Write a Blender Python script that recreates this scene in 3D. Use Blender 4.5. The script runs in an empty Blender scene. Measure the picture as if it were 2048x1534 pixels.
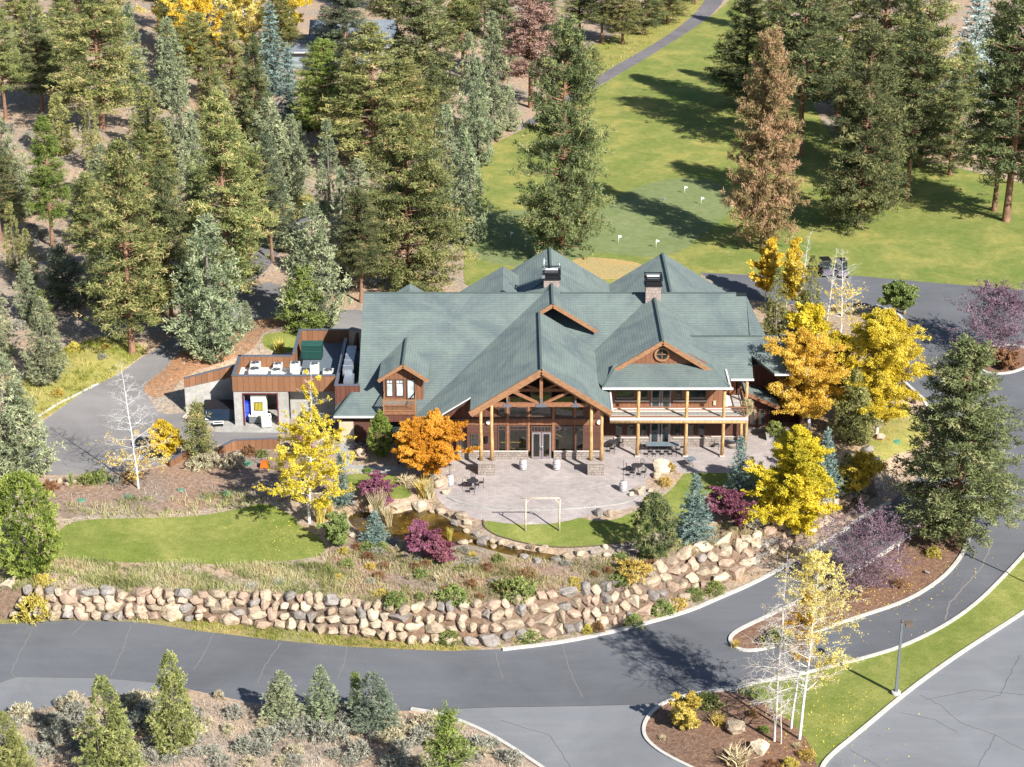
import bpy, math, random
import numpy as np
from mathutils import Vector, Matrix
from mathutils.geometry import delaunay_2d_cdt
from mathutils.bvhtree import BVHTree
R = math.radians
sc = bpy.context.scene
COL = sc.collection
rs = np.random.RandomState(7)
random.seed(7)
# ---------------------------------------------------------------- camera model (photo pixels 2048 x 1534)
F = 3982.0; PT = R(22.5); HC = 76.0
CP, SP = math.cos(PT), math.sin(PT)
def Zp(py, Y): return HC - Y*math.tan(PT + math.atan((py-767)/F))
def Yp(py, z): return (HC-z)/math.tan(PT + math.atan((py-767)/F))
def Xp(px, Y, z=0.0): return (px-1024)/F*(Y*CP + (HC-z)*SP)
def ray(px, py):
    u, v = (px-1024)/F, (767-py)/F
    return Vector((u, CP+v*SP, -SP+v*CP))
cam = bpy.data.cameras.new('camera'); camo = bpy.data.objects.new('camera', cam); COL.objects.link(camo)
camo.location = (0, 0, HC); camo.rotation_euler = (R(90)-PT, 0, 0)
cam.sensor_width = 36; cam.lens = F/2048*36; cam.clip_start = 1; cam.clip_end = 3000
sc.camera = camo
# ---------------------------------------------------------------- object helpers
def tag(o, label=None, cat=None, group=None, kind=None):
    if label: o['label'] = label
    if cat: o['category'] = cat
    if group: o['group'] = group
    if kind: o['kind'] = kind
    return o
def empty(name, loc=(0,0,0), rz=0, sc_=(1,1,1)):
    o = bpy.data.objects.new(name, None); COL.objects.link(o)
    o.location = loc; o.rotation_euler = (0,0,rz); o.scale = sc_
    o.empty_display_size = .2
    return o
def link(name, me, parent=None, loc=None):
    o = bpy.data.objects.new(name, me); COL.objects.link(o)
    if parent: o.parent = parent
    if loc is not None: o.location = loc
    return o
def npmesh(name, V, Fq, mats, tone=None, smooth=False, mi=None):
    """V (n,3), Fq list of arrays (m,k) or one array"""
    me = bpy.data.meshes.new(name)
    if not isinstance(Fq, (list, tuple)): Fq = [Fq]
    Fq = [np.asarray(f, np.int32) for f in Fq if len(f)]
    me.vertices.add(len(V)); me.vertices.foreach_set('co', np.asarray(V, np.float32).ravel())
    nl = sum(f.size for f in Fq); nf = sum(len(f) for f in Fq)
    me.loops.add(nl); me.polygons.add(nf)
    me.loops.foreach_set('vertex_index', np.concatenate([f.ravel() for f in Fq]))
    tot = np.concatenate([np.full(len(f), f.shape[1], np.int32) for f in Fq])
    st = np.concatenate([[0], np.cumsum(tot)[:-1]]).astype(np.int32)
    me.polygons.foreach_set('loop_start', st)
    try: me.polygons.foreach_set('loop_total', tot)
    except Exception: pass
    if mi is not None: me.polygons.foreach_set('material_index', np.asarray(mi, np.int32))
    if smooth: me.polygons.foreach_set('use_smooth', np.ones(nf, bool))
    for m in (mats if isinstance(mats, (list, tuple)) else [mats]): me.materials.append(m)
    if tone is not None:
        a = me.attributes.new('tone', 'FLOAT', 'POINT'); a.data.foreach_set('value', np.asarray(tone, np.float32))
    me.update(calc_edges=True); me.validate()
    return me
class MB:
    def __init__(s): s.v = []; s.f = []; s.uv = {}; s.sm = []
    def face(s, pts, uv=None, sm=False):
        i = len(s.v); s.v += [tuple(p) for p in pts]; s.f.append(list(range(i, i+len(pts)))); s.sm.append(sm)
        if uv: s.uv[len(s.f)-1] = uv
        return s
    def box(s, x0, x1, y0, y1, z0, z1):
        x0, x1 = min(x0,x1), max(x0,x1); y0, y1 = min(y0,y1), max(y0,y1); z0, z1 = min(z0,z1), max(z0,z1)
        return s.hexa([(x0,y0,z0),(x1,y0,z0),(x1,y1,z0),(x0,y1,z0),(x0,y0,z1),(x1,y0,z1),(x1,y1,z1),(x0,y1,z1)])
    def hexa(s, p):
        i = len(s.v); s.v += [tuple(q) for q in p]
        for f in ((3,2,1,0),(4,5,6,7),(0,1,5,4),(1,2,6,5),(2,3,7,6),(3,0,4,7)): s.f.append([i+k for k in f]); s.sm.append(False)
        return s
    def beam(s, a, b, w, h, up=(0,0,1)):
        a, b = Vector(a), Vector(b); d = (b-a).normalized(); u = Vector(up)
        r = d.cross(u)
        if r.length < 1e-4: r = d.cross(Vector((1,0,0)))
        r.normalize(); u = r.cross(d).normalized(); r *= w/2; u = u*h/2
        return s.hexa([a-r-u, a+r-u, b+r-u, b-r-u, a-r+u, a+r+u, b+r+u, b-r+u])
    def tube(s, pts, rad, n=8, cap=True, sm=True):
        pts = [Vector(p) for p in pts]
        if not hasattr(rad, '__len__'): rad = [rad]*len(pts)
        i0 = len(s.v); ref = None
        for k, p in enumerate(pts):
            d = (pts[min(k+1, len(pts)-1)] - pts[max(k-1, 0)]).normalized()
            if ref is None:
                ref = d.cross(Vector((0,0,1)))
                if ref.length < .05: ref = Vector((1,0,0))
            ref = (ref - d*ref.dot(d)).normalized(); bi = d.cross(ref)
            for j in range(n):
                a = 2*math.pi*j/n
                s.v.append(tuple(p + (ref*math.cos(a) + bi*math.sin(a))*rad[k]))
        for k in range(len(pts)-1):
            for j in range(n):
                a, b = i0+k*n+j, i0+k*n+(j+1) % n
                s.f.append([a, b, b+n, a+n]); s.sm.append(sm)
        if cap:
            s.f.append([i0+j for j in range(n)][::-1]); s.sm.append(False)
            e = i0+(len(pts)-1)*n; s.f.append([e+j for j in range(n)]); s.sm.append(False)
        return s
    def lathe(s, prof, c=(0,0,0), n=20):
        return s.tube([(c[0], c[1], c[2]+z) for r, z in prof], [max(r,.001) for r, z in prof], n)
    def slab(s, pts, t, uvd=None):
        """polygon pts (top, any winding) extruded downward by t, uv: along-course u, up-slope v"""
        pts = [Vector(p) for p in pts]
        n = Vector((0,0,0))
        for a, b in zip(pts, pts[1:]+pts[:1]): n += a.cross(b)
        n.normalize()
        if n.z < 0: pts.reverse(); n = -n
        g = Vector((n.x, n.y, 0))
        g = g.normalized() if g.length > 1e-4 else Vector((0,-1,0))
        us = Vector((0,0,1)).cross(g); vs = n.cross(us)
        s.face(pts, [(p.dot(us), p.dot(vs)) for p in pts])
        lo = [p - Vector((0,0,t)) for p in pts]
        s.face(lo[::-1])
        for k in range(len(pts)):
            a, b = k, (k+1) % len(pts)
            s.face([pts[b], pts[a], lo[a], lo[b]])
        return s
    def build(s, name, m, parent=None, bevel=0):
        me = bpy.data.meshes.new(name); me.from_pydata(s.v, [], s.f)
        me.polygons.foreach_set('use_smooth', s.sm)
        if s.uv:
            ul = me.uv_layers.new(name='UVMap')
            for fi, uv in s.uv.items():
                for k, li in enumerate(me.polygons[fi].loop_indices): ul.data[li].uv = uv[k]
        me.materials.append(m); me.update()
        o = link(name, me, parent)
        if bevel:
            b = o.modifiers.new('b', 'BEVEL'); b.width = bevel; b.segments = 1; b.limit_method = 'ANGLE'
        return o
def children(o): return [c for c in bpy.data.objects if c.parent == o]
def copy_tree(o, kids=None, parent=None):
    c = o.copy(); COL.objects.link(c)
    if parent: c.parent = parent
    for ch in (kids if kids is not None else children(o)):
        copy_tree(ch, None if kids is None else [], c)
    return c
# ---------------------------------------------------------------- materials
def nodes(name):
    m = bpy.data.materials.new(name); m.use_nodes = True; nt = m.node_tree
    b = nt.nodes['Principled BSDF']; return m, nt, b
def N(nt, t, **kw):
    n = nt.nodes.new(t)
    for k, v in kw.items():
        if k in n.inputs: n.inputs[k].default_value = v
        else: setattr(n, k, v)
    return n
def ramp(nt, src, stops):
    r = nt.nodes.new('ShaderNodeValToRGB'); e = r.color_ramp.elements
    while len(e) < len(stops): e.new(.5)
    for k, (p, c) in enumerate(stops): e[k].position = p; e[k].color = (*c, 1)
    nt.links.new(src, r.inputs[0]); return r.outputs[0]
def mixc(nt, f, a, b, mode='MIX'):
    m = nt.nodes.new('ShaderNodeMix'); m.data_type = 'RGBA'; m.blend_type = mode
    for s, v in ((m.inputs[0], f), (m.inputs[6], a), (m.inputs[7], b)):
        if isinstance(v, (int, float)): s.default_value = v
        elif isinstance(v, tuple): s.default_value = (*v, 1)
        else: nt.links.new(v, s)
    return m.outputs[2]
def noise(nt, scale, detail=4, rough=.6, vec=None, dist=0):
    n = N(nt, 'ShaderNodeTexNoise'); n.inputs['Scale'].default_value = scale; n.inputs['Detail'].default_value = detail
    n.inputs['Roughness'].default_value = rough; n.inputs['Distortion'].default_value = dist
    if vec is not None: nt.links.new(vec, n.inputs['Vector'])
    return n.outputs['Fac']
def coords(nt, which='Object', scale=None):
    c = nt.nodes.new('ShaderNodeTexCoord').outputs[which]
    if scale:
        mp = nt.nodes.new('ShaderNodeMapping'); mp.inputs['Scale'].default_value = scale
        nt.links.new(c, mp.inputs['Vector']); c = mp.outputs[0]
    return c
def bump(nt, b, src, strength=.3, dist=.05):
    bp = nt.nodes.new('ShaderNodeBump'); bp.inputs['Strength'].default_value = strength; bp.inputs['Distance'].default_value = dist
    nt.links.new(src, bp.inputs['Height']); nt.links.new(bp.outputs[0], b.inputs['Normal'])
def mk(name, stops, scale=1., detail=5, rough=.9, bmp=0, bdist=.05, sc3=None, stops2=None, scale2=.1, f2=None, metal=0, spec=.2):
    """noise ramp; optional second large-scale noise tinting (multiply)"""
    m, nt, b = nodes(name); c = coords(nt, 'Object', sc3)
    fz = noise(nt, scale, detail, vec=c); col = ramp(nt, fz, stops)
    if stops2:
        g = noise(nt, scale2, 4, vec=coords(nt, 'Object')); col = mixc(nt, 1., col, ramp(nt, g, stops2), 'MULTIPLY')
    nt.links.new(col, b.inputs['Base Color']); b.inputs['Roughness'].default_value = rough
    b.inputs['Specular IOR Level'].default_value = spec; b.inputs['Metallic'].default_value = metal
    if bmp: bump(nt, b, fz, bmp, bdist)
    return m
def flat(name, c, rough=.6, metal=0, spec=.3, var=.12, scale=3):
    c0 = tuple(x*(1-var) for x in c); c1 = tuple(x*(1+var) for x in c)
    return mk(name, [(.3, c0), (.7, c1)], scale, 4, rough, metal=metal, spec=spec)
def leafmat(name, stops, trans=.25, vary=.15, rough=.75, spec=.2, hue=0.):
    """'tone' attribute drives the ramp; object random shifts brightness"""
    m, nt, b = nodes(name); at = N(nt, 'ShaderNodeAttribute'); at.attribute_name = 'tone'
    oi = nt.nodes.new('ShaderNodeObjectInfo')
    col = ramp(nt, at.outputs['Fac'], stops)
    hs = nt.nodes.new('ShaderNodeHueSaturation'); nt.links.new(col, hs.inputs['Color'])
    mr = nt.nodes.new('ShaderNodeMapRange'); mr.inputs[3].default_value = 1-vary; mr.inputs[4].default_value = 1+vary
    nt.links.new(oi.outputs['Random'], mr.inputs[0]); nt.links.new(mr.outputs[0], hs.inputs['Value'])
    mr2 = nt.nodes.new('ShaderNodeMapRange'); mr2.inputs[3].default_value = .5-.015-hue; mr2.inputs[4].default_value = .5+.015+hue
    ml = N(nt, 'ShaderNodeMath', operation='FRACT'); m7 = N(nt, 'ShaderNodeMath', operation='MULTIPLY'); m7.inputs[1].default_value = 7.13
    nt.links.new(oi.outputs['Random'], m7.inputs[0]); nt.links.new(m7.outputs[0], ml.inputs[0]); nt.links.new(ml.outputs[0], mr2.inputs[0])
    nt.links.new(mr2.outputs[0], hs.inputs['Hue'])
    nt.links.new(hs.outputs[0], b.inputs['Base Color']); b.inputs['Roughness'].default_value = rough
    b.inputs['Specular IOR Level'].default_value = spec
    tr = nt.nodes.new('ShaderNodeBsdfTranslucent'); nt.links.new(hs.outputs[0], tr.inputs[0])
    mx = nt.nodes.new('ShaderNodeMixShader'); mx.inputs[0].default_value = trans
    nt.links.new(b.outputs[0], mx.inputs[1]); nt.links.new(tr.outputs[0], mx.inputs[2])
    nt.links.new(mx.outputs[0], nt.nodes['Material Output'].inputs[0])
    return m
# ---------------------------------------------------------------- world + sun
SUN_AZ = (0.62, -0.78); SUN_EL = R(36)
w = bpy.data.worlds.new('World'); sc.world = w; w.use_nodes = True
wn = w.node_tree; sk = wn.nodes.new('ShaderNodeTexSky'); sk.sky_type = 'NISHITA'; sk.sun_disc = False
sk.sun_elevation = SUN_EL; sk.sun_rotation = math.atan2(SUN_AZ[0], SUN_AZ[1]); sk.altitude = 1000
bg = wn.nodes['Background']; bg.inputs[1].default_value = .07
wn.links.new(sk.outputs[0], bg.inputs[0])
sun = bpy.data.lights.new('sun', 'SUN'); sun.energy = 5.0; sun.angle = R(.53); sun.color = (1, .955, .88)
suno = bpy.data.objects.new('sun', sun); COL.objects.link(suno)
sv = Vector((SUN_AZ[0]*math.cos(SUN_EL), SUN_AZ[1]*math.cos(SUN_EL), math.sin(SUN_EL)))
suno.rotation_euler = sv.to_track_quat('Z', 'Y').to_euler(); suno.location = (60, -60, 90)
sc.view_settings.view_transform = 'Standard'; sc.view_settings.look = 'None'; sc.view_settings.exposure = .95
sc.cycles.max_bounces = 5; sc.cycles.diffuse_bounces = 3; sc.cycles.transparent_max_bounces = 8
sc.cycles.sample_clamp_indirect = 4
# ---------------------------------------------------------------- terrain
def anch(L): return np.array([(Xp(px, Yp(py, z), z), Yp(py, z), z) for px, py, z in L])
UP = anch([(1060,1000,0),(1400,930,0),(900,1000,0),(700,930,0),(560,960,-.1),(300,960,0),(100,1000,-.1),(1500,880,0),(1250,880,0),(900,880,0),
  (150,1090,-.5),(400,1080,-.5),(600,1080,-.5),(0,1172,-1.1),(200,1176,-1.1),(400,1178,-1.1),(600,1182,-1.1),(800,1205,-1.2),(1000,1195,-1.2),
  (1200,1165,-1.2),(1400,1080,-1.2),(1150,1080,-.45),(850,1060,-.6),(1480,980,-.2),(1700,880,-.5),(1780,840,-.6),(1600,1000,-1.0),(1700,930,-.9),
  (1600,760,-.1),(1700,640,0),(1900,600,0),(2048,600,0),(1400,500,0.4),(1200,400,1),(1700,450,.5),(2048,450,.5),(1400,200,2),(1200,100,2.5),(1900,200,2),
  (300,880,0),(150,860,0),(480,850,0),(60,920,0),(260,760,.6),(320,700,1.5),(400,730,1.9),(440,700,2.4),(540,670,2.6),(620,640,2.4),(690,640,2.0),(900,560,1.2),
  (180,700,2.2),(60,700,2.2),(100,560,3),(400,500,3),(700,450,2),(200,300,4),(600,250,3.5),(0,100,5),(300,50,5),(800,50,4),(1000,300,1.6),(560,600,2.5)])
LO = anch([(0,1300,-3.2),(700,1350,-3.5),(1200,1340,-3.5),(1500,1330,-3.4),(2048,1534,-3.2),(2000,1120,-2.6),(1750,1220,-3.2),(1990,960,-1.7),(1960,880,-1.2),
  (1900,760,-.6),(1760,620,0),(2000,600,0),(1650,1080,-3.0),(1400,1480,-3.4),(300,1480,-3.0),(800,1500,-3.3),(1780,1010,-2.3),(1860,840,-1),(2100,1300,-3)])
UP = np.vstack([UP, np.array([(x, y, 0.) for x in (-13,-8,-3,3,9,15,21,26) for y in (168,173,179,185)] + [(x, y, 0.) for x in (-27,-22,-17) for y in (171,176,181)])])
def shep(A, x, y):
    x = np.atleast_1d(np.asarray(x, float)); y = np.atleast_1d(np.asarray(y, float))
    num = np.zeros_like(x); den = np.zeros_like(x)
    for ax, ay, az in A:
        wgt = 1/(((x-ax)**2 + (y-ay)**2)+6.)**1.6
        num += wgt*az; den += wgt
    return num/den
TOE = anch([(-400,1232,-3.2),(0,1236,-3.2),(150,1238,-3.2),(400,1244,-3.4),(600,1262,-3.5),(800,1284,-3.5),(960,1294,-3.5),(1100,1276,-3.5),(1250,1244,-3.4),(1350,1215,-3.3),(1450,1168,-3.2),
   (1540,1118,-3.1),(1620,1070,-2.9),(1690,1030,-2.6),(1760,985,-2.2),(1800,950,-1.9),(1840,890,-1.3),(1852,840,-1),(1856,780,-.5)])
TOP = anch([(-400,1172,-1.1),(0,1178,-1.1),(200,1182,-1.1),(400,1184,-1.1),(600,1190,-1.1),(800,1214,-1.2),(1000,1204,-1.2),(1200,1174,-1.2),(1300,1146,-1.2),(1390,1096,-1.2),(1470,1068,-1.1),
   (1560,1030,-1.0),(1630,985,-.95),(1700,945,-.9),(1760,905,-.8),(1800,870,-.8),(1846,820,-.7),(1850,780,-.5)])
POND = [(690,1035),(720,1022),(790,1030),(815,1020),(850,1018),(885,1030),(905,1045),(940,1062),(945,1078),(925,1090),(890,1092),(860,1082),(800,1080),(760,1070),(715,1062)]
STRM = [(938,1072),(965,1078),(1010,1092),(1060,1102),(1120,1110),(1118,1120),(1050,1116),(1000,1106),(955,1092),(930,1088)]
ZW = -.85
def wpoly(L, z): return np.array([(Xp(px, Yp(py, z), z), Yp(py, z)) for px, py in L])
def inpoly(x, y, P):
    x = np.atleast_1d(x); y = np.atleast_1d(y); c = np.zeros(x.shape, bool); n = len(P); j = n-1
    for i in range(n):
        xi, yi = P[i][:2]; xj, yj = P[j][:2]
        cond = ((yi > y) != (yj > y)) & (x < (xj-xi)*(y-yi)/((yj-yi) if yj != yi else 1e-9)+xi)
        c ^= cond; j = i
    return c
def dpoly(x, y, P, closed=True):
    x = np.atleast_1d(x); y = np.atleast_1d(y); d = np.full(x.shape, 1e9); n = len(P)
    for i in range(n if closed else n-1):
        ax, ay = P[i][:2]; bx, by = P[(i+1) % n][:2]
        L2 = (bx-ax)**2+(by-ay)**2+1e-9; t = np.clip(((x-ax)*(bx-ax)+(y-ay)*(by-ay))/L2, 0, 1)
        d = np.minimum(d, np.hypot(x-ax-t*(bx-ax), y-ay-t*(by-ay)))
    return d
WATERP = [wpoly(POND, ZW), wpoly(STRM, ZW)]
def hh(x, y):
    x = np.atleast_1d(np.asarray(x, float)); y = np.atleast_1d(np.asarray(y, float))
    yT = np.interp(x, TOE[:,0], TOE[:,1]); yP = np.maximum(np.interp(x, TOP[:,0], TOP[:,1]), yT+.3)
    s = np.clip((y-yT)/(yP-yT), 0, 1)
    far = x > TOE[-1,0]
    s = np.where(far, 0, s)
    up = shep(UP, x, y); lo = shep(LO, x, y)
    # the right side beyond the wall end: only the lower set, blending into the golf level
    lo = np.where(far, np.where(y > Yp(600, 0), up, lo), lo)
    z = lo + (up-lo)*s
    for P in WATERP:
        d = np.where(inpoly(x, y, P), 0, dpoly(x, y, P)); k = np.clip(1-d/1.1, 0, 1); k = k*k*(3-2*k)
        z = z*(1-k) + (ZW)*k
    return z
def h1(x, y): return float(hh(x, y)[0])
def G(px, py):
    d = ray(px, py); z = -1.
    for _ in range(14):
        t = (HC-z)/-d.z; z = .5*z+.5*h1(d.x*t, d.y*t)
    t = (HC-z)/-d.z
    return (d.x*t, d.y*t)
def GV(L): return [G(px, py) for px, py in L]
def dens(P, step, closed=True):
    out = []; n = len(P)
    for i in range(n if closed else n-1):
        a, b = P[i], P[(i+1) % n]; L = math.hypot(b[0]-a[0], b[1]-a[1]); k = max(1, int(L/step))
        out += [(a[0]+(b[0]-a[0])*j/k, a[1]+(b[1]-a[1])*j/k) for j in range(k)]
    if not closed: out.append(tuple(P[-1]))
    return out
def smoothline(P, it=2, closed=False):
    P = [tuple(p) for p in P]
    for _ in range(it):
        Q = []
        n = len(P)
        if not closed: Q.append(P[0])
        for i in range(n if closed else n-1):
            a, b = P[i], P[(i+1) % n]
            Q += [(a[0]*.75+b[0]*.25, a[1]*.75+b[1]*.25), (a[0]*.25+b[0]*.75, a[1]*.25+b[1]*.75)]
        if not closed: Q.append(P[-1])
        P = Q
    return P
# regions: name, polygon (photo pixels), smoothing; first hit wins
REG = [
 ('pond_water', POND, 2), ('stream_water', STRM, 2),
 ('planting_bed', [(1330,1405),(1308,1420),(1292,1440),(1286,1460),(1292,1481),(1325,1508),(1378,1534),(1420,1560),(1650,1560),(1632,1528),(1626,1503),(1610,1473),(1570,1432),(1510,1396),(1461,1381),(1420,1383),(1369,1392)], 1),
 ('lawn_strip', [(1461,1381),(1523,1363),(1589,1352),(1676,1330),(1740,1314),(1808,1293),(1896,1249),(1961,1201),(2005,1157),(2048,1110),(2090,1060),(2100,1190),(2048,1225),(1983,1267),(1896,1324),(1808,1389),(1720,1464),(1654,1517),(1600,1560),(1560,1500),(1510,1450)], 1),
 ('mulch_island', [(1457,1279),(1474,1261),(1551,1226),(1598,1203),(1692,1150),(1740,1125),(1800,1085),(1850,1050),(1900,1022),(1940,1018),(1948,1040),(1931,1100),(1905,1138),(1874,1166),(1808,1205),(1707,1238),(1609,1273),(1551,1294),(1498,1304),(1469,1297)], 2),
 ('round_planting_bed', [(1963,744),(1991,749),(2025,746),(2060,732),(2070,700),(2029,692),(1991,688),(1957,697),(1948,717)], 2),
 ('patio', [(850,880),(850,905),(868,930),(870,960),(874,994),(882,1006),(898,1018),(933,1033),(966,1040),(1007,1046),(1051,1049),(1095,1048),(1139,1041),(1165,1034),(1200,1024),(1245,1020),(1275,1008),(1300,992),(1290,960),(1325,940),(1366,946),(1460,946),(1545,946),(1560,915),(1600,880),(1580,858),(1500,856),(1495,880)], 0),
 ('walkway', [(676,884),(704,884),(704,930),(790,932),(852,940),(866,950),(785,947),(688,946),(674,930)], 0),
 ('front_lawn', [(966,1040),(1007,1046),(1051,1049),(1095,1048),(1139,1041),(1165,1034),(1180,1042),(1230,1040),(1262,1026),(1319,997),(1345,977),(1363,952),(1368,946),(1460,946),(1545,946),(1575,960),(1560,985),(1500,990),(1440,1010),(1390,1040),(1300,1066),(1262,1085),(1200,1092),(1140,1097),(1060,1090),(1000,1075),(970,1058)], 1),
 ('side_lawn', [(125,1050),(175,1037),(312,1036),(406,1031),(484,1016),(531,1003),(587,1031),(594,1047),(625,1066),(645,1080),(655,1100),(630,1118),(469,1130),(281,1125),(156,1120),(106,1118),(100,1085)], 2),
 ('small_lawn', [(690,947),(785,948),(800,960),(826,988),(815,998),(775,998),(700,975),(688,962)], 1),
 ('service_pad', [(425,812),(575,812),(575,866),(430,864),(412,850)], 0),
 ('service_road', [(305,703),(360,660),(470,605),(500,575),(545,560),(600,600),(660,620),(740,620),(740,662),(655,662),(600,640),(540,632),(440,655),(345,716),(336,732),(281,771),(300,800),(320,830),(380,825),(430,812),(560,812),(570,885),(450,885),(385,905),(330,930),(250,944),(137,950),(63,950),(56,905),(62,862),(100,830),(196,768),(274,721)], 1),
 ('sloping_lawn', [(1722,905),(1745,872),(1775,842),(1812,822),(1850,842),(1862,868),(1835,900),(1795,905),(1765,925),(1735,935)], 1),
 ('planting_slope', [(96,965),(137,952),(250,946),(330,934),(385,908),(450,890),(575,892),(610,910),(660,930),(672,985),(600,1000),(560,1005),(531,998),(484,1008),(406,1020),(312,1028),(175,1030),(118,1040),(100,1010)], 1),
 ('native_slope', [(655,1070),(700,1064),(760,1074),(850,1090),(925,1096),(1000,1110),(1060,1122),(1130,1122),(1250,1105),(1380,1085),(1460,1060),(1440,1075),(1340,1125),(1250,1155),(1150,1178),(1000,1200),(850,1208),(760,1200),(660,1185),(640,1140),(660,1105)], 2),
 ('bark_slope', [(345,716),(440,656),(540,634),(600,642),(525,664),(515,690),(480,714),(367,752),(340,790),(300,798),(283,772),(336,733)], 1),
 ('back_lawn', [(530,664),(680,662),(700,690),(620,706),(548,706),(522,690)], 1),
 ('cart_path', [(1425,-30),(1395,25),(1330,75),(1260,115),(1200,150),(1150,182),(1100,215),(1040,250),(1045,262),(1110,225),(1160,192),(1232,152),(1292,117),(1372,67),(1432,25),(1465,-30)], 1),
 ('side_path', [(640,420),(600,435),(560,462),(535,480),(500,520),(470,560),(490,575),(545,530),(575,480),(620,444),(650,430)], 1),
 ('putting_green', [(935,432),(990,424),(1060,418),(1130,428),(1200,420),(1276,370),(1359,354),(1424,361),(1466,384),(1475,410),(1424,458),(1359,505),(1308,516),(1239,509),(1197,503),(1120,528),(1040,536),(960,522),(930,500)], 3),
 ('parking_lot', [(1600,1560),(1654,1517),(1720,1464),(1808,1389),(1896,1324),(1983,1267),(2048,1225),(2120,1170),(2500,1500),(2500,1700),(1600,1700)], 0),
 ('asphalt_road', [(-300,1250),(0,1248),(130,1240),(270,1243),(400,1262),(550,1280),(700,1293),(900,1302),(1010,1298),(1100,1288),(1175,1275),(1257,1256),(1375,1224),(1433,1198),(1507,1167),(1580,1127),(1639,1089),(1712,1042),(1780,1005),(1840,950),(1868,890),(1870,835),(1846,800),(1803,761),(1792,710),(1798,655),(1808,640),(1790,625),(1757,615),(1700,612),(1600,610),(1500,600),(1440,575),(1400,545),(1480,549),(1720,552),(1900,568),(2080,582),(2300,600),(2300,1600),(1400,1600),(1330,1405),(1290,1408),(1000,1414),(830,1422),(700,1420),(600,1415),(500,1405),(430,1390),(325,1368),(200,1357),(35,1355),(0,1366),(-300,1366)], 0),
 ('parking_lot', [(1330,1404),(1290,1408),(1000,1414),(830,1422),(880,1430),(960,1458),(1030,1500),(1090,1540),(1150,1600),(1500,1600)], 0),
 ('parking_lot', [(-300,1366),(0,1366),(35,1355),(200,1357),(325,1368),(340,1378),(300,1384),(180,1392),(60,1424),(0,1434),(-300,1460)], 0),
 ('boulder_bank', None, 0),
 ('verge', [(-300,1230),(0,1232),(150,1232),(400,1240),(600,1256),(800,1278),(950,1290),(960,1300),(900,1302),(700,1293),(550,1280),(400,1262),(270,1243),(130,1240),(0,1248),(-300,1250)], 0),
 ('dry_grass_strip', [(1150,512),(1240,518),(1295,530),(1270,556),(1180,560),(1130,540)], 2),
 ('fairway', [(930,600),(925,520),(940,420),(960,300),(1040,262),(1110,225),(1232,152),(1292,117),(1372,67),(1432,25),(1480,-20),(1560,60),(1640,250),(1700,300),(1900,330),(2100,380),(2300,400),(2300,600),(2080,582),(1900,568),(1720,552),(1480,549),(1400,545),(1300,600)], 2),
 ('rough_grass', [(1150,182),(1200,150),(1260,115),(1330,75),(1395,25),(1425,-30),(1300,-30),(1280,60),(1200,80),(1120,130),(1100,215)], 1),
 ('rough_grass', [(470,440),(540,410),(620,380),(640,420),(600,435),(560,462),(520,490),(480,480)], 1),
 ('rough_grass', [(120,700),(180,680),(250,672),(300,700),(270,722),(196,768),(100,830),(60,850),(20,850),(40,760)], 1),
]
def terrain():
    pts = []; edges = []; polys = []
    for nm, P, smn in REG:
        if P is None:
            xs = np.arange(-46, 34, 1.); W = list(zip(xs, np.interp(xs, TOE[:,0], TOE[:,1])-.1)) + list(zip(xs[::-1], np.interp(xs[::-1], TOP[:,0], TOP[:,1])+.1)); polys.append((nm, np.array(dens(W, .9)))); continue
        W = wpoly(P, ZW) if nm.endswith('_water') else GV(P)
        W = smoothline([tuple(p) for p in W], smn, True) if smn else W
        W = dens(W, .9); polys.append((nm, np.array(W)))
    mp = {}
    def addp(p):
        k = (round(p[0], 2), round(p[1], 2))
        if k not in mp: mp[k] = len(pts); pts.append(k)
        return mp[k]
    for nm, W in polys:
        ids = [addp(p) for p in W]
        for a, b in zip(ids, ids[1:]+ids[:1]):
            if a != b: edges.append((a, b))
    r = np.random.RandomState(3)
    def grid(x0, x1, y0, y1, s):
        gx, gy = np.meshgrid(np.arange(x0, x1, s), np.arange(y0, y1, s)); gx = gx.ravel(); gy = gy.ravel()
        return gx + r.uniform(-.2, .2, gx.size)*s, gy + r.uniform(-.2, .2, gy.size)*s
    gs = [grid(-48, 50, 105, 200, 1.3), grid(-110, 110, 200, 420, 3.), grid(-110, -48, 105, 200, 4), grid(50, 110, 105, 200, 4), grid(-420, 420, 30, 900, 30)]
    for gi, (gx, gy) in enumerate(gs):
        if gi == 4:
            k = (np.abs(gx) > 111) | (gy < 103) | (gy > 422); gx, gy = gx[k], gy[k]
        d = np.full(gx.shape, 9.)
        for nm, W in polys: d = np.minimum(d, dpoly(gx, gy, W))
        k = d > .35; gx, gy = gx[k], gy[k]
        for p in zip(gx, gy): addp(p)
    # finer points across the boulder wall
    for t in np.linspace(0, 1, 5):
        xs = np.arange(-40, 38, .8); yy = np.interp(xs, TOE[:,0], TOE[:,1])*(1-t)+np.maximum(np.interp(xs, TOP[:,0], TOP[:,1]), np.interp(xs, TOE[:,0], TOE[:,1])+.3)*t
        d = np.full(xs.shape, 9.)
        for nm, W in polys: d = np.minimum(d, dpoly(xs, yy, W))
        for p in zip(xs[d > .25], yy[d > .25]): addp(p)
    o = delaunay_2d_cdt([Vector(p) for p in pts], edges, [], 0, 1e-4)
    V2 = np.array([tuple(v) for v in o[0]]); T = np.array([f for f in o[2] if len(f) == 3])
    V = np.column_stack([V2, hh(V2[:,0], V2[:,1])])
    c = V2[T].mean(1); reg = np.full(len(T), -1); 
    for i in range(len(polys)-1, -1, -1): reg[inpoly(c[:,0], c[:,1], polys[i][1])] = i
    return V, T, reg, [p[0] for p in polys]
TV, TT, TREG, TN = terrain()
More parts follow.
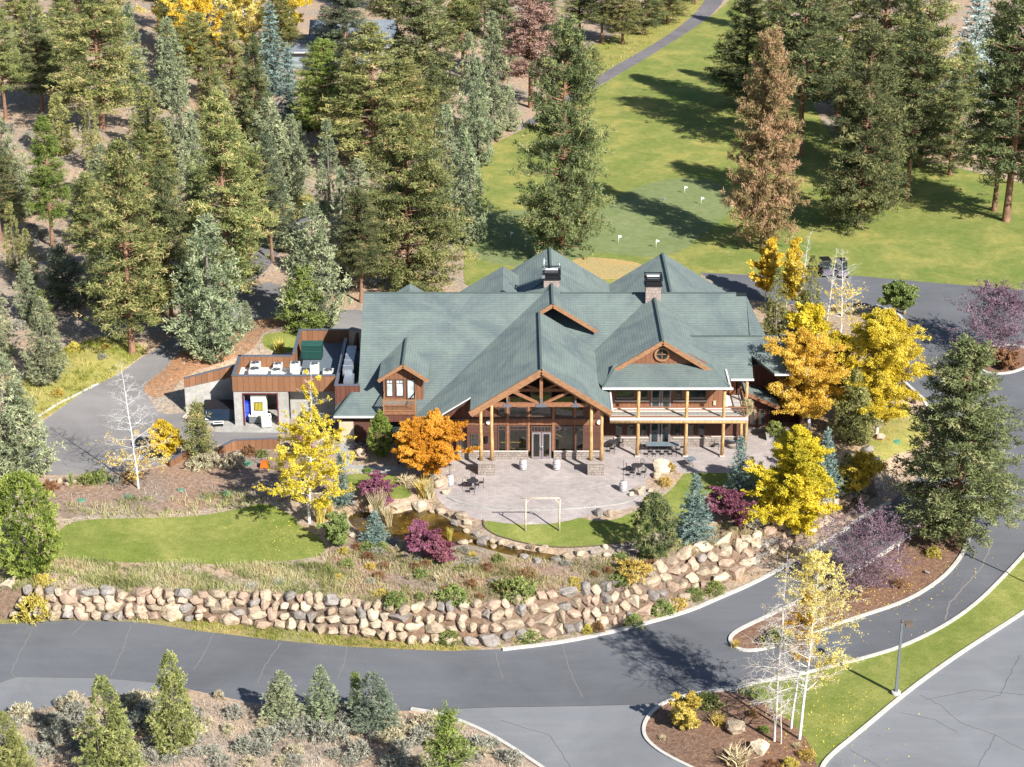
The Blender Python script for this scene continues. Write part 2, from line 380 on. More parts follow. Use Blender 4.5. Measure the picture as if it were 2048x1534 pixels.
_a = TV[TT[:,0]]; _n = np.cross(TV[TT[:,1]]-_a, TV[TT[:,2]]-_a); fl = _n[:,2] < 0; TT[fl] = TT[fl][:, ::-1]
BVH = BVHTree.FromPolygons([Vector(v) for v in TV], [tuple(int(k) for k in t) for t in TT])
def gz(x, y):
    h = BVH.ray_cast(Vector((x, y, 60)), Vector((0, 0, -1)))
    return h[0].z if h[0] else h1(x, y)
def GP(px, py):
    h = BVH.ray_cast(Vector((0, 0, HC)), ray(px, py).normalized())
    return h[0].copy() if h[0] else Vector((*G(px, py), 0))
# ---------------------------------------------------------------- ground materials + region meshes
def grassmat(name, a, b_, c, big, s=9, bmp=.5):
    m, nt, b = nodes(name); v = coords(nt); vs = coords(nt, 'Object', (1, .55, 1))
    col = ramp(nt, noise(nt, s, 6, .75, vs), [(.28, a), (.5, b_), (.72, c)])
    g = ramp(nt, noise(nt, .16, 5, .6, v, .6), [(.36, big[0]), (.5, (1, 1, 1)), (.66, big[1])])
    col = mixc(nt, 1., col, g, 'MULTIPLY')
    g2 = ramp(nt, noise(nt, 1.1, 4, .6, v, .4), [(.35, (.86, .9, .82)), (.65, (1.12, 1.08, 1.1))])
    col = mixc(nt, 1., col, g2, 'MULTIPLY')
    g3 = ramp(nt, noise(nt, 1.6, 5, .7, coords(nt, 'Object', (.8, 2.6, 1)), .5), [(.5, (1, 1, 1)), (.68, (1.28, 1.2, 1.45))])
    col = mixc(nt, .8 if s < 12 else .15, col, g3, 'MULTIPLY')
    nt.links.new(col, b.inputs['Base Color']); b.inputs['Roughness'].default_value = .95; b.inputs['Specular IOR Level'].default_value = .1
    bump(nt, b, noise(nt, 22, 4, .7, v), bmp, .06)
    return m
def soilmat(name, cols, s=2.5, warm=(1.12, .97, .86), cool=(.9, .94, 1.0)):
    m, nt, b = nodes(name); v = coords(nt)
    col = ramp(nt, noise(nt, s, 8, .72, v, .3), [(.3, cols[0]), (.46, cols[1]), (.6, cols[2]), (.75, cols[3])])
    g = ramp(nt, noise(nt, .12, 5, .6, v, .5), [(.38, cool), (.62, warm)])
    col = mixc(nt, 1., col, g, 'MULTIPLY')
    sp = ramp(nt, noise(nt, 16, 3, .7, v), [(.35, (.6, .58, .56)), (.5, (1, 1, 1)), (.7, (1.25, 1.22, 1.18))])
    col = mixc(nt, .8, col, sp, 'MULTIPLY')
    nt.links.new(col, b.inputs['Base Color']); b.inputs['Roughness'].default_value = 1; b.inputs['Specular IOR Level'].default_value = .05
    bump(nt, b, noise(nt, 7, 4, .7, v), .4, .05)
    return m
def asphmat(name, c, patch=.12, blot=(.9, 1.12)):
    m, nt, b = nodes(name); v = coords(nt)
    col = ramp(nt, noise(nt, 30, 3, .8, v), [(.3, tuple(x*.8 for x in c)), (.7, tuple(x*1.22 for x in c))])
    g = ramp(nt, noise(nt, patch, 6, .62, v, .8), [(.36, (blot[0],)*3), (.64, (blot[1],)*3)])
    col = mixc(nt, 1., col, g, 'MULTIPLY')
    st = ramp(nt, noise(nt, .5, 4, .7, coords(nt, 'Object', (.35, 2.2, 1)), .3), [(.45, (1, 1, 1)), (.75, (1.12, 1.11, 1.1))])
    col = mixc(nt, 1., col, st, 'MULTIPLY')
    nt.links.new(col, b.inputs['Base Color']); b.inputs['Roughness'].default_value = .85; b.inputs['Specular IOR Level'].default_value = .25
    bump(nt, b, noise(nt, 45, 2, .8, v), .25, .01)
    return m
M = {}
M['ground'] = soilmat('forest_floor', [(.15,.12,.10), (.31,.25,.20), (.44,.37,.295), (.54,.47,.385)], 3.5, (1.14,1.0,.86), (.9,.93,.96))
M['bed'] = soilmat('bark_mulch', [(.08,.052,.038), (.17,.108,.078), (.25,.165,.122), (.36,.26,.20)], 4, (1.1,.98,.9), (.95,.95,.95))
M['verge'] = soilmat('verge_soil', [(.12,.1,.05), (.26,.23,.10), (.34,.3,.14), (.42,.36,.2)], 4)
M['lawn'] = grassmat('lawn_grass', (.125,.155,.035), (.175,.205,.048), (.26,.28,.09), ((.84,.92,.78), (1.35,1.22,1.4)))
M['fairway'] = grassmat('fairway_grass', (.135,.165,.042), (.185,.212,.056), (.255,.265,.095), ((.78,.9,.8), (1.5,1.25,1.35)))
M['green'] = grassmat('putting_grass', (.145,.18,.075), (.17,.205,.088), (.195,.225,.105), ((.92,.97,.92), (1.1,1.05,1.15)), 14, .15)
M['rough'] = grassmat('rough_grass', (.17,.165,.04), (.26,.25,.075), (.35,.31,.12), ((.85,.95,.8), (1.2,1.1,1.1)))
M['dry'] = soilmat('dry_grass', [(.26,.20,.08), (.36,.29,.13), (.44,.35,.17), (.50,.41,.24)], 4)
M['road'] = asphmat('asphalt', (.116,.121,.134), .1, (.88, 1.14))
M['road2'] = asphmat('worn_asphalt', (.18,.187,.2), .12, (.9, 1.1))
M['service'] = asphmat('service_asphalt', (.21,.20,.198), .1, (.84, 1.1))
M['path'] = asphmat('path_asphalt', (.15,.14,.15), .3, (.85, 1.12))
M['concrete'] = mk('concrete', [(.3,(.30,.29,.27)), (.7,(.40,.39,.37))], 2, 7, .9, .15, .02, stops2=[(.3,(.85,.85,.83)), (.7,(1.08,1.08,1.08))], scale2=.5)
def pavers():
    m, nt, b = nodes('patio_pavers'); v = coords(nt)
    br = nt.nodes.new('ShaderNodeTexBrick'); nt.links.new(v, br.inputs['Vector'])
    br.inputs['Scale'].default_value = 1; br.inputs['Brick Width'].default_value = .46; br.inputs['Row Height'].default_value = .3
    br.inputs['Mortar Size'].default_value = .018; br.inputs['Color1'].default_value = (.33,.29,.28,1); br.inputs['Color2'].default_value = (.40,.36,.345,1)
    br.inputs['Mortar'].default_value = (.27,.24,.23,1); br.inputs['Bias'].default_value = .1; br.inputs['Mortar Smooth'].default_value = .5
    col = mixc(nt, 1., br.outputs['Color'], ramp(nt, noise(nt, .35, 6, .65, v, .5), [(.35,(.86,.86,.87)), (.65,(1.1,1.08,1.07))]), 'MULTIPLY')
    nt.links.new(col, b.inputs['Base Color']); b.inputs['Roughness'].default_value = .9; b.inputs['Specular IOR Level'].default_value = .15
    return m
M['patio'] = pavers()
def watermat():
    m, nt, b = nodes('pond_water'); v = coords(nt)
    col = ramp(nt, noise(nt, .35, 5, .6, v, 1.), [(.35,(.03,.022,.01)), (.55,(.10,.062,.012)), (.7,(.16,.10,.02))])
    nt.links.new(col, b.inputs['Base Color']); b.inputs['Roughness'].default_value = .08; b.inputs['Specular IOR Level'].default_value = .6
    bump(nt, b, noise(nt, 2.5, 3, .5, v), .06, .05)
    return m
M['water'] = watermat()
M['bank'] = soilmat('bank_soil', [(.07,.05,.035), (.15,.11,.08), (.22,.16,.12), (.30,.23,.17)])
M['slope'] = soilmat('brown_slope_soil', [(.12,.09,.075), (.23,.175,.14), (.33,.26,.21), (.43,.36,.30)], 3.2)
M['barkslope'] = soilmat('needle_litter', [(.16,.09,.055), (.31,.19,.115), (.42,.27,.17), (.52,.37,.26)], 3.2)
RM = {'sloping_lawn':'rough','planting_slope':'slope','native_slope':'slope','bark_slope':'barkslope','boulder_bank':'bank','pond_water':'water','stream_water':'water','planting_bed':'bed','lawn_strip':'lawn','mulch_island':'bed','round_planting_bed':'bed','patio':'patio','walkway':'concrete',
 'front_lawn':'lawn','side_lawn':'lawn','small_lawn':'lawn','service_pad':'concrete','service_road':'service','back_lawn':'lawn','cart_path':'path','side_path':'path','putting_green':'green',
 'asphalt_road':'road','parking_lot':'road2','verge':'verge','dry_grass_strip':'dry','fairway':'fairway','rough_grass':'rough'}
def regmesh(name, mask, m):
    t = TT[mask]; u, inv = np.unique(t, return_inverse=True)
    o = link(name, npmesh(name, TV[u], inv.reshape(t.shape), m, smooth=True)); return tag(o, kind='structure')
regmesh('ground', TREG == -1, M['ground'])
done = set()
for i, n in enumerate(TN):
    if n in done: continue
    done.add(n)
    ids = [k for k, q in enumerate(TN) if q == n]
    regmesh(n, np.isin(TREG, ids), M[RM[n]])
# ---------------------------------------------------------------- kerbs, cracks
M['kerb'] = mk('kerb_concrete', [(.3,(.42,.40,.37)), (.7,(.56,.54,.50))], 3, 6, .9, .1, .02)
M['crack'] = flat('crack_filler', (.21,.195,.175), .9)
M['darkcrack'] = flat('dark_crack', (.06,.055,.055), .9)
def ribbon(name, P, w0, z0, z1, m, closed=False, smn=2, step=.8, world=False):
    W = P if world else [tuple(GP(px, py))[:2] for px, py in P]
    W = dens(smoothline(W, smn, closed), step, closed); n = len(W); mb = MB(); L = []
    for k in range(n):
        a = W[(k-1) % n] if (closed or k > 0) else W[k]; b = W[(k+1) % n] if (closed or k < n-1) else W[k]
        d = Vector((b[0]-a[0], b[1]-a[1])); d = d.normalized() if d.length > 1e-6 else Vector((1, 0)); nn = Vector((-d.y, d.x))*w0/2
        z = gz(*W[k])
        L.append(((W[k][0]-nn.x, W[k][1]-nn.y, z), (W[k][0]+nn.x, W[k][1]+nn.y, z)))
    for k in range(n if closed else n-1):
        a, b = L[k], L[(k+1) % n]
        q = [a[0], a[1], b[1], b[0]]
        mb.hexa([(x, y, z+z0) for x, y, z in (q[0], q[3], q[2], q[1])] + [(x, y, z+z1) for x, y, z in (q[0], q[3], q[2], q[1])])
    return tag(mb.build(name, m), kind='structure')
ribbon('kerb', [(1005,1300),(1100,1289),(1175,1276),(1257,1257),(1375,1225),(1433,1199),(1507,1168),(1580,1128),(1639,1090),(1712,1043),(1780,1006)], .34, -.2, .14, M['kerb'])
ribbon('kerb', [(1457,1279),(1474,1261),(1551,1226),(1598,1203),(1692,1150),(1740,1125),(1800,1085),(1850,1050),(1900,1022),(1940,1018),(1948,1040),(1931,1100),(1905,1138),(1874,1166),(1808,1205),(1707,1238),(1609,1273),(1551,1294),(1498,1304),(1469,1297)], .3, -.2, .14, M['kerb'], True)
ribbon('kerb', [(1640,1545),(1654,1517),(1720,1464),(1808,1389),(1896,1324),(1983,1267),(2048,1225),(2100,1190)], .3, -.2, .14, M['kerb'])
ribbon('kerb', [(1400,1545),(1378,1534),(1325,1508),(1292,1481),(1286,1460),(1292,1440),(1308,1420),(1330,1405),(1369,1392),(1420,1383),(1461,1381),(1523,1363),(1589,1352),(1676,1330),(1740,1314),(1808,1293),(1896,1249),(1961,1201),(2005,1157),(2048,1110),(2080,1070)], .26, -.2, .13, M['kerb'])
ribbon('kerb', [(822,1419),(880,1428),(960,1458),(1030,1500),(1090,1540)], .3, -.2, .13, M['kerb'])
ribbon('kerb', [(1963,744),(1991,749),(2025,746),(2060,732),(2070,700),(2029,692),(1991,688),(1957,697),(1948,717)], .3, -.2, .14, M['kerb'], True)
ribbon('kerb', [(1752,612),(1790,625),(1808,640),(1799,655),(1775,660)], .3, -.2, .14, M['kerb'])
ribbon('kerb', [(1797,750),(1803,761),(1846,800),(1862,822)], .3, -.2, .2, M['kerb'])
ribbon('kerb', [(196,768),(150,792),(110,810),(76,834)], .2, -.2, .1, M['kerb'])
ribbon('patio_edging', [(895,994),(910,1002),(933,1009),(977,1017),(1051,1020),(1139,1018),(1240,1008),(1262,1001),(1275,994)], .22, -.1, .07, M['concrete'])
ribbon('lawn_edging', [(966,1040),(968,1058),(1000,1075),(1060,1090),(1140,1097),(1200,1092),(1262,1085)], .12, -.1, .06, flat('steel_edging', (.12,.09,.07)))
def cracks(L, m, w):
    r = random.Random(5)
    for P in L:
        W = [tuple(GP(px, py))[:2] for px, py in P]; W = dens(W, .35, False)
        W = [W[0]] + [(x+r.uniform(-.06, .06), y+r.uniform(-.06, .06)) for x, y in W[1:-1]] + [W[-1]]
        ribbon('road_crack', W, w, -.02, .008, m, False, 0, .3, True)
cracks([[(63,1262),(40,1305),(22,1345),(32,1357)],[(262,1250),(245,1300),(222,1352)],[(428,1266),(412,1300),(388,1340)],[(562,1286),(530,1330),(515,1365)],[(694,1293),(688,1330),(676,1356)],[(168,1246),(145,1270)],
        [(990,1302),(996,1330),(1006,1356)],[(1125,1290),(1140,1340),(1165,1395)],[(1195,1280),(1240,1310),(1290,1360)],[(1740,1290),(1700,1262)]], M['crack'], .05)
cracks([[(1985,1085),(1960,1140),(1900,1205),(1890,1240)]], M['crack'], .11)
cracks([[(1840,1390),(1880,1410),(1920,1445),(1990,1470),(2048,1500)],[(1990,1470),(1975,1500),(1955,1534)],[(1800,1425),(1870,1440),(1915,1465)],[(2040,1310),(2000,1390),(1960,1400)],
        [(1850,1400),(1950,1380),(2048,1390)],[(1700,1500),(1760,1534)],[(1000,1440),(1100,1470),(1140,1534)],[(1750,700),(1790,720),(1840,690)],[(1880,790),(1950,800),(2010,850)]], M['darkcrack'], .025)
ribbon('road_seam', [(0,1366),(35,1355),(200,1357),(325,1368)], .05, -.02, .008, M['crack'], smn=0)
ribbon('road_seam', [(830,1421),(1000,1414),(1290,1408),(1330,1405)], .05, -.02, .008, M['darkcrack'], smn=0)
# ---------------------------------------------------------------- house materials
def shingle(name, c1, c2, cm, row=.3, bw=.55):
    m, nt, b = nodes(name); uv = coords(nt, 'UV')
    br = nt.nodes.new('ShaderNodeTexBrick'); nt.links.new(uv, br.inputs['Vector'])
    br.inputs['Scale'].default_value = 1; br.inputs['Brick Width'].default_value = bw; br.inputs['Row Height'].default_value = row
    br.inputs['Mortar Size'].default_value = .03; br.inputs['Mortar Smooth'].default_value = .3; br.inputs['Bias'].default_value = 0
    br.inputs['Color1'].default_value = (*c1, 1); br.inputs['Color2'].default_value = (*c2, 1); br.inputs['Mortar'].default_value = (*cm, 1)
    v = coords(nt)
    col = mixc(nt, 1., br.outputs['Color'], ramp(nt, noise(nt, .22, 5, .6, v, 1.2), [(.36,(.80,.82,.88)), (.5,(1,1,1)), (.64,(1.12,1.12,1.09))]), 'MULTIPLY')
    col = mixc(nt, 1., col, ramp(nt, noise(nt, 1.6, 5, .7, coords(nt, 'Object', (1, .5, 1))), [(.3,(.93,.93,.94)), (.7,(1.07,1.07,1.06))]), 'MULTIPLY')
    nt.links.new(col, b.inputs['Base Color']); b.inputs['Roughness'].default_value = .9; b.inputs['Specular IOR Level'].default_value = .15
    sx = nt.nodes.new('ShaderNodeSeparateXYZ'); nt.links.new(uv, sx.inputs[0])
    md = N(nt, 'ShaderNodeMath', operation='FRACT'); dv = N(nt, 'ShaderNodeMath', operation='DIVIDE'); dv.inputs[1].default_value = row
    nt.links.new(sx.outputs[1], dv.inputs[0]); nt.links.new(dv.outputs[0], md.inputs[0])
    iv = N(nt, 'ShaderNodeMath', operation='SUBTRACT'); iv.inputs[0].default_value = 1; nt.links.new(md.outputs[0], iv.inputs[1])
    bump(nt, b, iv.outputs[0], 1., .11)
    return m
def stripes(name, cols, period, axis=0, gap=.08, nz=6, gapc=.35, rough=.8, blot=(.85, 1.12), bmp=.5):
    """boards: dark joints every <period> metres along an axis (object space), wood noise"""
    m, nt, b = nodes(name); v = coords(nt)
    sx = nt.nodes.new('ShaderNodeSeparateXYZ'); nt.links.new(v, sx.inputs[0])
    dv = N(nt, 'ShaderNodeMath', operation='DIVIDE'); dv.inputs[1].default_value = period; nt.links.new(sx.outputs[axis], dv.inputs[0])
    fr = N(nt, 'ShaderNodeMath', operation='FRACT'); nt.links.new(dv.outputs[0], fr.inputs[0])
    fl = N(nt, 'ShaderNodeMath', operation='FLOOR'); nt.links.new(dv.outputs[0], fl.inputs[0])
    wn_ = nt.nodes.new('ShaderNodeTexWhiteNoise'); wn_.noise_dimensions = '1D'; nt.links.new(fl.outputs[0], wn_.inputs['W'])
    s3 = [.6, .6, .6]; s3[axis] = 5
    col = ramp(nt, noise(nt, nz, 5, .7, coords(nt, 'Object', tuple(s3))), [(.3, cols[0]), (.7, cols[1])])
    col = mixc(nt, 1., col, ramp(nt, wn_.outputs['Value'], [(0,(blot[0],)*3), (1,(blot[1],)*3)]), 'MULTIPLY')
    g = ramp(nt, fr.outputs[0], [(0,(gapc,)*3), (gap*.7,(gapc,)*3), (gap,(1,1,1))])
    col = mixc(nt, 1., col, g, 'MULTIPLY')
    nt.links.new(col, b.inputs['Base Color']); b.inputs['Roughness'].default_value = rough; b.inputs['Specular IOR Level'].default_value = .25
    bump(nt, b, g, bmp, .03)
    return m
def stonemat(name, tones=((.13,.115,.105),(.24,.205,.185),(.33,.285,.255)), w_=.42, h_=.24):
    m, nt, b = nodes(name); v = coords(nt)
    mp = nt.nodes.new('ShaderNodeMapping'); mp.inputs['Rotation'].default_value = (R(90), 0, 0); nt.links.new(v, mp.inputs[0])
    ad = nt.nodes.new('ShaderNodeVectorMath'); ad.operation = 'ADD'
    sx = nt.nodes.new('ShaderNodeSeparateXYZ'); nt.links.new(v, sx.inputs[0])
    cb = nt.nodes.new('ShaderNodeCombineXYZ'); a1 = N(nt, 'ShaderNodeMath', operation='ADD')
    nt.links.new(sx.outputs[0], a1.inputs[0]); nt.links.new(sx.outputs[1], a1.inputs[1])
    nt.links.new(a1.outputs[0], cb.inputs[0]); nt.links.new(sx.outputs[2], cb.inputs[1])
    br = nt.nodes.new('ShaderNodeTexBrick'); nt.links.new(cb.outputs[0], br.inputs['Vector'])
    br.inputs['Scale'].default_value = 1; br.inputs['Brick Width'].default_value = w_; br.inputs['Row Height'].default_value = h_; br.inputs['Mortar Size'].default_value = .02
    br.inputs['Color1'].default_value = (*tones[1], 1); br.inputs['Color2'].default_value = (*tones[2], 1); br.inputs['Mortar'].default_value = (*tones[0], 1)
    br.offset_frequency = 2; br.squash = .7; br.squash_frequency = 3
    col = mixc(nt, 1., br.outputs['Color'], ramp(nt, noise(nt, 3, 5, .7, v), [(.3,(.75,.74,.74)), (.7,(1.2,1.16,1.12))]), 'MULTIPLY')
    nt.links.new(col, b.inputs['Base Color']); b.inputs['Roughness'].default_value = .95
    bump(nt, b, br.outputs['Fac'], -.5, .04)
    return m
M['roof'] = shingle('green_shingles', (.152,.188,.180), (.166,.204,.195), (.136,.17,.163), .28, 1.1)
M['roofridge'] = flat('ridge_cap', (.085,.115,.11), .9)
M['siding'] = stripes('lap_siding', ((.085,.038,.028),(.13,.06,.045)), .2, 2, .12)
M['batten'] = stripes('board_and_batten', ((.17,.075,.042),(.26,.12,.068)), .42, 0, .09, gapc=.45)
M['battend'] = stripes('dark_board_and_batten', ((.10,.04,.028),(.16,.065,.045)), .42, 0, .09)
M['panelwood'] = stripes('rust_panels', ((.17,.08,.042),(.27,.135,.072)), .55, 0, .06, gapc=.35)
M['panelwoody'] = stripes('rust_panels_side', ((.17,.08,.042),(.27,.135,.072)), .55, 1, .06, gapc=.35)
M['fascia'] = mk('fascia_wood', [(.3,(.21,.105,.055)), (.7,(.36,.195,.105))], 3, 6, .75, sc3=(1,1,3))
M['timber'] = mk('timber', [(.3,(.19,.085,.045)), (.7,(.30,.145,.08))], 4, 6, .8)
M['log'] = mk('peeled_log', [(.32,(.30,.17,.07)), (.5,(.46,.29,.13)), (.68,(.58,.40,.2))], 2.2, 6, .7, .3, .03, sc3=(3,3,.8))
M['logd'] = mk('weathered_log', [(.32,(.26,.17,.09)), (.68,(.42,.30,.17))], 2.2, 6, .8, sc3=(3,3,.8))
M['trimw'] = flat('white_gutter', (.62,.6,.6), .5)
M['trimd'] = flat('dark_trim', (.055,.035,.03), .6)
M['sill'] = flat('stone_sill', (.50,.44,.40), .9)
M['stone'] = stonemat('ledge_stone')
M['stonecap'] = mk('stone_cap', [(.3,(.28,.24,.22)), (.7,(.38,.33,.30))], 3, 5, .9)
M['frame'] = flat('bronze_frame', (.10,.06,.05), .5)
M['framep'] = flat('grey_door_frame', (.22,.19,.20), .45)
M['tan'] = flat('tan_door_paint', (.46,.40,.29), .6)
M['gusset'] = flat('steel_gusset', (.22,.24,.30), .4, .6)
M['deck'] = stripes('deck_boards', ((.66,.62,.55),(.78,.73,.66)), .28, 1, .1, gapc=.6)
M['white'] = flat('white_paint', (.78,.77,.74), .6, var=.05)
M['whiter'] = mk('white_roof_membrane', [(.3,(.66,.65,.62)), (.7,(.8,.79,.77))], .8, 6, .8)
M['black'] = flat('black_steel', (.018,.018,.022), .45, .3)
M['metal'] = flat('galvanized', (.42,.46,.50), .35, .7)
def glassmat(name, c, rough=.04, spec=.9):
    m, nt, b = nodes(name)
    nt.links.new(ramp(nt, noise(nt, .9, 3, .5, coords(nt)), [(.3, tuple(x*.6 for x in c)), (.7, tuple(x*1.5 for x in c))]), b.inputs['Base Color'])
    b.inputs['Roughness'].default_value = rough; b.inputs['Specular IOR Level'].default_value = spec
    return m
M['glass'] = glassmat('dark_glass', (.02,.032,.032))
M['glasspale'] = glassmat('pale_glass', (.5,.6,.6))  # pale grey-blue base colour for the dormer panes
def clearglass():
    m, nt, b = nodes('clear_glass'); nt.nodes.remove(b)
    t = nt.nodes.new('ShaderNodeBsdfTransparent'); t.inputs[0].default_value = (.95,.97,.96,1)
    g = nt.nodes.new('ShaderNodeBsdfGlossy'); g.inputs['Roughness'].default_value = .03
    fr = nt.nodes.new('ShaderNodeFresnel'); fr.inputs[0].default_value = 1.6
    mx = nt.nodes.new('ShaderNodeMixShader'); nt.links.new(fr.outputs[0], mx.inputs[0]); nt.links.new(t.outputs[0], mx.inputs[1]); nt.links.new(g.outputs[0], mx.inputs[2])
    nt.links.new(mx.outputs[0], nt.nodes['Material Output'].inputs[0]); return m
M['clear'] = clearglass()
M['floor'] = stripes('honey_wood_floor', ((.72,.48,.10),(.85,.62,.18)), .25, 0, .08, gapc=.7)
M['inner'] = flat('interior_wall', (.10,.085,.07), .9)
# ---------------------------------------------------------------- the lodge
LG = tag(empty('lodge', (2, 175, 0)), 'large timber and stone lodge with grey green shingle roofs facing the paved patio', 'building')
def pb(mb, name, m, parent=LG, label=None, bevel=0):
    o = mb.build(name, m, parent, bevel); o.matrix_parent_inverse = Matrix.Translation(-Vector(parent.location)) if parent is LG else Matrix.Identity(4)
    if label: o['label'] = label
    return o
S = .64
T = .22
def roof(polys, label=None, m='roof', t=T, name='roof'):
    mb = MB()
    for p in polys: mb.slab(p, t)
    return pb(mb, name, M[m], label=label)
zM = lambda Y: 10.6 - S*(180.7-Y)
zL = lambda x: 10.6 + S*(x-3.04)
zE = lambda x: 10.3 - S*(x-2.57)
zU = lambda x: 11.1 - .63*(x-3.85)
RX, RZ, RS = 13.67, 10.6, .63
zR = lambda x: RZ - RS*(x-RX) if x > RX else RZ - RS*(RX-x)
zW = lambda Y: 6.0 + S*(Y-170.1)
p3 = lambda f, L: [(x, y, f(x, y)) for x, y in L]
main = roof([p3(lambda x,y: zM(y), [(-14.33,180.7),(-14.33,171.7),(-16.4,168.6),(-9.0,168.6),(3.04,180.7)]),
      p3(lambda x,y: zM(y), [(3.04,180.7),(3.04,176.3),(6.3,176.2),(7.84,174.96),(RX,180.7)]),
      p3(lambda x,y: zM(y), [(RX,180.7),(21.6,180.7),(21.6,174.1),(19.6,174.1),(19.6,174.85)]),
      [(21.6,180.7,10.3),(22.6,180.7,10.3),(22.6,174.1,6.08),(21.6,174.1,6.08)],
      [(22.6,180.7,10.3),(22.6,173.6,6.0),(24.9,173.6,6.6)], [(21.6,180.7,10.3),(22.6,180.7,10.3),(22.6,173.9,5.95),(21.6,173.9,5.95)],
      p3(lambda x,y: 10.6-S*(y-180.7), [(-14.33,180.7),(22.6,180.7),(22.6,192),(-14.33,192)])], 'main shingle roof with long level ridge')
roof([[(-14.33,171.7,4.84),(-14.33,173.6,4.5),(-16.6,173.6,2.9),(-16.4,168.6,2.9)]], 'small hip slope at left end')
entry = roof([p3(lambda x,y: zL(x), [(2.57,162),(2.57,165.1),(-3.72,165.1),(-3.72,162)]), p3(lambda x,y: zL(x), [(2.57,165.1),(2.57,176.3),(3.04,180.7),(-9.0,168.67),(-9.0,165.1)]), p3(lambda x,y: zL(x), [(2.57,176.3),(3.85,176.3),(3.85,181.9),(3.04,180.7)]),
      p3(lambda x,y: zE(x), [(2.57,162),(2.57,176.4),(6.4,176.4),(7.84,174.96),(7.84,167.0),(8.83,167.0),(8.83,162)])], 'broad entry gable roof')
roof([p3(lambda x,y: zU(x), [(3.85,176.3),(3.85,183.5),(8.03,180.5),(8.03,176.3)]), p3(lambda x,y: zL(x), [(3.85,183.5),(3.85,180.7),(3.04,180.7),(1.2,183.5)])], 'raised clerestory roof behind the entry gable')
deckroof = roof([p3(lambda x,y: zR(x), [(RX,168.0),(RX,181.2),(7.84,175.1),(7.84,167.0),(8.1,165.8),(9.33,168.0)]),
      p3(lambda x,y: zR(x), [(RX,168.0),(RX,181.2),(19.6,175.3),(19.6,165.8),(18.17,168.0)]),
      [(8.1,165.8,6.9),(19.9,165.8,6.9),(18.17,168.6,8.12),(9.33,168.6,8.12)]], 'steep gabled roof over the upper deck')
roof([p3(lambda x,y: zW(y), [(16.5,174.2),(27.6,174.2),(27.6,170.6),(24.3,170.6),(22.3,172.4),(22.3,170.1),(20.0,170.1),(19.4,171)]),
      p3(lambda x,y: 8.65-S*(y-174.2), [(16.5,174.2),(27.6,174.2),(27.6,178),(16.5,178)])], 'lower east wing roof')
roof([[(21.7,171.0,4.36),(24.95,171.0,2.85),(24.95,178,2.85),(21.7,178,4.36)]], 'small side roof at the east end')
# rear roofs
x1 = Xp(1098.3, 193, 11.1)
roof([[(3.8,184,11.1),(3.8,193,11.1),(3.8-8.9,193,5.5),(3.8-8.9,182,5.5)], [(3.8,182,11.1),(3.8,193,11.1),(12.0,193,5.9),(12.0,182,5.9)]], 'rear gable roof behind the left chimney')
xb = Xp(1006, 190, 9.3); zb = Zp(532.5, 190)
roof([[(xb,183,zb),(xb,190,zb),(xb-5.5,190,zb-3.4),(xb-5.5,183,zb-3.4)], [(xb,183,zb),(xb,190,zb),(xb+3,190,zb-1.9),(xb+3,183,zb-1.9)]], 'narrow rear gable roof')
roof([[(15.35,180.7,10.6),(15.35,192.7,10.6),(15.35-6,192.7,6.8),(15.35-6,180.7,6.8)], [(15.35,180.7,10.6),(15.35,192.7,10.6),(15.35+7.6,192.7,5.8),(15.35+7.6,180.7,5.8)]], 'rear gable roof behind the right chimney')
xs = Xp(821, 186, 9.2); zs = Zp(567, 186)
roof([[(xs,182,zs),(xs,186,zs),(xs-2.4,186,zs-1.5),(xs-2.4,182,zs-1.5)], [(xs,182,zs),(xs,186,zs),(xs+2.4,186,zs-1.5),(xs+2.4,182,zs-1.5)]], 'little rear gable at the left end')
# dormer
DX = Xp(805.8, 169.5, 7.7)
zD = lambda x: 7.72 - .66*abs(x-DX)
def dpl(s):
    xe = DX+s*2.3; Ye = 180.7-(10.6-zD(xe))/S
    return [(DX,169.5,7.72),(DX,180.7-(10.6-7.72)/S+.2,7.72),(xe,Ye+.2,zD(xe)),(xe,169.5,zD(xe))]
roof([dpl(-1), dpl(1)], 'dormer roof above the small balcony', t=.2)
# ridge caps
mb = MB()
for a, b in (((-14.33,180.7,10.62),(3.0,180.7,10.62)),((4.7,180.7,10.62),(21.6,180.7,10.62)),((2.57,162,10.32),(2.57,176.3,10.32)),((3.85,176.3,11.13),(3.85,193,11.13)),
             ((RX,168,RZ+.02),(RX,180.7,RZ+.02)),((15.35,181,10.62),(15.35,192.7,10.62)),((16.5,174.2,8.67),(27.6,174.2,8.67)),((DX,169.5,7.74),(DX,176.1,7.74)),
             ((-14.33,171.7,4.86),(-16.4,168.6,2.92)),((18.17,168.2,7.78),(19.75,165.8,6.9)),((9.33,168,7.9),(8.2,165.8,6.93))):
    pb(MB().beam(a, b, .2, .08), 'ridge_cap', M['roofridge'])
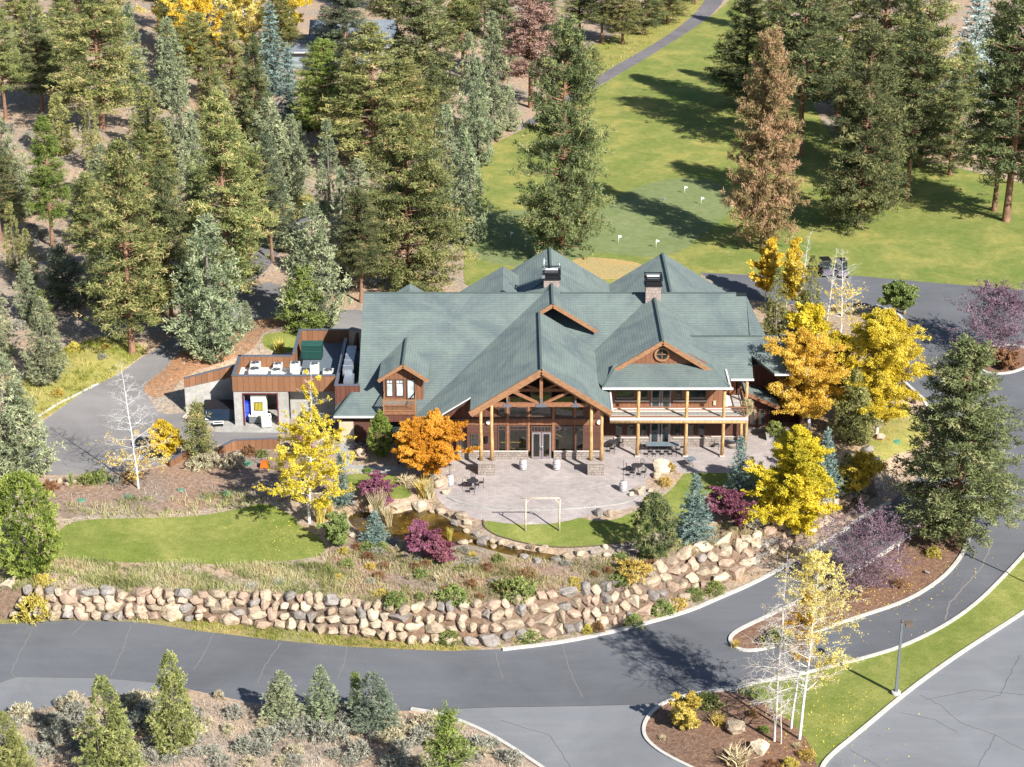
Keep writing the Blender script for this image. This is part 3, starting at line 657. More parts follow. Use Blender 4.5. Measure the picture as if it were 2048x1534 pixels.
# fascias / gutters
def fas(a, b, h=.3, w=.12, m='fascia', name='fascia', dz=-.16): 
    a = (a[0], a[1], a[2]+dz); b = (b[0], b[1], b[2]+dz); return pb(MB().beam(a, b, w, h), name, M[m])
fas((2.57,161.93,10.3),(-3.75,161.93,zL(-3.75)-.0),.42,.16,dz=-.24); fas((2.57,161.93,10.3),(8.86,161.93,zE(8.86)),.42,.16,dz=-.24)
fas((2.57,162.15,9.95),(-3.6,162.15,zL(-3.6)-.35),.26,.2,dz=-.24); fas((2.57,162.15,9.95),(8.7,162.15,zE(8.7)-.35),.26,.2,dz=-.24)
fas((-3.72,165.03,zL(-3.72)),(-9.02,165.03,zL(-9.02)),.3,.12,'trimd'); fas((-3.72,164.98,zL(-3.72)+.03),(-9.02,164.98,zL(-9.02)+.03),.1,.14,'trimw',dz=-.02)
fas((3.85,176.22,11.1),(8.05,176.22,zU(8.05)),.34); fas((3.85,176.22,11.1),(2.6,176.22,zL(2.6)),.34)
fas((RX,167.93,RZ),(18.2,167.93,zR(18.2)),.38,.14); fas((RX,167.93,RZ),(9.3,167.93,zR(9.3)),.38,.14)
fas((DX,169.43,7.72),(DX-2.32,169.43,zD(DX-2.32)),.32); fas((DX,169.43,7.72),(DX+2.32,169.43,zD(DX+2.32)),.32)
fas((21.7,170.93,4.36),(25,170.93,2.83),.32,m='timber')
def gut(a, b): return pb(MB().beam(a, b, .16, .16), 'gutter', M['trimw'])
gut((-16.45,168.5,2.86),(-11.9,168.5,2.86)); gut((8.15,165.72,6.86),(19.95,165.72,6.86)); gut((20.2,170.02,5.95),(22.35,170.02,5.95)); gut((24.3,170.5,6.25),(27.6,170.5,6.25))
gut((8.9,162.1,6.28),(8.9,166.9,6.28)); gut((19.72,165.8,6.9),(19.72,170,6.95))
# vent pipes (V shaped flashings)
for px, py in ((738,705),(722,775),(1007.5,634),(1449,657)):
    Y = Yp(py, 7); 
    for _ in range(8): Y = Yp(py, zM(Y))
    x = Xp(px, Y, zM(Y)); z = zM(Y)
    v = MB().tube([(x,Y,z-.1),(x,Y,z+.45)], .07, 6).tube([(x,Y,z+.4),(x+.12,Y,z+.75)], .03, 5).tube([(x,Y,z+.4),(x-.12,Y,z+.75)], .03, 5)
    v.slab([(x-.2,Y-.25,z-.12),(x+.2,Y-.25,z-.12),(x+.2,Y+.15,z+.13),(x-.2,Y+.15,z+.13)], .03)
    pb(v, 'vent_pipe', M['metal'])
# chimneys
def chimney(px, y0, w_, z0, zt, label, ant=False):
    x = Xp(px, y0, zt-1.5); c = pb(MB().box(x-w_/2, x+w_/2, y0-.6, y0+.6, z0, zt-1.0), 'chimney', M['chst'], label=label)
    k = MB().box(x-w_/2-.14, x+w_/2+.14, y0-.72, y0+.72, zt-1.0, zt-.86).box(x-w_/2, x+w_/2, y0-.58, y0+.58, zt-.86, zt-.42).box(x-w_/2-.14, x+w_/2+.14, y0-.74, y0+.74, zt-.42, zt-.3)
    for sx in (-1, 1):
        for sy in (-1, 1): k.box(x+sx*(w_/2+.05)-.05, x+sx*(w_/2+.05)+.05, y0+sy*.62-.05, y0+sy*.62+.05, zt-.3, zt)
        k.box(x+sx*(w_/2+.08)-.04, x+sx*(w_/2+.08)+.04, y0-.7, y0+.7, zt-.1, zt)
        k.box(x-w_/2-.1, x+w_/2+.1, y0+sx*.66-.04, y0+sx*.66+.04, zt-.1, zt)
    pb(k, 'chimney_cap', M['black'], c)
    pb(MB().box(x-w_/2+.12, x+w_/2-.12, y0-.45, y0+.45, zt-.3, zt-.2), 'flue_top', M['whiter'], c)
    if ant:
        a = MB().tube([(x-.75,y0-.5,zt-1.5),(x-.75,y0-.5,zt+1.2)], .035, 5).tube([(x-1.05,y0-.5,zt+.9),(x-.45,y0-.5,zt+.9)], .03, 5).tube([(x+.75,y0,zt-.3),(x+.75,y0,zt+.5)], .03, 5).box(x-.95,x-.6,y0-.6,y0-.4,zt-.2,zt+.1).box(x-.95,x-.65,y0-.6,y0-.4,zt-.9,zt-.5)
        pb(a, 'antenna', M['metal'], c)
M['chst'] = stonemat('chimney_stone', ((.16,.13,.12),(.30,.24,.22),(.40,.33,.30)), .35, .16)
chimney(1103, 182.6, 1.5, 9.5, Zp(536, 182.6), 'stone chimney with antennas', True)
chimney(1306, 179.9, 1.45, 9.0, Zp(549, 179.9), 'stone chimney near the right gable')
# ---- walls
def wall(x0, x1, Y, z0, z1, m, th=.3, name='wall'): return pb(MB().box(x0, x1, Y, Y+th, z0, z1), name, M[m])
def gable(pts, Y, m, th=.25):
    f = [(x, Y, z) for x, z in pts]; bk = [(x, Y+th, z) for x, z in pts]; mb = MB(); mb.face(f); mb.face(bk[::-1])
    n = len(f)
    for k in range(n): mb.face([f[k], bk[k], bk[(k+1)%n], f[(k+1)%n]])
    return pb(mb, 'wall', M[m])
def window(x0, x1, Y, z0, z1, nv=0, nh=0, m='frame', gl='glass', head=False, name='window', fr=.09):
    f = MB(); d0, d1 = Y-.07, Y+.02
    f.box(x0,x0+fr,d0,d1,z0,z1).box(x1-fr,x1,d0,d1,z0,z1).box(x0+fr,x1-fr,d0,d1,z0,z0+fr).box(x0+fr,x1-fr,d0,d1,z1-fr,z1)
    for k in range(nv):
        xc = x0+(x1-x0)*(k+1)/(nv+1); f.box(xc-.03,xc+.03,d0+.01,d1,z0+fr,z1-fr)
    if head:
        zh = z1-.42; f.box(x0+fr,x1-fr,d0+.02,d1,zh-.03,zh+.03); q = max(2, round((x1-x0)/.45))
        for k in range(1, q): xc = x0+(x1-x0)*k/q; f.box(xc-.02,xc+.02,d0+.02,d1,zh+.03,z1-fr)
    o = pb(f, name, M[m])
    pb(MB().box(x0+fr*.8, x1-fr*.8, Y-.03, Y-.005, z0+fr*.8, z1-fr*.8), 'pane', M[gl], o)
    return o
def winp(px0, py0, px1, py1, Y, **k):
    zc = Zp((py0+py1)/2, Y); return window(Xp(px0, Y, zc), Xp(px1, Y, zc), Y, Zp(py1, Y), Zp(py0, Y), **k)
# left wing
YL = 169.2
wall(-16.0, -8.8, YL, -.3, 2.75, 'siding')
wall(-16.0, -15.7, 169.5, -.3, 2.75, 'siding', 21)
pb(MB().box(-14.1,-13.8,171.8,190,0,4.6), 'wall', M['siding']); pb(MB().box(20.9,21.3,171.5,189.7,0,6), 'wall', M['siding']); pb(MB().box(-13.8,20.9,189.7,190,0,4.8), 'wall', M['siding'])
gableL = MB(); gableL.face([(-13.95,171.8,4.4),(-13.95,180.7,10.2),(-13.95,190,4.4)]); pb(gableL, 'wall', M['siding'])
td = pb(MB().box(Xp(679,YL,1.3), Xp(708,YL,1.3), YL-.06, YL, .02, Zp(842,YL)), 'door', M['tan'], label='tan door of the left wing')
pb(MB().box(Xp(677.5,YL,1.3), Xp(679,YL,1.3), YL-.1, YL, 0, Zp(840,YL)).box(Xp(708,YL,1.3), Xp(709.5,YL,1.3), YL-.1, YL, 0, Zp(840,YL)).box(Xp(677.5,YL,1.3), Xp(709.5,YL,1.3), YL-.1, YL, Zp(842,YL), Zp(840,YL)), 'door_frame', M['frame'], td)
winp(781, 836, 799, 867, YL, head=True); winp(802, 836, 824, 867, YL, head=True)
# dormer walls & balcony
YD = 170.2
dx0, dx1 = Xp(766, YD, 6), Xp(846, YD, 6)
gable([(dx0,3.0),(dx1,3.0),(dx1,zD(dx1)-.2),(DX,7.5),(dx0,zD(dx0)-.2)], YD, 'batten')
pb(MB().box(dx0,dx0+.2,YD+.25,173.8,3.6,6.2).box(dx1-.2,dx1,YD+.25,173.8,3.6,6.2), 'wall', M['batten'])
winp(772, 758, 787.5, 793.5, YD, head=True, gl='glasspale', fr=.12); winp(791, 758, 808.5, 793.5, YD, head=True, gl='glasspale', fr=.12)
winp(813, 758, 830.5, 798, YD, gl='glasspale', fr=.12, name='door')
bz = Zp(824, 168.1); b0, b1 = Xp(766, 168.1, 4), Xp(832, 168.1, 4)
bal = pb(MB().box(b0, b1, 168.05, YD, bz-.25, bz+.05), 'balcony', M['timber'], label='small timber balcony under the dormer')
pb(MB().box(b0+.1,b1-.1,168.15,YD,bz-1.0,bz-.25), 'bracket_box', M['battend'], bal)
rl = MB(); zt = Zp(799.5, 168.1)
rl.box(b0,b1,168.05,168.17,zt-.1,zt); rl.box(b0,b1,168.08,168.15,bz+.12,bz+.2)
for x in (b0, b1-.14): rl.box(x, x+.14, 168.03, 168.17, bz, zt+.05); rl.box(x+.02,x+.1,168.17,YD,zt-.1,zt)
n = 26
for k in range(1, n): x = b0+(b1-b0)*k/n; rl.box(x-.02,x+.02,168.09,168.13,bz+.2,zt-.1)
for x in (b0+.05, b1-.1):
    for k in range(1, 9): y = 168.15+(YD-168.2)*k/9; rl.box(x, x+.04, y-.02, y+.02, bz+.05, zt-.1)
pb(rl, 'railing', M['fascia'], bal)
# entry: openings in the wall at Y=165.6
YE = 165.6
zb_, zbase = Zp(902, YE), Zp(904.5, YE)
zlt = Zp(850, YE); zb2, zb1 = Zp(849, YE), Zp(838.5, YE); zut, zub = Zp(813.5, YE), Zp(832.5, YE)
xE = lambda px, z=2: Xp(px, YE, z)
xa, xw0, xw1, xb_ = xE(916), xE(995), xE(1168), xE(1207)
xd0, xd1 = xE(1059), xE(1105)
# stone base, lower walls
pb(MB().box(-8.7,xd0-.12,YE-.14,YE+.3,-.3,zb_).box(xd1+.12,8.3,YE-.14,YE+.3,-.3,zb_), 'stone_base', M['stone'])
pb(MB().box(-8.8,xd0-.12,YE-.24,YE-.1,zb_,zb_+.1).box(xd1+.12,8.3,YE-.24,YE-.1,zb_,zb_+.1), 'sill', M['sill'])
pb(MB().box(-6.2,xw0,YE,YE+.3,zb_,zlt).box(-8.7,-6.2,YE,YE+.3,zb_,2.8).box(xw1,8.3,YE,YE+.3,zb_,zlt), 'wall', M['siding'])
xb1 = 3.04+(zb1+.35-10.6)/S; xb2 = 3.04+(zub+.25-10.6)/S
pb(MB().box(xb1,8.3,YE,YE+.3,zlt,zb1), 'wall', M['batten'])
pb(MB().box(xb2,8.3,YE-.03,YE+.3,zb1,zub-.1), 'wall', M['trimd'])
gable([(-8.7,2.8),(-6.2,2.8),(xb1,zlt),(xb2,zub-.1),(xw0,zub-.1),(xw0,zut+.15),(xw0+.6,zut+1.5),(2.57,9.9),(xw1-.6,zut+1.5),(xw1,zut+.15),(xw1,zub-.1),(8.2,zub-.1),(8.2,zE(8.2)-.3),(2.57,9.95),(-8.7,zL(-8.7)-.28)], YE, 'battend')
# glazing units lower
for a, b in ((996,1013),(1018,1055),(1109,1148),(1150.5,1168)): winp(a, 850.5, b, 903, YE+.08, head=True, gl='clear', fr=.1)
for a, b in ((996,1011.5),(1018,1055),(1061,1103),(1109,1147),(1152,1168)): winp(a, 813.5, b, 833, YE+.08, gl='clear', fr=.09)
for (a, b, t0, t1) in ((1018,1055,800,788),(1061,1103,788,788),(1109,1147,788,800)): winp(a, max(t0,t1)-8, b, 811, YE+.08, gl='clear', fr=.09)
mb = MB()
for a, b in ((1013.2,1017.8),(1055.2,1060),(1104,1108.8)): mb.box(xE(a),xE(b),YE-.06,YE+.12,zb_,zut+.1)
mb.box(xE(1148),xE(1150.5),YE-.06,YE+.3,zb_,zlt).box(xE(1147),xE(1152),YE-.06,YE+.3,zub-.1,zut+.1)
pb(mb, 'wall_post', M['timber'])
zdt = Zp(864.5, YE)
winp(1062, 852, 1103, 863.5, YE+.05, nv=5, nh=1, gl='clear', name='transom_window')
for a, b in ((1063.5,1082.5),(1083.5,1102.5)):
    o = window(xE(a), xE(b), YE+.02, .03, zdt, gl='clear', m='framep', fr=.16, name='door'); pb(MB().tube([(xE(1081.5 if a < 1080 else 1084.5),YE-.12,.9),(xE(1081.5 if a < 1080 else 1084.5),YE-.12,1.3)], .03, 6), 'handle', M['metal'], o)
for a, b in ((919.5,934),(941.5,957.5)): winp(a, 867, b, 902.5, YE, head=True)
# interior of the entry hall
pb(MB().box(-8.5,8.2,YE+.35,176,.0,.04), 'floor', M['floor'])
pb(MB().box(-8.5,8.2,176,176.2,0,7).box(-8.6,-8.5,YE+.3,176,0,3).box(8.2,8.3,YE+.3,176,0,6), 'interior_wall', M['inner'])
for k in range(4): pb(MB().box(-3.5+k*2.6, -2.1+k*2.6, 170.5, 171.3, .74, .8).box(-2.85+k*2.6,-2.75+k*2.6,170.85,170.95,.04,.74), 'hall_table', M['white'])
# truss & posts
yt = 162.6
tr = MB(); zc = Zp(809, yt); xl, xr = Xp(976, yt, zc), Xp(1176, yt, zc)
tr.beam((xl,yt,zc),(xr,yt,zc),.3,.34)
xk = Xp(1082.5, yt, 8); tr.beam((xk,yt,zc),(xk,yt,9.7),.28,.3,(0,1,0))
for s in (-1, 1):
    xs1 = Xp(1014.5 if s < 0 else 1151, yt, 7); tr.beam((xs1,yt,zc-.1),(xs1,yt,(zL(xs1) if s < 0 else zE(xs1))-.5),.2,.22,(0,1,0))
    tr.beam((xk+s*.1,yt,zc+.05),(xk+s*3.1,yt,zc+1.55),.22,.24,(0,1,0))
pb(tr, 'truss', M['timber'])
tr = MB(); tr.beam((xl+.8,YE-.9,zc+.55),(xr-1,YE-.9,zc+.55),.25,.3); 
for s in (-1, 1): tr.beam((xk+s*.2,YE-.9,zc+.6),(xk+s*2.7,YE-.9,zc+1.5),.2,.22,(0,1,0))
pb(tr, 'truss', M['timber'])
gs = MB()
gs.slab([(xk-.55,yt-.17,zc-.1),(xk+.55,yt-.17,zc-.1),(xk+.55,yt-.19,zc+.16),(xk-.55,yt-.19,zc+.16)], .0); gs = MB().box(xk-.5,xk+.5,yt-.2,yt-.16,zc-.18,zc+.1).box(xk-.1,xk+.1,yt-.2,yt-.16,zc+.1,zc+.65)
for xs1 in (Xp(1014.5,yt,7), Xp(1151,yt,7)): gs.box(xs1-.35,xs1+.35,yt-.2,yt-.16,zc-.18,zc+.08).box(xs1-.07,xs1+.07,yt-.2,yt-.16,zc+.08,zc+.5)
pb(gs, 'gusset_plate', M['gusset'])
for a, b, p1, p2 in ((955,991,962,983.5),(1174,1209.5,1182,1203)):
    yf = 162.0; x0, x1 = Xp(a,yf,.6), Xp(b,yf,.6)
    pr = pb(MB().box(x0+.05,x1-.05,yf+.05,yf+.95,-.3,1.12), 'stone_pier', M['stone'])
    pb(MB().box(x0-.03,x1+.03,yf-.03,yf+1.03,1.12,1.24), 'cap', M['stonecap'], pr)
    for p in (p1, p2):
        x = Xp(p, yf+.5, 3); top = (zL(x) if x < 2.57 else zE(x))-.35
        pb(MB().tube([(x,yf+.5,1.24),(x+.02,yf+.5,2.6),(x-.02,yf+.5,4.4),(x,yf+.5,top)], [.18,.165,.15,.14], 10), 'post', M['log'])
pb(MB().box(-3.6,-3.4,162.4,165.5,zL(-3.5)-.55,zL(-3.5)-.25).box(8.5,8.7,162.4,165.6,zE(8.6)-.55,zE(8.6)-.25), 'beam', M['fascia'])
for px, py in ((977,843),(1198,843)):
    x = Xp(px, YE, Zp(py,YE)); z = Zp(py,YE); pb(MB().tube([(x,YE-.22,z),(x,YE-.02,z)], .2, 14), 'wall_lamp', M['white'])
z = Zp(878,YE); pb(MB().box(Xp(973,YE,z)-.14,Xp(973,YE,z)+.14,YE-.2,YE,z-.3,z+.3), 'wall_sconce', M['black'])
# deck wing
YK = 168.35
x0, x1 = 8.3, Xp(1447, YK, 5)
zs_ = Zp(872.5, YK); zdk = 3.85
pb(MB().box(8.3,21.0,YK-.12,YK+.3,-.3,zs_), 'stone_base', M['stone'])
pb(MB().box(8.3,21.0,YK,YK+.3,zs_,zdk-.3), 'wall', M['siding'])
for a, b in ((1230,1245.5),(1253,1268),(1281,1294),(1347.5,1362),(1375,1388),(1395.5,1410.5)):
    o = winp(a, 848, b, 872.5, YK); 
pb(MB().box(Xp(1228,YK,1),Xp(1296,YK,1),YK-.22,YK-.1,zs_-.12,zs_).box(Xp(1345,YK,1),Xp(1413,YK,1),YK-.22,YK-.1,zs_-.12,zs_).box(Xp(1422,YK,1),21.0,YK-.2,YK-.1,zs_-.02,zs_+.08), 'sill', M['sill'])
for a, b in ((1299,1318.5),(1321,1340)): window(Xp(a,YK,1), Xp(b,YK,1), YK-.12, .03, 2.55, m='framep', fr=.17, name='door')
wall(x0, x1, YK, zdk, 6.9, 'batten'); pb(MB().box(x1-.3,x1,YK+.3,171.5,zdk,6.4), 'wall', M['batten'])
wall(x1, 21.0, 171.5, zdk-.5, 5.9, 'batten')
for a, b in ((1231.5,1269),(1281,1296),(1349,1364),(1377,1413)): winp(a, 777, b, 799.5, YK, m='frame')
for a, b in ((1302,1321),(1323,1342)): window(Xp(a,YK,5), Xp(b,YK,5), YK-.04, zdk+.05, Zp(777,YK), m='framep', fr=.13, name='door')
pb(MB().box(Xp(1229,YK,5),Xp(1299,YK,5),YK-.12,YK,Zp(802.5,YK),Zp(800,YK)).box(Xp(1346,YK,5),Xp(1415,YK,5),YK-.12,YK,Zp(802.5,YK),Zp(800,YK)), 'sill', M['sill'])
z = Zp(805,YK); x = Xp(1429,YK,z); pb(MB().box(x-.12,x+.12,YK-.15,YK,z-.2,z+.2), 'wall_lamp', M['tan'])
gable([(9.6,8.0),(18.0,8.0),(RX,RZ-.15)], 168.65, 'batten')
# round window
zr = Zp(708, 168.6); xr_ = Xp(1324, 168.6, zr)
ring = MB(); n = 28
for k in range(n):
    a, b = 2*math.pi*k/n, 2*math.pi*(k+1)/n
    P = lambda r, t, y: (xr_+r*math.cos(t), y, zr+r*math.sin(t))
    ring.hexa([P(.52,a,168.45),P(.7,a,168.45),P(.7,b,168.45),P(.52,b,168.45),P(.52,a,168.64),P(.7,a,168.64),P(.7,b,168.64),P(.52,b,168.64)])
ring.box(xr_-.03,xr_+.03,168.5,168.6,zr-.52,zr+.52).box(xr_-.52,xr_+.52,168.5,168.6,zr-.03,zr+.03)
o = pb(ring, 'window', M['fascia'], label='round gable window with cross bars')
pb(MB().tube([(xr_,168.56,zr),(xr_,168.62,zr)], .55, 24), 'pane', M['glass'], o)
# deck
xd = Xp(1493, 166.1, 3.9)
dk = pb(MB().box(8.9,xd,165.95,YK,zdk-.15,zdk).box(x1,xd,YK,171.4,zdk-.15,zdk), 'deck', M['deck'], label='upper deck with pale boards')
pb(MB().box(8.9,xd,165.8,165.95,zdk-.16,zdk+.02).box(xd,xd+.12,165.8,171.4,zdk-.16,zdk+.02), 'deck_edge', M['trimw'], dk)
pb(MB().tube([(8.9,166.05,zdk-.36),(xd,166.05,zdk-.36)], .2, 10).tube([(xd-.2,166.1,zdk-.36),(xd-.2,171.3,zdk-.36)], .16, 8), 'beam', M['log'])
rl = MB(); rt = zdk+1.08; y = 166.05
rl.box(8.9,xd,y-.06,y+.06,rt-.09,rt).box(8.9,xd,y-.03,y+.03,rt-.34,rt-.27).box(8.9,xd,y-.03,y+.03,zdk+.1,zdk+.18)
rl.box(xd-.1,xd,y,171.4,rt-.09,rt).box(xd-.08,xd-.02,y,171.4,zdk+.1,zdk+.18)
pb(rl, 'railing', M['timber'], dk)
bl = MB()
for k in range(104): x = 8.95+(xd-9.0)*k/103; bl.box(x-.007,x+.007,y-.007,y+.007,zdk+.18,rt-.34)
for k in range(42): yy = y+.1+k*.125; bl.box(xd-.062,xd-.038,yy-.012,yy+.012,zdk+.18,rt-.09)
pb(bl, 'balusters', M['black'], dk)
for px in (1277, 1373.3, 1447.5):
    x = Xp(px-1, 166.1, 3); pb(MB().tube([(x-.02,166.1,.1),(x+.01,166.1,2.2),(x-.01,166.1,4.6),(x,166.1,6.75)], [.17,.16,.15,.14], 10), 'post', M['log'])
    pb(MB().box(x-.22,x+.22,165.88,166.32,0,.12), 'footing', M['sill'])
for px, y_, zt_, m_ in ((1492,167.2,3.7,'logd'),(1482,168.6,3.7,'log'),(1490.5,169.6,5.9,'log')):
    x = Xp(px, y_, 2); pb(MB().tube([(x,y_,0),(x+.01,y_,zt_*.5),(x,y_,zt_)], [.16,.15,.14], 8), 'post', M[m_])
# awning-like lamps under the beam
mb = MB()
for k in range(14): x = 9.3+k*.88; mb.tube([(x,166.4,zdk-.62),(x,166.4,zdk-.5)], .035, 5)
pb(mb, 'string_bulbs', M['white'])
# east side wing
YV = 171.6; xv0, xv1 = 21.3, Xp(1537, YV, 1.5)
wall(xv0, xv1, YV, .5, 3.0, 'siding'); pb(MB().box(xv1-.3,xv1,YV+.3,178,-.2,2.8), 'wall', M['siding'])
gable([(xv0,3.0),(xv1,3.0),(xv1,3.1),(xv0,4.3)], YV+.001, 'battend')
pb(MB().box(xv0,xv1+.05,YV-.15,YV+.3,-.3,.5), 'stone_base', M['stone'])
winp(1500, 818, 1510, 850, YV, head=True); winp(1516, 818, 1529, 851, YV, head=True)
pb(MB().tube([(xv1+.05,YV-.2,0),(xv1+.05,YV-.2,2.9)], .05, 6), 'downspout', M['trimd'])
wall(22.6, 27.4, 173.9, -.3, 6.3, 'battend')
pb(MB().box(27.1,27.4,171.5,178,-.3,6.1), 'wall', M['siding'])
# ---------------------------------------------------------------- service building (left)
SB = tag(empty('service_building', (-22, 175, 0)), 'flat roofed concrete service annex with rust panel parapet and rooftop fans', 'building')
def sb(mb, name, m, parent=SB, label=None):
    o = mb.build(name, m, parent); o.matrix_parent_inverse = Matrix.Translation(-Vector(SB.location)) if parent is SB else Matrix.Identity(4)
    if label: o['label'] = label
    return o
YS = 173.0; za, zr0 = Zp(752,YS), Zp(783,YS)
X_ = lambda px, z=3: Xp(px, YS, z)
xa0, xa1, xa2 = X_(466), X_(576), X_(672)
zrf = za-1.15
xo0, xo1, zo = X_(487), X_(553), Zp(789, YS)
sb(MB().box(xa0+.05,xo0,YS+.1,YS+.5,-.3,zr0).box(xo1,xa1,YS+.1,YS+.5,-.3,zr0).box(xo0,xo1,YS+.1,YS+.5,zo,zr0).box(xa0+.05,xa0+.4,YS+.5,YS+7.5,-.3,zr0)
   .box(xo0,xo1,YS+5,YS+5.2,0,zo), 'wall', M['concrete'])
sb(MB().box(xa1+2.2,xa2,YS+1.2,YS+1.6,-.3,zr0).box(xa1,xa1+2.2,YS+1.6,YS+1.9,-.3,zr0), 'wall', M['concrete'])
sb(MB().box(xo0-.12,xo0,YS+.04,YS+.2,0,zo).box(xo1,xo1+.12,YS+.04,YS+.2,0,zo).box(xo0-.12,xo1+.12,YS+.04,YS+.2,zo,zo+.1), 'door_frame', flat('dark_red_frame', (.12,.02,.03)))
sb(MB().box(xa0,xa1,YS,YS+.22,zr0,za).box(xa1,xa2,YS,YS+.22,zr0,za), 'parapet', M['panelwood'])
YB = YS+5.2
sb(MB().box(xa0,xa0+.22,YS+.22,YB,zr0,za), 'parapet', M['panelwoody'])
sb(MB().box(xa0+.22,xa1,YB-.22,YB,zr0,za), 'parapet', M['panelwood'])
sb(MB().box(xa1,xa1+.22,YB-.22,YB+6.5,zr0,za+.2), 'parapet', M['panelwoody'])
sb(MB().box(xa1+.22,xa2+.4,YB+6.3,YB+6.5,zr0,za+.2), 'parapet', M['panelwood'])
sb(MB().box(xa0-.05,xa2,YS-.05,YS+.27,za,za+.07).box(xa0-.05,xa0+.27,YS+.27,YB,za,za+.07).box(xa0-.05,xa1,YB-.27,YB+.05,za,za+.07).box(xa1-.05,xa1+.27,YB+.05,YB+6.5,za+.2,za+.27).box(xa1+.27,xa2+.4,YB+6.25,YB+6.55,za+.2,za+.27), 'coping', M['gusset'])
sb(MB().box(xa0+.22,xa1+.8,YS+.22,YB,zrf-.2,zrf), 'roof', M['whiter'], label='white membrane roof deck')
M['deckshade'] = flat('painted_deck_shade', (.12,.15,.18), .8)  # shade over this half of the roof yard is put into the colour
sb(MB().box(xa1+.8,xa2+.4,YS+.22,YB+6.3,zrf-.2,zrf-.01), 'roof', M['deckshade'], label='roof deck beside the lodge with shade put into its colour')
# mechanical gallery against the lodge
gx0, gx1 = Xp(677, 175, 4.5), -14.15
sb(MB().box(gx0,gx1,170.9,171.1,2.9,5.0).box(gx0,gx0+.2,171.1,183,2.9,5.0), 'parapet', M['battend'])
sb(MB().box(gx0-.05,gx1,170.85,171.15,5.0,5.07).box(gx0-.05,gx0+.25,171.15,183,5.0,5.07), 'coping', M['gusset'])
sb(MB().box(gx0+.2,gx1,171.1,183,3.4,3.7), 'roof', M['deckshade'])
# duct
dct = MB(); dx = Xp(700, 176, 5.5)
dct.box(dx-.5,dx+.4,173.4,179.5,4.9,5.6).box(dx-.3,dx+.6,171.6,173.4,4.2,5.2)
for k in range(4): dct.box(dx-.55,dx+.45,174.4+k*1.4,174.47+k*1.4,4.87,5.64)
tag(dct.build('duct', M['metal']), 'long galvanized metal duct beside the left roof edge', 'duct')
M['acw'] = flat('ac_cabinet', (.62,.62,.58), .5, .2)
def acunit(px, py, w_, h_, label, dark=False):
    z = zrf; Y = Yp(py, z); x = Xp(px, Y, z)
    t = tag(empty('rooftop_fan_unit', (x, Y, z)), label, 'air conditioner', 'rooftop air conditioning units')
    mb = MB(); mb.box(-w_/2,w_/2,-w_/2,w_/2,.05,h_); 
    for k in range(6): mb.box(-w_/2+.08,w_/2-.08,-w_/2-.015,-w_/2,.15+k*(h_-.3)/6,.2+k*(h_-.3)/6)
    mb.build('cabinet', M['acw'], t)
    r_ = w_*.4
    f = MB().tube([(0,0,h_),(0,0,h_+.07)], r_, 16); f.build('fan_grille', M['metal'], t)
    g = MB().tube([(0,0,h_+.072),(0,0,h_+.078)], r_*.82, 16); g.build('fan_opening', M['black'], t)
    hb = MB().tube([(0,0,h_+.08),(0,0,h_+.11)], r_*.22, 8)
    for k in range(6): a = k*math.pi/3; hb.beam((0,0,h_+.095),(math.cos(a)*r_,math.sin(a)*r_,h_+.095),.02,.02)
    hb.build('fan_guard', M['metal'], t)
for px, py, w_, h_, l in ((511.5,740,.95,.75,'rear left square fan unit on the white roof deck'),(510,751,1.05,.7,'front left square fan unit on the white roof deck'),(556.5,739,.85,.6,'small rear fan unit in the middle of the white roof deck'),
    (553.5,750,.95,.55,'front middle fan unit on the white roof deck'),(591,748,.9,1.15,'tall white fan unit at the right end of the white roof deck'),(630,749,.85,1.1,'tall round topped fan unit in the shade of the parapet'),(657,751,1.0,.55,'low fan unit in the shade nearest the lodge'),
    (579,751.5,.8,.2,'low flat round vent at the front edge of the roof deck'),(612,751,.6,.5,'smallest cylindrical vent unit in the parapet shade')): acunit(px, py, w_, h_, l)
Yg = Yp(716, zrf); xg = Xp(625, Yg, zrf)
g = tag(empty('generator', (xg, Yg, zrf)), 'green equipment cabinet in the roof yard, its shade put into the colour', 'generator')
MB().box(-1,1,-.6,.6,.1,1.5).build('cabinet', flat('shade_darkened_green_metal', (.012,.05,.042), .5), g)  # green darkened to stand in for the shade on the cabinet
MB().box(-1.05,1.05,-.65,.65,1.5,1.58).box(-1,1,-.62,-.6,.9,.95).build('lid', flat('green_lid', (.025,.09,.075), .5), g)
# sloping wing wall and its cladding
x0w, x1w = Xp(368, 175, 2), xa0
WWm = tag(empty('retaining_wall', (x0w, 174, 0)), 'sloping concrete wing wall topped with rust coloured panels left of the annex', 'wall')
def wl(mb, name, m):
    o = mb.build(name, m, WWm); o.matrix_parent_inverse = Matrix.Translation(-Vector(WWm.location)); return o
ya, yb = 175.6, 177.2
zt0, zt1 = Zp(757, ya), Zp(729, yb)
q = lambda y0_, y1_, za0, za1, zb0, zb1: [(x0w,y0_,za0),(x1w,y1_,za1),(x1w,y1_+.3,za1),(x0w,y0_+.3,za0),(x0w,y0_,zb0),(x1w,y1_,zb1),(x1w,y1_+.3,zb1),(x0w,y0_+.3,zb0)]
wl(MB().hexa(q(ya,yb,-.5,-.5,zt0-.9,zt1-1.1)), 'concrete_face', M['concrete'])
wl(MB().hexa(q(ya-.1,yb-.1,zt0-.9,zt1-1.1,zt0,zt1)), 'panel_cladding', M['panelwood'])
wl(MB().hexa(q(ya-.15,yb-.15,zt0,zt1,zt0+.07,zt1+.07)), 'coping', M['gusset'])
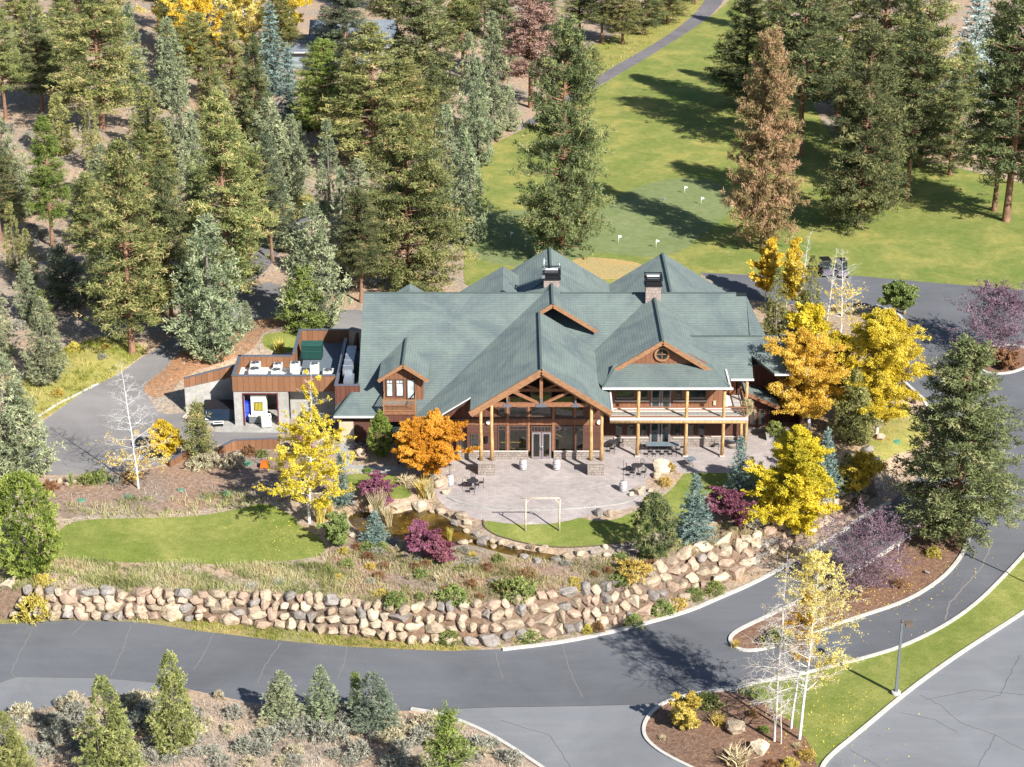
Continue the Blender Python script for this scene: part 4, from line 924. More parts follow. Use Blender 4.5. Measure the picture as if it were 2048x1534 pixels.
# low panel fences by the yard
def lowfence(L, zt_, label):
    W = [GP(px, py) for px, py in L]
    t = tag(empty('panel_fence', W[0]), label, 'fence')
    pn, cp = MB(), MB()
    for a, b, (h0, h1_) in zip(W[:-1], W[1:], zip(zt_[:-1], zt_[1:])):
        d = (b-a); d.z = 0; nn = Vector((-d.y, d.x, 0)).normalized()*.09
        pn.hexa([Vector((*(p+s).xy, z))-W[0] for p, s, z in ((a,-nn,a.z-.4),(b,-nn,b.z-.4),(b,nn,b.z-.4),(a,nn,a.z-.4),(a,-nn,a.z+h0),(b,-nn,b.z+h1_),(b,nn,b.z+h1_),(a,nn,a.z+h0))])
        cp.beam(a+Vector((0,0,h0+.04))-W[0], b+Vector((0,0,h1_+.04))-W[0], .26, .07)
    pn.build('panels', M['panelwood'], t); cp.build('coping', M['gusset'], t)
lowfence([(560,897),(545,897),(470,899),(430,910)], [1.0,1.0,.95,.5], 'rust panel fence along the garden below the service pad')
lowfence([(381,910),(340,934)], [.7,.6], 'short rust panel fence end piece beside the driveway')
# ---------------------------------------------------------------- vegetation
M['barkpine'] = mk('ponderosa_bark', [(.3,(.13,.075,.05)), (.7,(.33,.19,.12))], 6, 5, .95, .4, .05, sc3=(1,1,.35))
M['barkgrey'] = mk('grey_bark', [(.3,(.10,.085,.075)), (.7,(.22,.19,.165))], 6, 5, .95)
M['barkwhite'] = mk('white_birch_bark', [(.3,(.30,.28,.26)), (.42,(.66,.64,.61)), (.7,(.80,.78,.74))], 3, 5, .8, sc3=(1,1,2.5))
M['barkpale'] = mk('pale_twig_bark', [(.3,(.42,.38,.35)), (.7,(.62,.58,.54))], 3, 5, .85)
M['barkpurple'] = mk('purple_twig_bark', [(.3,(.20,.14,.16)), (.7,(.34,.26,.29))], 2, 5, .85)
LF = lambda n, *st, **k: M.__setitem__(n, leafmat(n, list(st), **k))
LF('pine', (0,(0.072,0.090,0.036)), (.35,(0.180,0.206,0.072)), (.7,(0.324,0.336,0.120)), (.93,(0.480,0.432,0.180)), (1,(0.540,0.396,0.204)), vary=.18)
LF('pinedark', (0,(0.061,0.079,0.037)), (.5,(0.152,0.177,0.076)), (.85,(0.268,0.287,0.116)), (1,(0.390,0.354,0.159)), vary=.15)
LF('pinebright', (0,(0.087,0.131,0.032)), (.5,(0.189,0.261,0.058)), (1,(0.334,0.406,0.109)), vary=.1)
LF('pinerust', (0,(.15,.13,.055)), (.35,(.30,.25,.11)), (.65,(.47,.32,.17)), (1,(.60,.40,.25)), vary=.1)
LF('pinedead', (0,(0.175,0.106,0.088)), (.5,(0.425,0.275,0.225)), (1,(0.625,0.438,0.350)), vary=.05)
LF('juniper', (0,(0.123,0.152,0.094)), (.5,(0.275,0.312,0.181)), (1,(0.478,0.507,0.297)), vary=.14, hue=.01)
LF('juniperolive', (0,(0.126,0.140,0.049)), (.5,(0.280,0.294,0.098)), (1,(0.476,0.469,0.182)), vary=.12)
LF('spruceblue', (0,(0.068,0.115,0.108)), (.5,(0.176,0.257,0.230)), (1,(0.378,0.486,0.432)), vary=.12)
LF('sprucesilver', (0,(0.200,0.263,0.250)), (.5,(0.413,0.500,0.475)), (1,(0.650,0.750,0.712)), vary=.08)
LF('arbor', (0,(0.070,0.112,0.021)), (.5,(0.182,0.252,0.049)), (1,(0.350,0.420,0.098)), vary=.08)
LF('yellow', (0,(.46,.33,.03)), (.5,(.74,.56,.05)), (1,(.88,.74,.16)), trans=.35, vary=.05)
LF('gold', (0,(.48,.32,.04)), (.5,(.76,.54,.07)), (1,(.88,.72,.18)), trans=.35, vary=.05)
LF('bluejuniper', (0,(.08,.11,.08)), (.5,(.19,.23,.165)), (1,(.33,.37,.27)), vary=.05)
LF('palegold', (0,(.48,.36,.08)), (.5,(.72,.56,.16)), (1,(.86,.75,.34)), trans=.35, vary=.04)
LF('pinegreen', (0,(.065,.09,.04)), (.5,(.17,.21,.085)), (.9,(.30,.34,.15)), (1,(.40,.37,.2)), vary=.05)
LF('pineblue', (0,(.05,.07,.045)), (.5,(.13,.16,.095)), (1,(.25,.28,.17)), vary=.12)
LF('orange', (0,(.42,.17,.02)), (.5,(.76,.36,.04)), (1,(.90,.54,.10)), trans=.35, vary=.04)
LF('yellowgreen', (0,(.34,.29,.03)), (.3,(.58,.46,.04)), (.7,(.78,.60,.05)), (1,(.88,.72,.10)), trans=.3, vary=.04)
LF('magenta', (0,(.15,.045,.07)), (.5,(.30,.105,.155)), (1,(.46,.21,.26)), trans=.3, vary=.1)
LF('purpletwig', (0,(.13,.08,.10)), (.5,(.22,.14,.18)), (1,(.34,.24,.28)), trans=.2, vary=.05)
LF('sage', (0,(.19,.19,.15)), (.5,(.35,.345,.28)), (1,(.54,.525,.44)), vary=.15, hue=.01)
LF('straw', (0,(.30,.24,.12)), (.5,(.50,.42,.24)), (1,(.70,.62,.42)), vary=.1)
LF('goldgrass', (0,(.32,.24,.04)), (.5,(.55,.43,.09)), (1,(.74,.62,.22)), vary=.08)
LF('rust', (0,(.14,.07,.03)), (.5,(.28,.15,.07)), (1,(.42,.27,.14)), vary=.15)
LF('mossgreen', (0,(0.104,0.143,0.039)), (.5,(0.221,0.273,0.078)), (1,(0.416,0.455,0.169)), vary=.15)
LF('creamflower', (0,(.26,.22,.13)), (.5,(.50,.45,.30)), (1,(.72,.67,.50)), vary=.08)
LF('grassmix', (0,(.17,.18,.06)), (.3,(.30,.30,.11)), (.6,(.46,.43,.21)), (.85,(.60,.55,.34)), (1,(.40,.26,.15)), vary=0)
LF('vergemix', (0,(.15,.19,.03)), (.4,(.30,.33,.06)), (.75,(.48,.46,.14)), (1,(.66,.6,.3)), vary=0)
LF('scrubmix', (0,(.24,.21,.17)), (.4,(.42,.37,.30)), (.8,(.58,.52,.43)), (1,(.70,.64,.50)), vary=0)
def unit(a): return a/np.maximum(np.linalg.norm(a, axis=1, keepdims=True), 1e-9)
def blades(P, D, L, W, r, taper=.4):
    """quads from P along D (unit), length L, width W"""
    n = len(P); S = unit(np.cross(D, r.normal(size=(n, 3))))
    L = np.broadcast_to(np.asarray(L, float).reshape(-1, 1), (n, 1)); W = np.broadcast_to(np.asarray(W, float).reshape(-1, 1), (n, 1))
    a = P - S*W/2; b = P + S*W/2; T_ = P + D*L; c = T_ + S*W/2*taper; d = T_ - S*W/2*taper
    return np.stack([a, b, c, d], 1).reshape(-1, 3), np.arange(4*n).reshape(n, 4)
def clumps(C, tone, k, spread, L, W, r, up=.3, out=None, flat_=1.):
    """k blades around each clump centre"""
    n = len(C); P = np.repeat(C, k, 0); D = r.normal(size=(n*k, 3)); D[:, 2] *= flat_; D[:, 2] += up
    if out is not None: D += np.repeat(out, k, 0)
    D = unit(D); sp = np.repeat(np.broadcast_to(spread, (n,)), k)[:, None]
    P = P + unit(r.normal(size=(n*k, 3)))*sp*(r.uniform(size=(n*k, 1))**.5)*[1, 1, .7]
    t = np.clip(np.repeat(tone, k) + r.normal(0, .10, n*k), 0, 1)
    V, Fq = blades(P, D, L*r.uniform(.7, 1.3, n*k), W, r)
    return V, Fq, np.repeat(t, 4)
def crown_mesh(name, V, Fq, t, m): return npmesh(name, V, Fq, m, t)
def pine(seed, H, Rm, base=.14, dens_=1., shape=.75, kk=21, nl=.25, nw=.075, gap=.0):
    r = np.random.RandomState(seed); C = []; TN_ = []; O = []; tb = MB()
    bend = r.uniform(-.25, .25, 2)
    axis = lambda u: np.array([bend[0]*math.sin(u*3), bend[1]*math.sin(u*2.3), 0])
    nb = int(H*11*dens_)
    lob = r.uniform(0, 6.28, 3)
    for i in range(nb):
        u = (i+r.uniform(0,1))/nb; z = H*(base+(1-base)*u)
        az = r.uniform(0, 6.283)
        if gap and (math.sin(az*2+lob[0]+u*9) + math.sin(u*23+lob[1]))*.5 > 1-gap: continue
        prof = min(1, (u+.22)*2.6)*(1-u)**shape
        Rr = Rm*prof*r.uniform(.62, 1.12)*(1+.18*math.sin(az*2+lob[2])) + .25
        slope = -.12+.65*u+r.uniform(-.15, .15)
        d = np.array([math.cos(az), math.sin(az), 0]); lat = np.array([-d[1], d[0], 0])
        a0 = axis(u) + [0, 0, z]
        nc = max(2, int(Rr*2.6+r.uniform(0,1)*1.5)); tn = r.uniform(.15, .75)
        if Rr > 1.1 and r.uniform(0,1) < .6: tb.tube([a0-[0,0,.25], a0+d*Rr*.5+[0,0,slope*Rr*.3-.1], a0+d*Rr*.92+[0,0,slope*Rr*.85]], [.05+.012*Rr, .04, .02], 4, False)
        for k in range(nc):
            f = .3+.72*((k+r.uniform(0,1))/nc); p = a0 + d*Rr*f + lat*r.normal(0, .16)*Rr*f + [0, 0, slope*Rr*f*f + r.normal(0, .16)]
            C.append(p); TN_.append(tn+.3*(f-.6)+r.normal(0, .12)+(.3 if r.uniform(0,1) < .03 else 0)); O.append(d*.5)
    C.append(axis(1)+[0,0,H]); TN_.append(.6); O.append(np.array([0,0,1.]))
    V, Fq, t = clumps(np.array(C), np.array(TN_), kk, .36, nl, nw, r, .35, np.array(O))
    n = 9
    tb.tube([tuple(axis(k/n)+[0,0,H*k/n*.97-.5*(k == 0)]) for k in range(n+1)], [(.22*H/20)*(1-k/n*.9)*(1.25 if k == 0 else 1)+.02 for k in range(n+1)], 8, False)
    return (V, Fq, t), tb
def juniper(seed, H, Rm, lobes=3, col_=False):
    r = np.random.RandomState(seed); tb = MB(); C = []; TN_ = []; O = []
    ls = [(0, 0, 1., 1.)] + [(Rm*r.uniform(.25,.5)*math.cos(a), Rm*r.uniform(.25,.5)*math.sin(a), r.uniform(.5,.85), r.uniform(.5,.7)) for a in r.uniform(0, 6.28, lobes)]
    for lx, ly, lh, lr in ls:
        n = int(H*lh*Rm*lr*30)
        ph = r.uniform(0, 6.28, 4)
        u = r.uniform(0, 1, n)**1.25*.97; az = r.uniform(0, 6.283, n)
        prof = np.minimum(1, (u+.1)*3.2)*(1-u)**.72
        lump = 1+.2*np.sin(az*3+ph[0]+u*7)+.16*np.sin(u*26+ph[1]+2*np.sin(az+ph[3]))+.1*np.sin(az*5+u*12+ph[2])
        rr = Rm*lr*prof*lump*(.55+.5*r.uniform(0, 1, n)**.5)+.05
        z = H*lh*(.03+.97*u)
        C.append(np.column_stack([lx*(1-.3*u)+rr*np.cos(az), ly*(1-.3*u)+rr*np.sin(az), z])); O.append(np.column_stack([np.cos(az)*.5, np.sin(az)*.5, np.full(n, .35)]))
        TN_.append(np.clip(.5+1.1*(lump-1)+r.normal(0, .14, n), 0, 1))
        tb.tube([(lx*.3, ly*.3, -.3), (lx*.6, ly*.6, H*lh*.3), (lx*.7, ly*.7, H*lh*.85)], [.2*lr*H/8, .12*lr*H/8, .03], 6, False)
    C = np.concatenate(C); O = np.concatenate(O)
    V, Fq, t = clumps(C, np.concatenate(TN_), 13, .17, .17, .065, r, .3, O)
    return (V, Fq, t), tb
def spruce(seed, H, Rm, k=9):
    r = np.random.RandomState(seed); C = []; TN_ = []; O = []; tb = MB()
    nt_ = int(H*3.4)
    for i in range(nt_):
        u = (i+.5)/nt_; z = H*(.04+.95*u); Rr = Rm*(1-u)**.85+.07; nb = int(5+9*(1-u)*Rm/1.6)
        for j in range(nb):
            az = 6.283*j/nb + i*2.1 + r.uniform(-.2, .2); L = Rr*r.uniform(.78, 1.1); d = np.array([math.cos(az), math.sin(az), 0])
            nc = max(2, int(L*4.5)); tn = r.uniform(.25, .8)
            for q in range(nc):
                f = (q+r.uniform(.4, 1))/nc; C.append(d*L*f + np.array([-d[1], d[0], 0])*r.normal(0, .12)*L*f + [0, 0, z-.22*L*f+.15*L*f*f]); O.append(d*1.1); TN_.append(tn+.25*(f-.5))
    C.append(np.array([0,0,H])); O.append(np.array([0,0,1.5])); TN_.append(.7)
    V, Fq, t = clumps(np.array(C), np.array(TN_), k, .10, .2, .055, r, .12, np.array(O), .5)
    tb.tube([(0,0,-.3),(0,0,H*.5),(0,0,H*.98)], [.055*H/3+.02, .035*H/3+.01, .01], 7, False)
    return (V, Fq, t), tb
def oval(seed, H, Rm, k=12, pw=.5):
    # dense many-stemmed evergreen: upright sprays over an egg shaped body
    r = np.random.RandomState(seed); n = int(H*Rm*150); u = r.uniform(0, 1, n); az = r.uniform(0, 6.283, n); ph = r.uniform(0, 6.28, 4)
    prof = np.minimum(1, (u+.12)*2.6)*(1-u**2.2)**pw; lump = 1+.13*np.sin(az*4+ph[0]+u*5)+.12*np.sin(az*9+ph[1]+u*19)+.08*np.sin(u*31+ph[2])
    rr = Rm*prof*lump*(.72+.3*r.uniform(0, 1, n)**.5); C = np.column_stack([rr*np.cos(az), rr*np.sin(az), H*(.02+.98*u)*(.96+.05*lump)])
    O = np.column_stack([np.cos(az)*.5, np.sin(az)*.5, np.full(n, .6)]); tb = MB().tube([(0,0,-.2),(0,0,H*.7)], [.15,.04], 6, False)
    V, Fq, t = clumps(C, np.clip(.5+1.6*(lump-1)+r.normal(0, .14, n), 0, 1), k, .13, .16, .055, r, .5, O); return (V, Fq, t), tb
def branchy(seed, H, spread=.35, nb=26, base=.16, rt=.12, up=.9, sub=5, twig=4, droop=0., fork=1, lean=(0,0), shape='oval', tw=.009):
    """deciduous skeleton; returns MB of wood, array of twig points, their directions"""
    r = random.Random(seed); mb = MB(); tips = []
    rv = lambda s: Vector((r.uniform(-s,s), r.uniform(-s,s), r.uniform(-s,s)))
    def limb(p, d, L, rad, lev):
        n = 4 if lev < 2 else 3; pts = [p]; rr = [rad]; q = p.copy(); dd = d.copy()
        for k in range(n):
            dd = (dd + rv(.22) + Vector((0,0,(.13 if droop == 0 else -droop)*(1 if lev else .6)))).normalized(); q = q + dd*L/n; pts.append(q.copy()); rr.append(max(rad*(1-(k+1)/n*.75), tw*.7))
        mb.tube(pts, rr, 5 if lev == 0 else 3, False)
        if lev < 2:
            m_ = sub if lev == 0 else twig
            for j in range(m_):
                f = (j+r.uniform(.3,1))/m_; i = min(n-1, int(f*n)); pp = pts[i].lerp(pts[i+1], f*n-i); ax = (pts[i+1]-pts[i]).normalized()
                o = ax.cross(rv(1)); 
                if o.length < .1: continue
                limb(pp, (ax*.75+o.normalized()*.75).normalized(), L*(.5 if lev == 0 else .45)*r.uniform(.7,1.2), rr[i]*.5+tw*.3, lev+1)
        else:
            for f in (.35, .7, 1.): 
                i = min(n-1, int(f*n*.999)); tips.append((pts[i].lerp(pts[i+1], f*n*.999-i), dd.copy()))
        if lev >= 1: tips.extend([(pts[-1], dd.copy()), (pts[n//2], dd.copy())])
    for s in range(fork):
        off = Vector((r.uniform(-.3,.3), r.uniform(-.3,.3), 0))*(fork > 1); ln = Vector((lean[0]+r.uniform(-.06,.06), lean[1]+r.uniform(-.06,.06), 1)); hs = H*(1 if s == 0 else r.uniform(.75,.95))
        n = 10; tr = [off + Vector((ln.x*hs*k/n+r.uniform(-.03,.03)*H*.1, ln.y*hs*k/n, hs*k/n-.2*(k == 0))) for k in range(n+1)]
        mb.tube(tr, [rt*(1-k/n*.93) for k in range(n+1)], 7, False)
        for i in range(nb//fork):
            u = base+(1-base)*(i+r.uniform(0,1))/(nb//fork)*.97; k = min(n-1, int(u*n)); p = tr[k].lerp(tr[k+1], u*n-k); az = i*2.4+r.uniform(-.5,.5)
            v = (u-base)/(1-base)
            pr = {'oval': math.sin(min(1, v*1.05+.14)*math.pi)**.7, 'cone': (1-v)**.7*min(1, v*3+.5), 'vase': (.5+.6*v)*(1-v**3)+.12, 'round': math.sqrt(max(.06, 1-(2*v-.75)**2*.8))}[shape]
            L = H*spread*pr*r.uniform(.75,1.15); limb(p, Vector((math.cos(az), math.sin(az), up*r.uniform(.6,1.3))).normalized(), max(L,.3), rt*(1-u)*.38+tw, 0)
    return mb, np.array([tuple(t[0]) for t in tips]), np.array([tuple(t[1]) for t in tips])
def leaves(seed, tips, dirs, k, sz, spread=.18, frac=1., keep=None, grad=0.):
    r = np.random.RandomState(seed)
    sel = r.uniform(size=len(tips)) < frac
    if keep is not None: sel &= keep(tips)
    C = tips[sel]
    tone = np.clip(r.uniform(.1, .9, len(C))*.6+.2+.2*np.sin(C[:,0]*1.7+C[:,2]*1.3)+grad*(.45-C[:,2]/max(tips[:,2].max(), 1)), 0, 1)
    return clumps(C, tone, k, spread, sz, sz*.8, r, 0., dirs[sel]*.3)
PROTO = {}
def protos():
    P = PROTO
    def add(n, res, m): (V, Fq, t), tb = res; P[n] = (crown_mesh('crown', V, Fq, t, M[m]), tb, m)
    for i, (s, H, Rm, b, sh, g) in enumerate(((1,20,3.7,.16,.62,.12),(2,20,3.2,.24,.7,.25),(3,20,4.2,.12,.75,.1),(4,20,3.5,.3,.55,.3),(5,20,3.4,.1,.85,.15))): add('P%d' % i, pine(s, H, Rm, b, 1.05, sh, gap=g), 'pine')
    add('P5', pine(6, 18, 4.6, .06, 1.5, .5, 22, .25, .08, .2), 'pinegreen')
    for i, (s, H, Rm, l) in enumerate(((11,9,2.2,3),(12,9,2.0,2),(13,9,2.5,4),(14,9,1.7,1))): add('J%d' % i, juniper(s, H, Rm, l), 'juniper')
    for i, (s, H, Rm) in enumerate(((21,5,1.3),(22,5,1.1))): add('S%d' % i, spruce(s, H, Rm), 'spruceblue')
    add('Q0', pine(31, 6, 1.9, .06, 1.5, .8, 12, .3, .07), 'pine')
    add('Q1', pine(32, 5, 1.3, .05, 1.7, .9, 12, .28, .06), 'pine')
protos()
for n_, a_, m_ in (('A0',(61,5,1.9,12,.5),'arbor'),('A1',(62,3.5,1.0,12,.75),'arbor'),('A2',(63,5,1.7,12,.6),'pinedark')):
    (V_, F_, t_), tb_ = oval(*a_); PROTO[n_] = (crown_mesh('crown', V_, F_, t_, M[m_]), tb_, m_)
PH = dict(P=20., J=9., S=5., Q=5.5)
PR = dict(P=3.5, J=2.3, S=1.3, Q=1.7)
PMESH = {}
def conifer(kind, px, pyt, pyb, hw, label, name, cat='tree', mat=None, group=None, bark=None, rz=None, lean=None):
    """px, base y pyb, top y pyt, half width hw in photo pixels"""
    g = GP(px, pyb); d = g.y*CP+(HC-g.z)*SP
    top = Zp(pyt, g.y); H = max(top-g.z, .8); Rw = hw/F*d*(1.14 if kind[0] in 'PJ' else 1.05)
    k = kind[0]; b = {'Q0':(6.,1.9), 'Q1':(5.,1.35),'P5':(18.,4.3),'A0':(5.,1.9),'A1':(3.5,1.),'A2':(5.,1.7)}.get(kind, (PH.get(k), PR.get(k)))
    me, tb, dm = PROTO[kind]
    t = tag(empty(name, g, random.uniform(0, 6.28) if rz is None else rz, (Rw/b[1], Rw/b[1], H/b[0])), label, cat, group)
    if lean: t.rotation_euler = (lean[1], lean[0], t.rotation_euler[2])
    c = link('crown', me, t)
    if mat and mat != dm: c.material_slots[0].link = 'OBJECT'; c.material_slots[0].material = M[mat]
    key = (kind, bark or '')
    if key not in PMESH:
        o = tb.build('trunk', M[bark or ('barkpine' if k == 'P' else 'barkgrey')], t); PMESH[key] = o.data
    else: link('trunk', PMESH[key], t)
    return t
FOREST = 'conifers of the wooded slope behind the lodge'
GOLF = 'tall pines beside the fairway'
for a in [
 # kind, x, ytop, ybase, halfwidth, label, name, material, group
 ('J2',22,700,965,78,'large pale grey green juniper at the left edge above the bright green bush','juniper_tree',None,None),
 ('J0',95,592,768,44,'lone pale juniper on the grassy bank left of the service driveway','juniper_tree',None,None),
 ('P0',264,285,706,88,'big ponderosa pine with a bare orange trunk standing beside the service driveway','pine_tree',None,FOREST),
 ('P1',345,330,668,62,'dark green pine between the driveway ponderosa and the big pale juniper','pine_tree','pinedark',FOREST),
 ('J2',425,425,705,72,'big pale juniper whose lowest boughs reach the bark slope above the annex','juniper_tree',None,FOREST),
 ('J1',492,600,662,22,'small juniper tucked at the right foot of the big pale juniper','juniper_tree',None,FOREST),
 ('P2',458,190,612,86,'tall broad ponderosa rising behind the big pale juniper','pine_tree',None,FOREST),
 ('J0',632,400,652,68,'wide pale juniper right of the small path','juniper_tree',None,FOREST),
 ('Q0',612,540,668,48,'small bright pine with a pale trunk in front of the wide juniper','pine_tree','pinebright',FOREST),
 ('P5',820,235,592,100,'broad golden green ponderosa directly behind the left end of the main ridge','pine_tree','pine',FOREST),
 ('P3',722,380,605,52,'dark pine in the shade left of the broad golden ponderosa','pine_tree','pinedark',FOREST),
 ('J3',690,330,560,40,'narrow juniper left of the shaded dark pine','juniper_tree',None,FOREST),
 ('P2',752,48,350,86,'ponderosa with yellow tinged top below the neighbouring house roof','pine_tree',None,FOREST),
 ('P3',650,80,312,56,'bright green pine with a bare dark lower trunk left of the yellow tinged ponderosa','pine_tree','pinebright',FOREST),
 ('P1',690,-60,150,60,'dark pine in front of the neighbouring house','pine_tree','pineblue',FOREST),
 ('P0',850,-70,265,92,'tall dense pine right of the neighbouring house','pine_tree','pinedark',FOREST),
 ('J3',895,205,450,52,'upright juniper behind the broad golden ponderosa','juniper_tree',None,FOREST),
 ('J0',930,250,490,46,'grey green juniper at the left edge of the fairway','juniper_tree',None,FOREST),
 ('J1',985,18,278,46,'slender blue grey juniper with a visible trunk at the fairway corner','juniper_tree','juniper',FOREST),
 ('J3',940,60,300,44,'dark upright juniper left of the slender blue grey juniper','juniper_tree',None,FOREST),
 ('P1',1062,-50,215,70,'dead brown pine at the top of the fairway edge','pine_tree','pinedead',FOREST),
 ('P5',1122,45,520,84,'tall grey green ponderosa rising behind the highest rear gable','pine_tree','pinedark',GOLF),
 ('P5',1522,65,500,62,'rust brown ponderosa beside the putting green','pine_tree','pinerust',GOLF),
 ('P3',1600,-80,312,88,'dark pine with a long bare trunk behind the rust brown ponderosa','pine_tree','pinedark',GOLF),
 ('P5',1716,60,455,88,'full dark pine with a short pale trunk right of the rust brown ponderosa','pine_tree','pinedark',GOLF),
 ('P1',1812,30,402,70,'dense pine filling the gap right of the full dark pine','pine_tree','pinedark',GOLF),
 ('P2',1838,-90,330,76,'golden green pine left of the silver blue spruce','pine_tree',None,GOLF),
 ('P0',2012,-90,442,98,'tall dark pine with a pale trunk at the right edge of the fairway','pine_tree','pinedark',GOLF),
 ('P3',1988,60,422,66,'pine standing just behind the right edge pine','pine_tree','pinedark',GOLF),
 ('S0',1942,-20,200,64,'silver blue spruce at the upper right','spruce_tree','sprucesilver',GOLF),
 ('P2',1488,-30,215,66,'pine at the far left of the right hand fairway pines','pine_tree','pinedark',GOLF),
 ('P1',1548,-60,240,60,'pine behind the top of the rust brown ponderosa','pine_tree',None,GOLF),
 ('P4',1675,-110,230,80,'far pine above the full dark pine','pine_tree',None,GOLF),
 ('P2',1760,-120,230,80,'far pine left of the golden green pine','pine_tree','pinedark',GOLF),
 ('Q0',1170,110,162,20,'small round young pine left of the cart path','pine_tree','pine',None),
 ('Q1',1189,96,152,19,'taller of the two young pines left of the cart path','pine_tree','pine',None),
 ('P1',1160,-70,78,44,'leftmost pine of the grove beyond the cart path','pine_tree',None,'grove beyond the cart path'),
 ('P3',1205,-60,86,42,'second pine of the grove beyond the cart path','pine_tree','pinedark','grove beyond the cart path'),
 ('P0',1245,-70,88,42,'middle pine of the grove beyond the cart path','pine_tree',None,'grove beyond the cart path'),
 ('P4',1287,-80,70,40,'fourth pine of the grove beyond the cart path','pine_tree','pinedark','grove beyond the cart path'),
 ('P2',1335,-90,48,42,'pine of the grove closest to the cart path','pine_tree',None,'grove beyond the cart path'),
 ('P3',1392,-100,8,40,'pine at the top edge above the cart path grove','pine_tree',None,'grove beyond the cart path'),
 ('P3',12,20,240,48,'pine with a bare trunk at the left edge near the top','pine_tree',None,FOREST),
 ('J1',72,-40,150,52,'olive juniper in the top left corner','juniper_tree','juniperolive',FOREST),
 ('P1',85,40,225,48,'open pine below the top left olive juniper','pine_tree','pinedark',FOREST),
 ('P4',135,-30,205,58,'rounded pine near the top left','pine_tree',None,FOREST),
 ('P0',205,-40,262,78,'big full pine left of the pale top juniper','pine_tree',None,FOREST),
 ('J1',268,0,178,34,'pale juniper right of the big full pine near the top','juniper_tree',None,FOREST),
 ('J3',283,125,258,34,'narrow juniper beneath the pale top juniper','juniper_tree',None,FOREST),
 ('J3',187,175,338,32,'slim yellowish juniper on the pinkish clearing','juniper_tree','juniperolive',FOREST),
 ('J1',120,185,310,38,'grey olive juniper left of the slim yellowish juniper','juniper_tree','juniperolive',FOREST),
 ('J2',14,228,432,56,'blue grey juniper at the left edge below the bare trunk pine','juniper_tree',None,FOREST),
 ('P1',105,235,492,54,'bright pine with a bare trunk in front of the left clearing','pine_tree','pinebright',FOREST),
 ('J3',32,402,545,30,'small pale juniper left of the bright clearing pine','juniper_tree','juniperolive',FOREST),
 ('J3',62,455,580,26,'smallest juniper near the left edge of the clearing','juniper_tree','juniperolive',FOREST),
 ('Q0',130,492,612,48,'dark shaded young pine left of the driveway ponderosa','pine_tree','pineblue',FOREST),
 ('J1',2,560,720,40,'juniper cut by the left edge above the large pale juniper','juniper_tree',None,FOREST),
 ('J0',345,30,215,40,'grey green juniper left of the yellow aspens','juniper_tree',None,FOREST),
 ('J1',368,140,345,46,'juniper below the yellow aspens','juniper_tree',None,FOREST),
 ('Q0',333,240,320,38,'open young pine with sparse tan boughs','pine_tree','pine',FOREST),
 ('P4',430,95,345,48,'pine just below the brightest yellow aspen','pine_tree',None,FOREST),
 ('P3',238,300,470,44,'pine behind the crown of the driveway ponderosa','pine_tree','pinedark',FOREST),
 ('P4',300,262,560,58,'open pine between the driveway ponderosa and the tall broad ponderosa','pine_tree',None,FOREST),
 ('J1',395,220,470,42,'pale juniper behind the tall broad ponderosa on its left','juniper_tree',None,FOREST),
 ('J2',505,140,300,44,'juniper right of the pine below the yellow aspen','juniper_tree','juniperolive',FOREST),
 ('S1',548,5,190,42,'blue grey spruce between the yellow aspens','spruce_tree','spruceblue',FOREST),
 ('P1',520,70,330,46,'slender pine below the blue grey spruce','pine_tree','pinedark',FOREST),
 ('J0',545,190,400,54,'full juniper above the small path','juniper_tree',None,FOREST),
 ('J1',588,225,398,40,'juniper right of the full juniper above the path','juniper_tree',None,FOREST),
 ('S0',582,90,255,34,'pale blue spruce beside the neighbouring garage','spruce_tree','spruceblue',FOREST),
 ('J3',660,235,430,38,'grey juniper in front of the bare trunk pine','juniper_tree',None,FOREST),
 ('P1',545,270,520,44,'pine right of the tall broad ponderosa','pine_tree','pineblue',FOREST),
 ('J3',760,330,520,40,'juniper hidden left behind the broad golden ponderosa','juniper_tree',None,FOREST),
 ('P3',812,120,330,58,'pine behind the broad golden ponderosa','pine_tree',None,FOREST),
 ('J3',872,170,380,40,'green juniper above the broad golden ponderosa','juniper_tree','juniperolive',FOREST),
 ('P4',1010,-60,160,48,'dark pine left of the dead brown pine','pine_tree','pinedark',FOREST),
 ('P1',925,-90,150,50,'pine at the top edge in front of the parked car','pine_tree',None,FOREST),
 ('J1',955,110,330,40,'juniper behind the slender blue grey juniper','juniper_tree',None,FOREST),
 ('P4',40,-90,60,45,'far pine in the top left corner behind the olive juniper','pine_tree',None,FOREST),
 ('P2',160,-120,60,48,'far pine above the rounded top left pine','pine_tree','pinedark',FOREST),
 ('P3',318,-120,60,45,'far dark pine left of the brightest aspens','pine_tree','pineblue',FOREST),
 ('P0',480,-120,60,48,'far pine between the yellow aspens','pine_tree','pinedark',FOREST),
 ('P1',745,-150,20,50,'far pine behind the neighbouring house','pine_tree','pinedark',FOREST),
 ('J0',215,430,600,44,'shaded juniper behind the bare trunk of the driveway ponderosa','juniper_tree',None,FOREST),
 ('J1',60,520,640,34,'juniper on the shaded left slope above the lone pale juniper','juniper_tree',None,FOREST),
 # right side
 ('P5',1905,690,1075,118,'large irregular ponderosa on the mulch island between the two drives','pine_tree',None,None),
 ('S1',1478,872,990,33,'dark blue spruce at the right end of the patio','spruce_tree','spruceblue','blue spruces around the patio'),
 ('S0',1388,950,1080,42,'broad blue spruce left of the magenta shrub','spruce_tree','spruceblue','blue spruces around the patio'),
 ('A2',1306,990,1112,44,'dark green rounded bristly pine at the edge of the front lawn','pine_tree','pinedark',None),
 ('S1',1622,905,990,22,'small blue spruce behind the yellow green tree','spruce_tree','spruceblue','blue spruces around the patio'),
 ('S0',1648,860,990,34,'shaded blue spruce above the boulder bank','spruce_tree','spruceblue','blue spruces around the patio'),
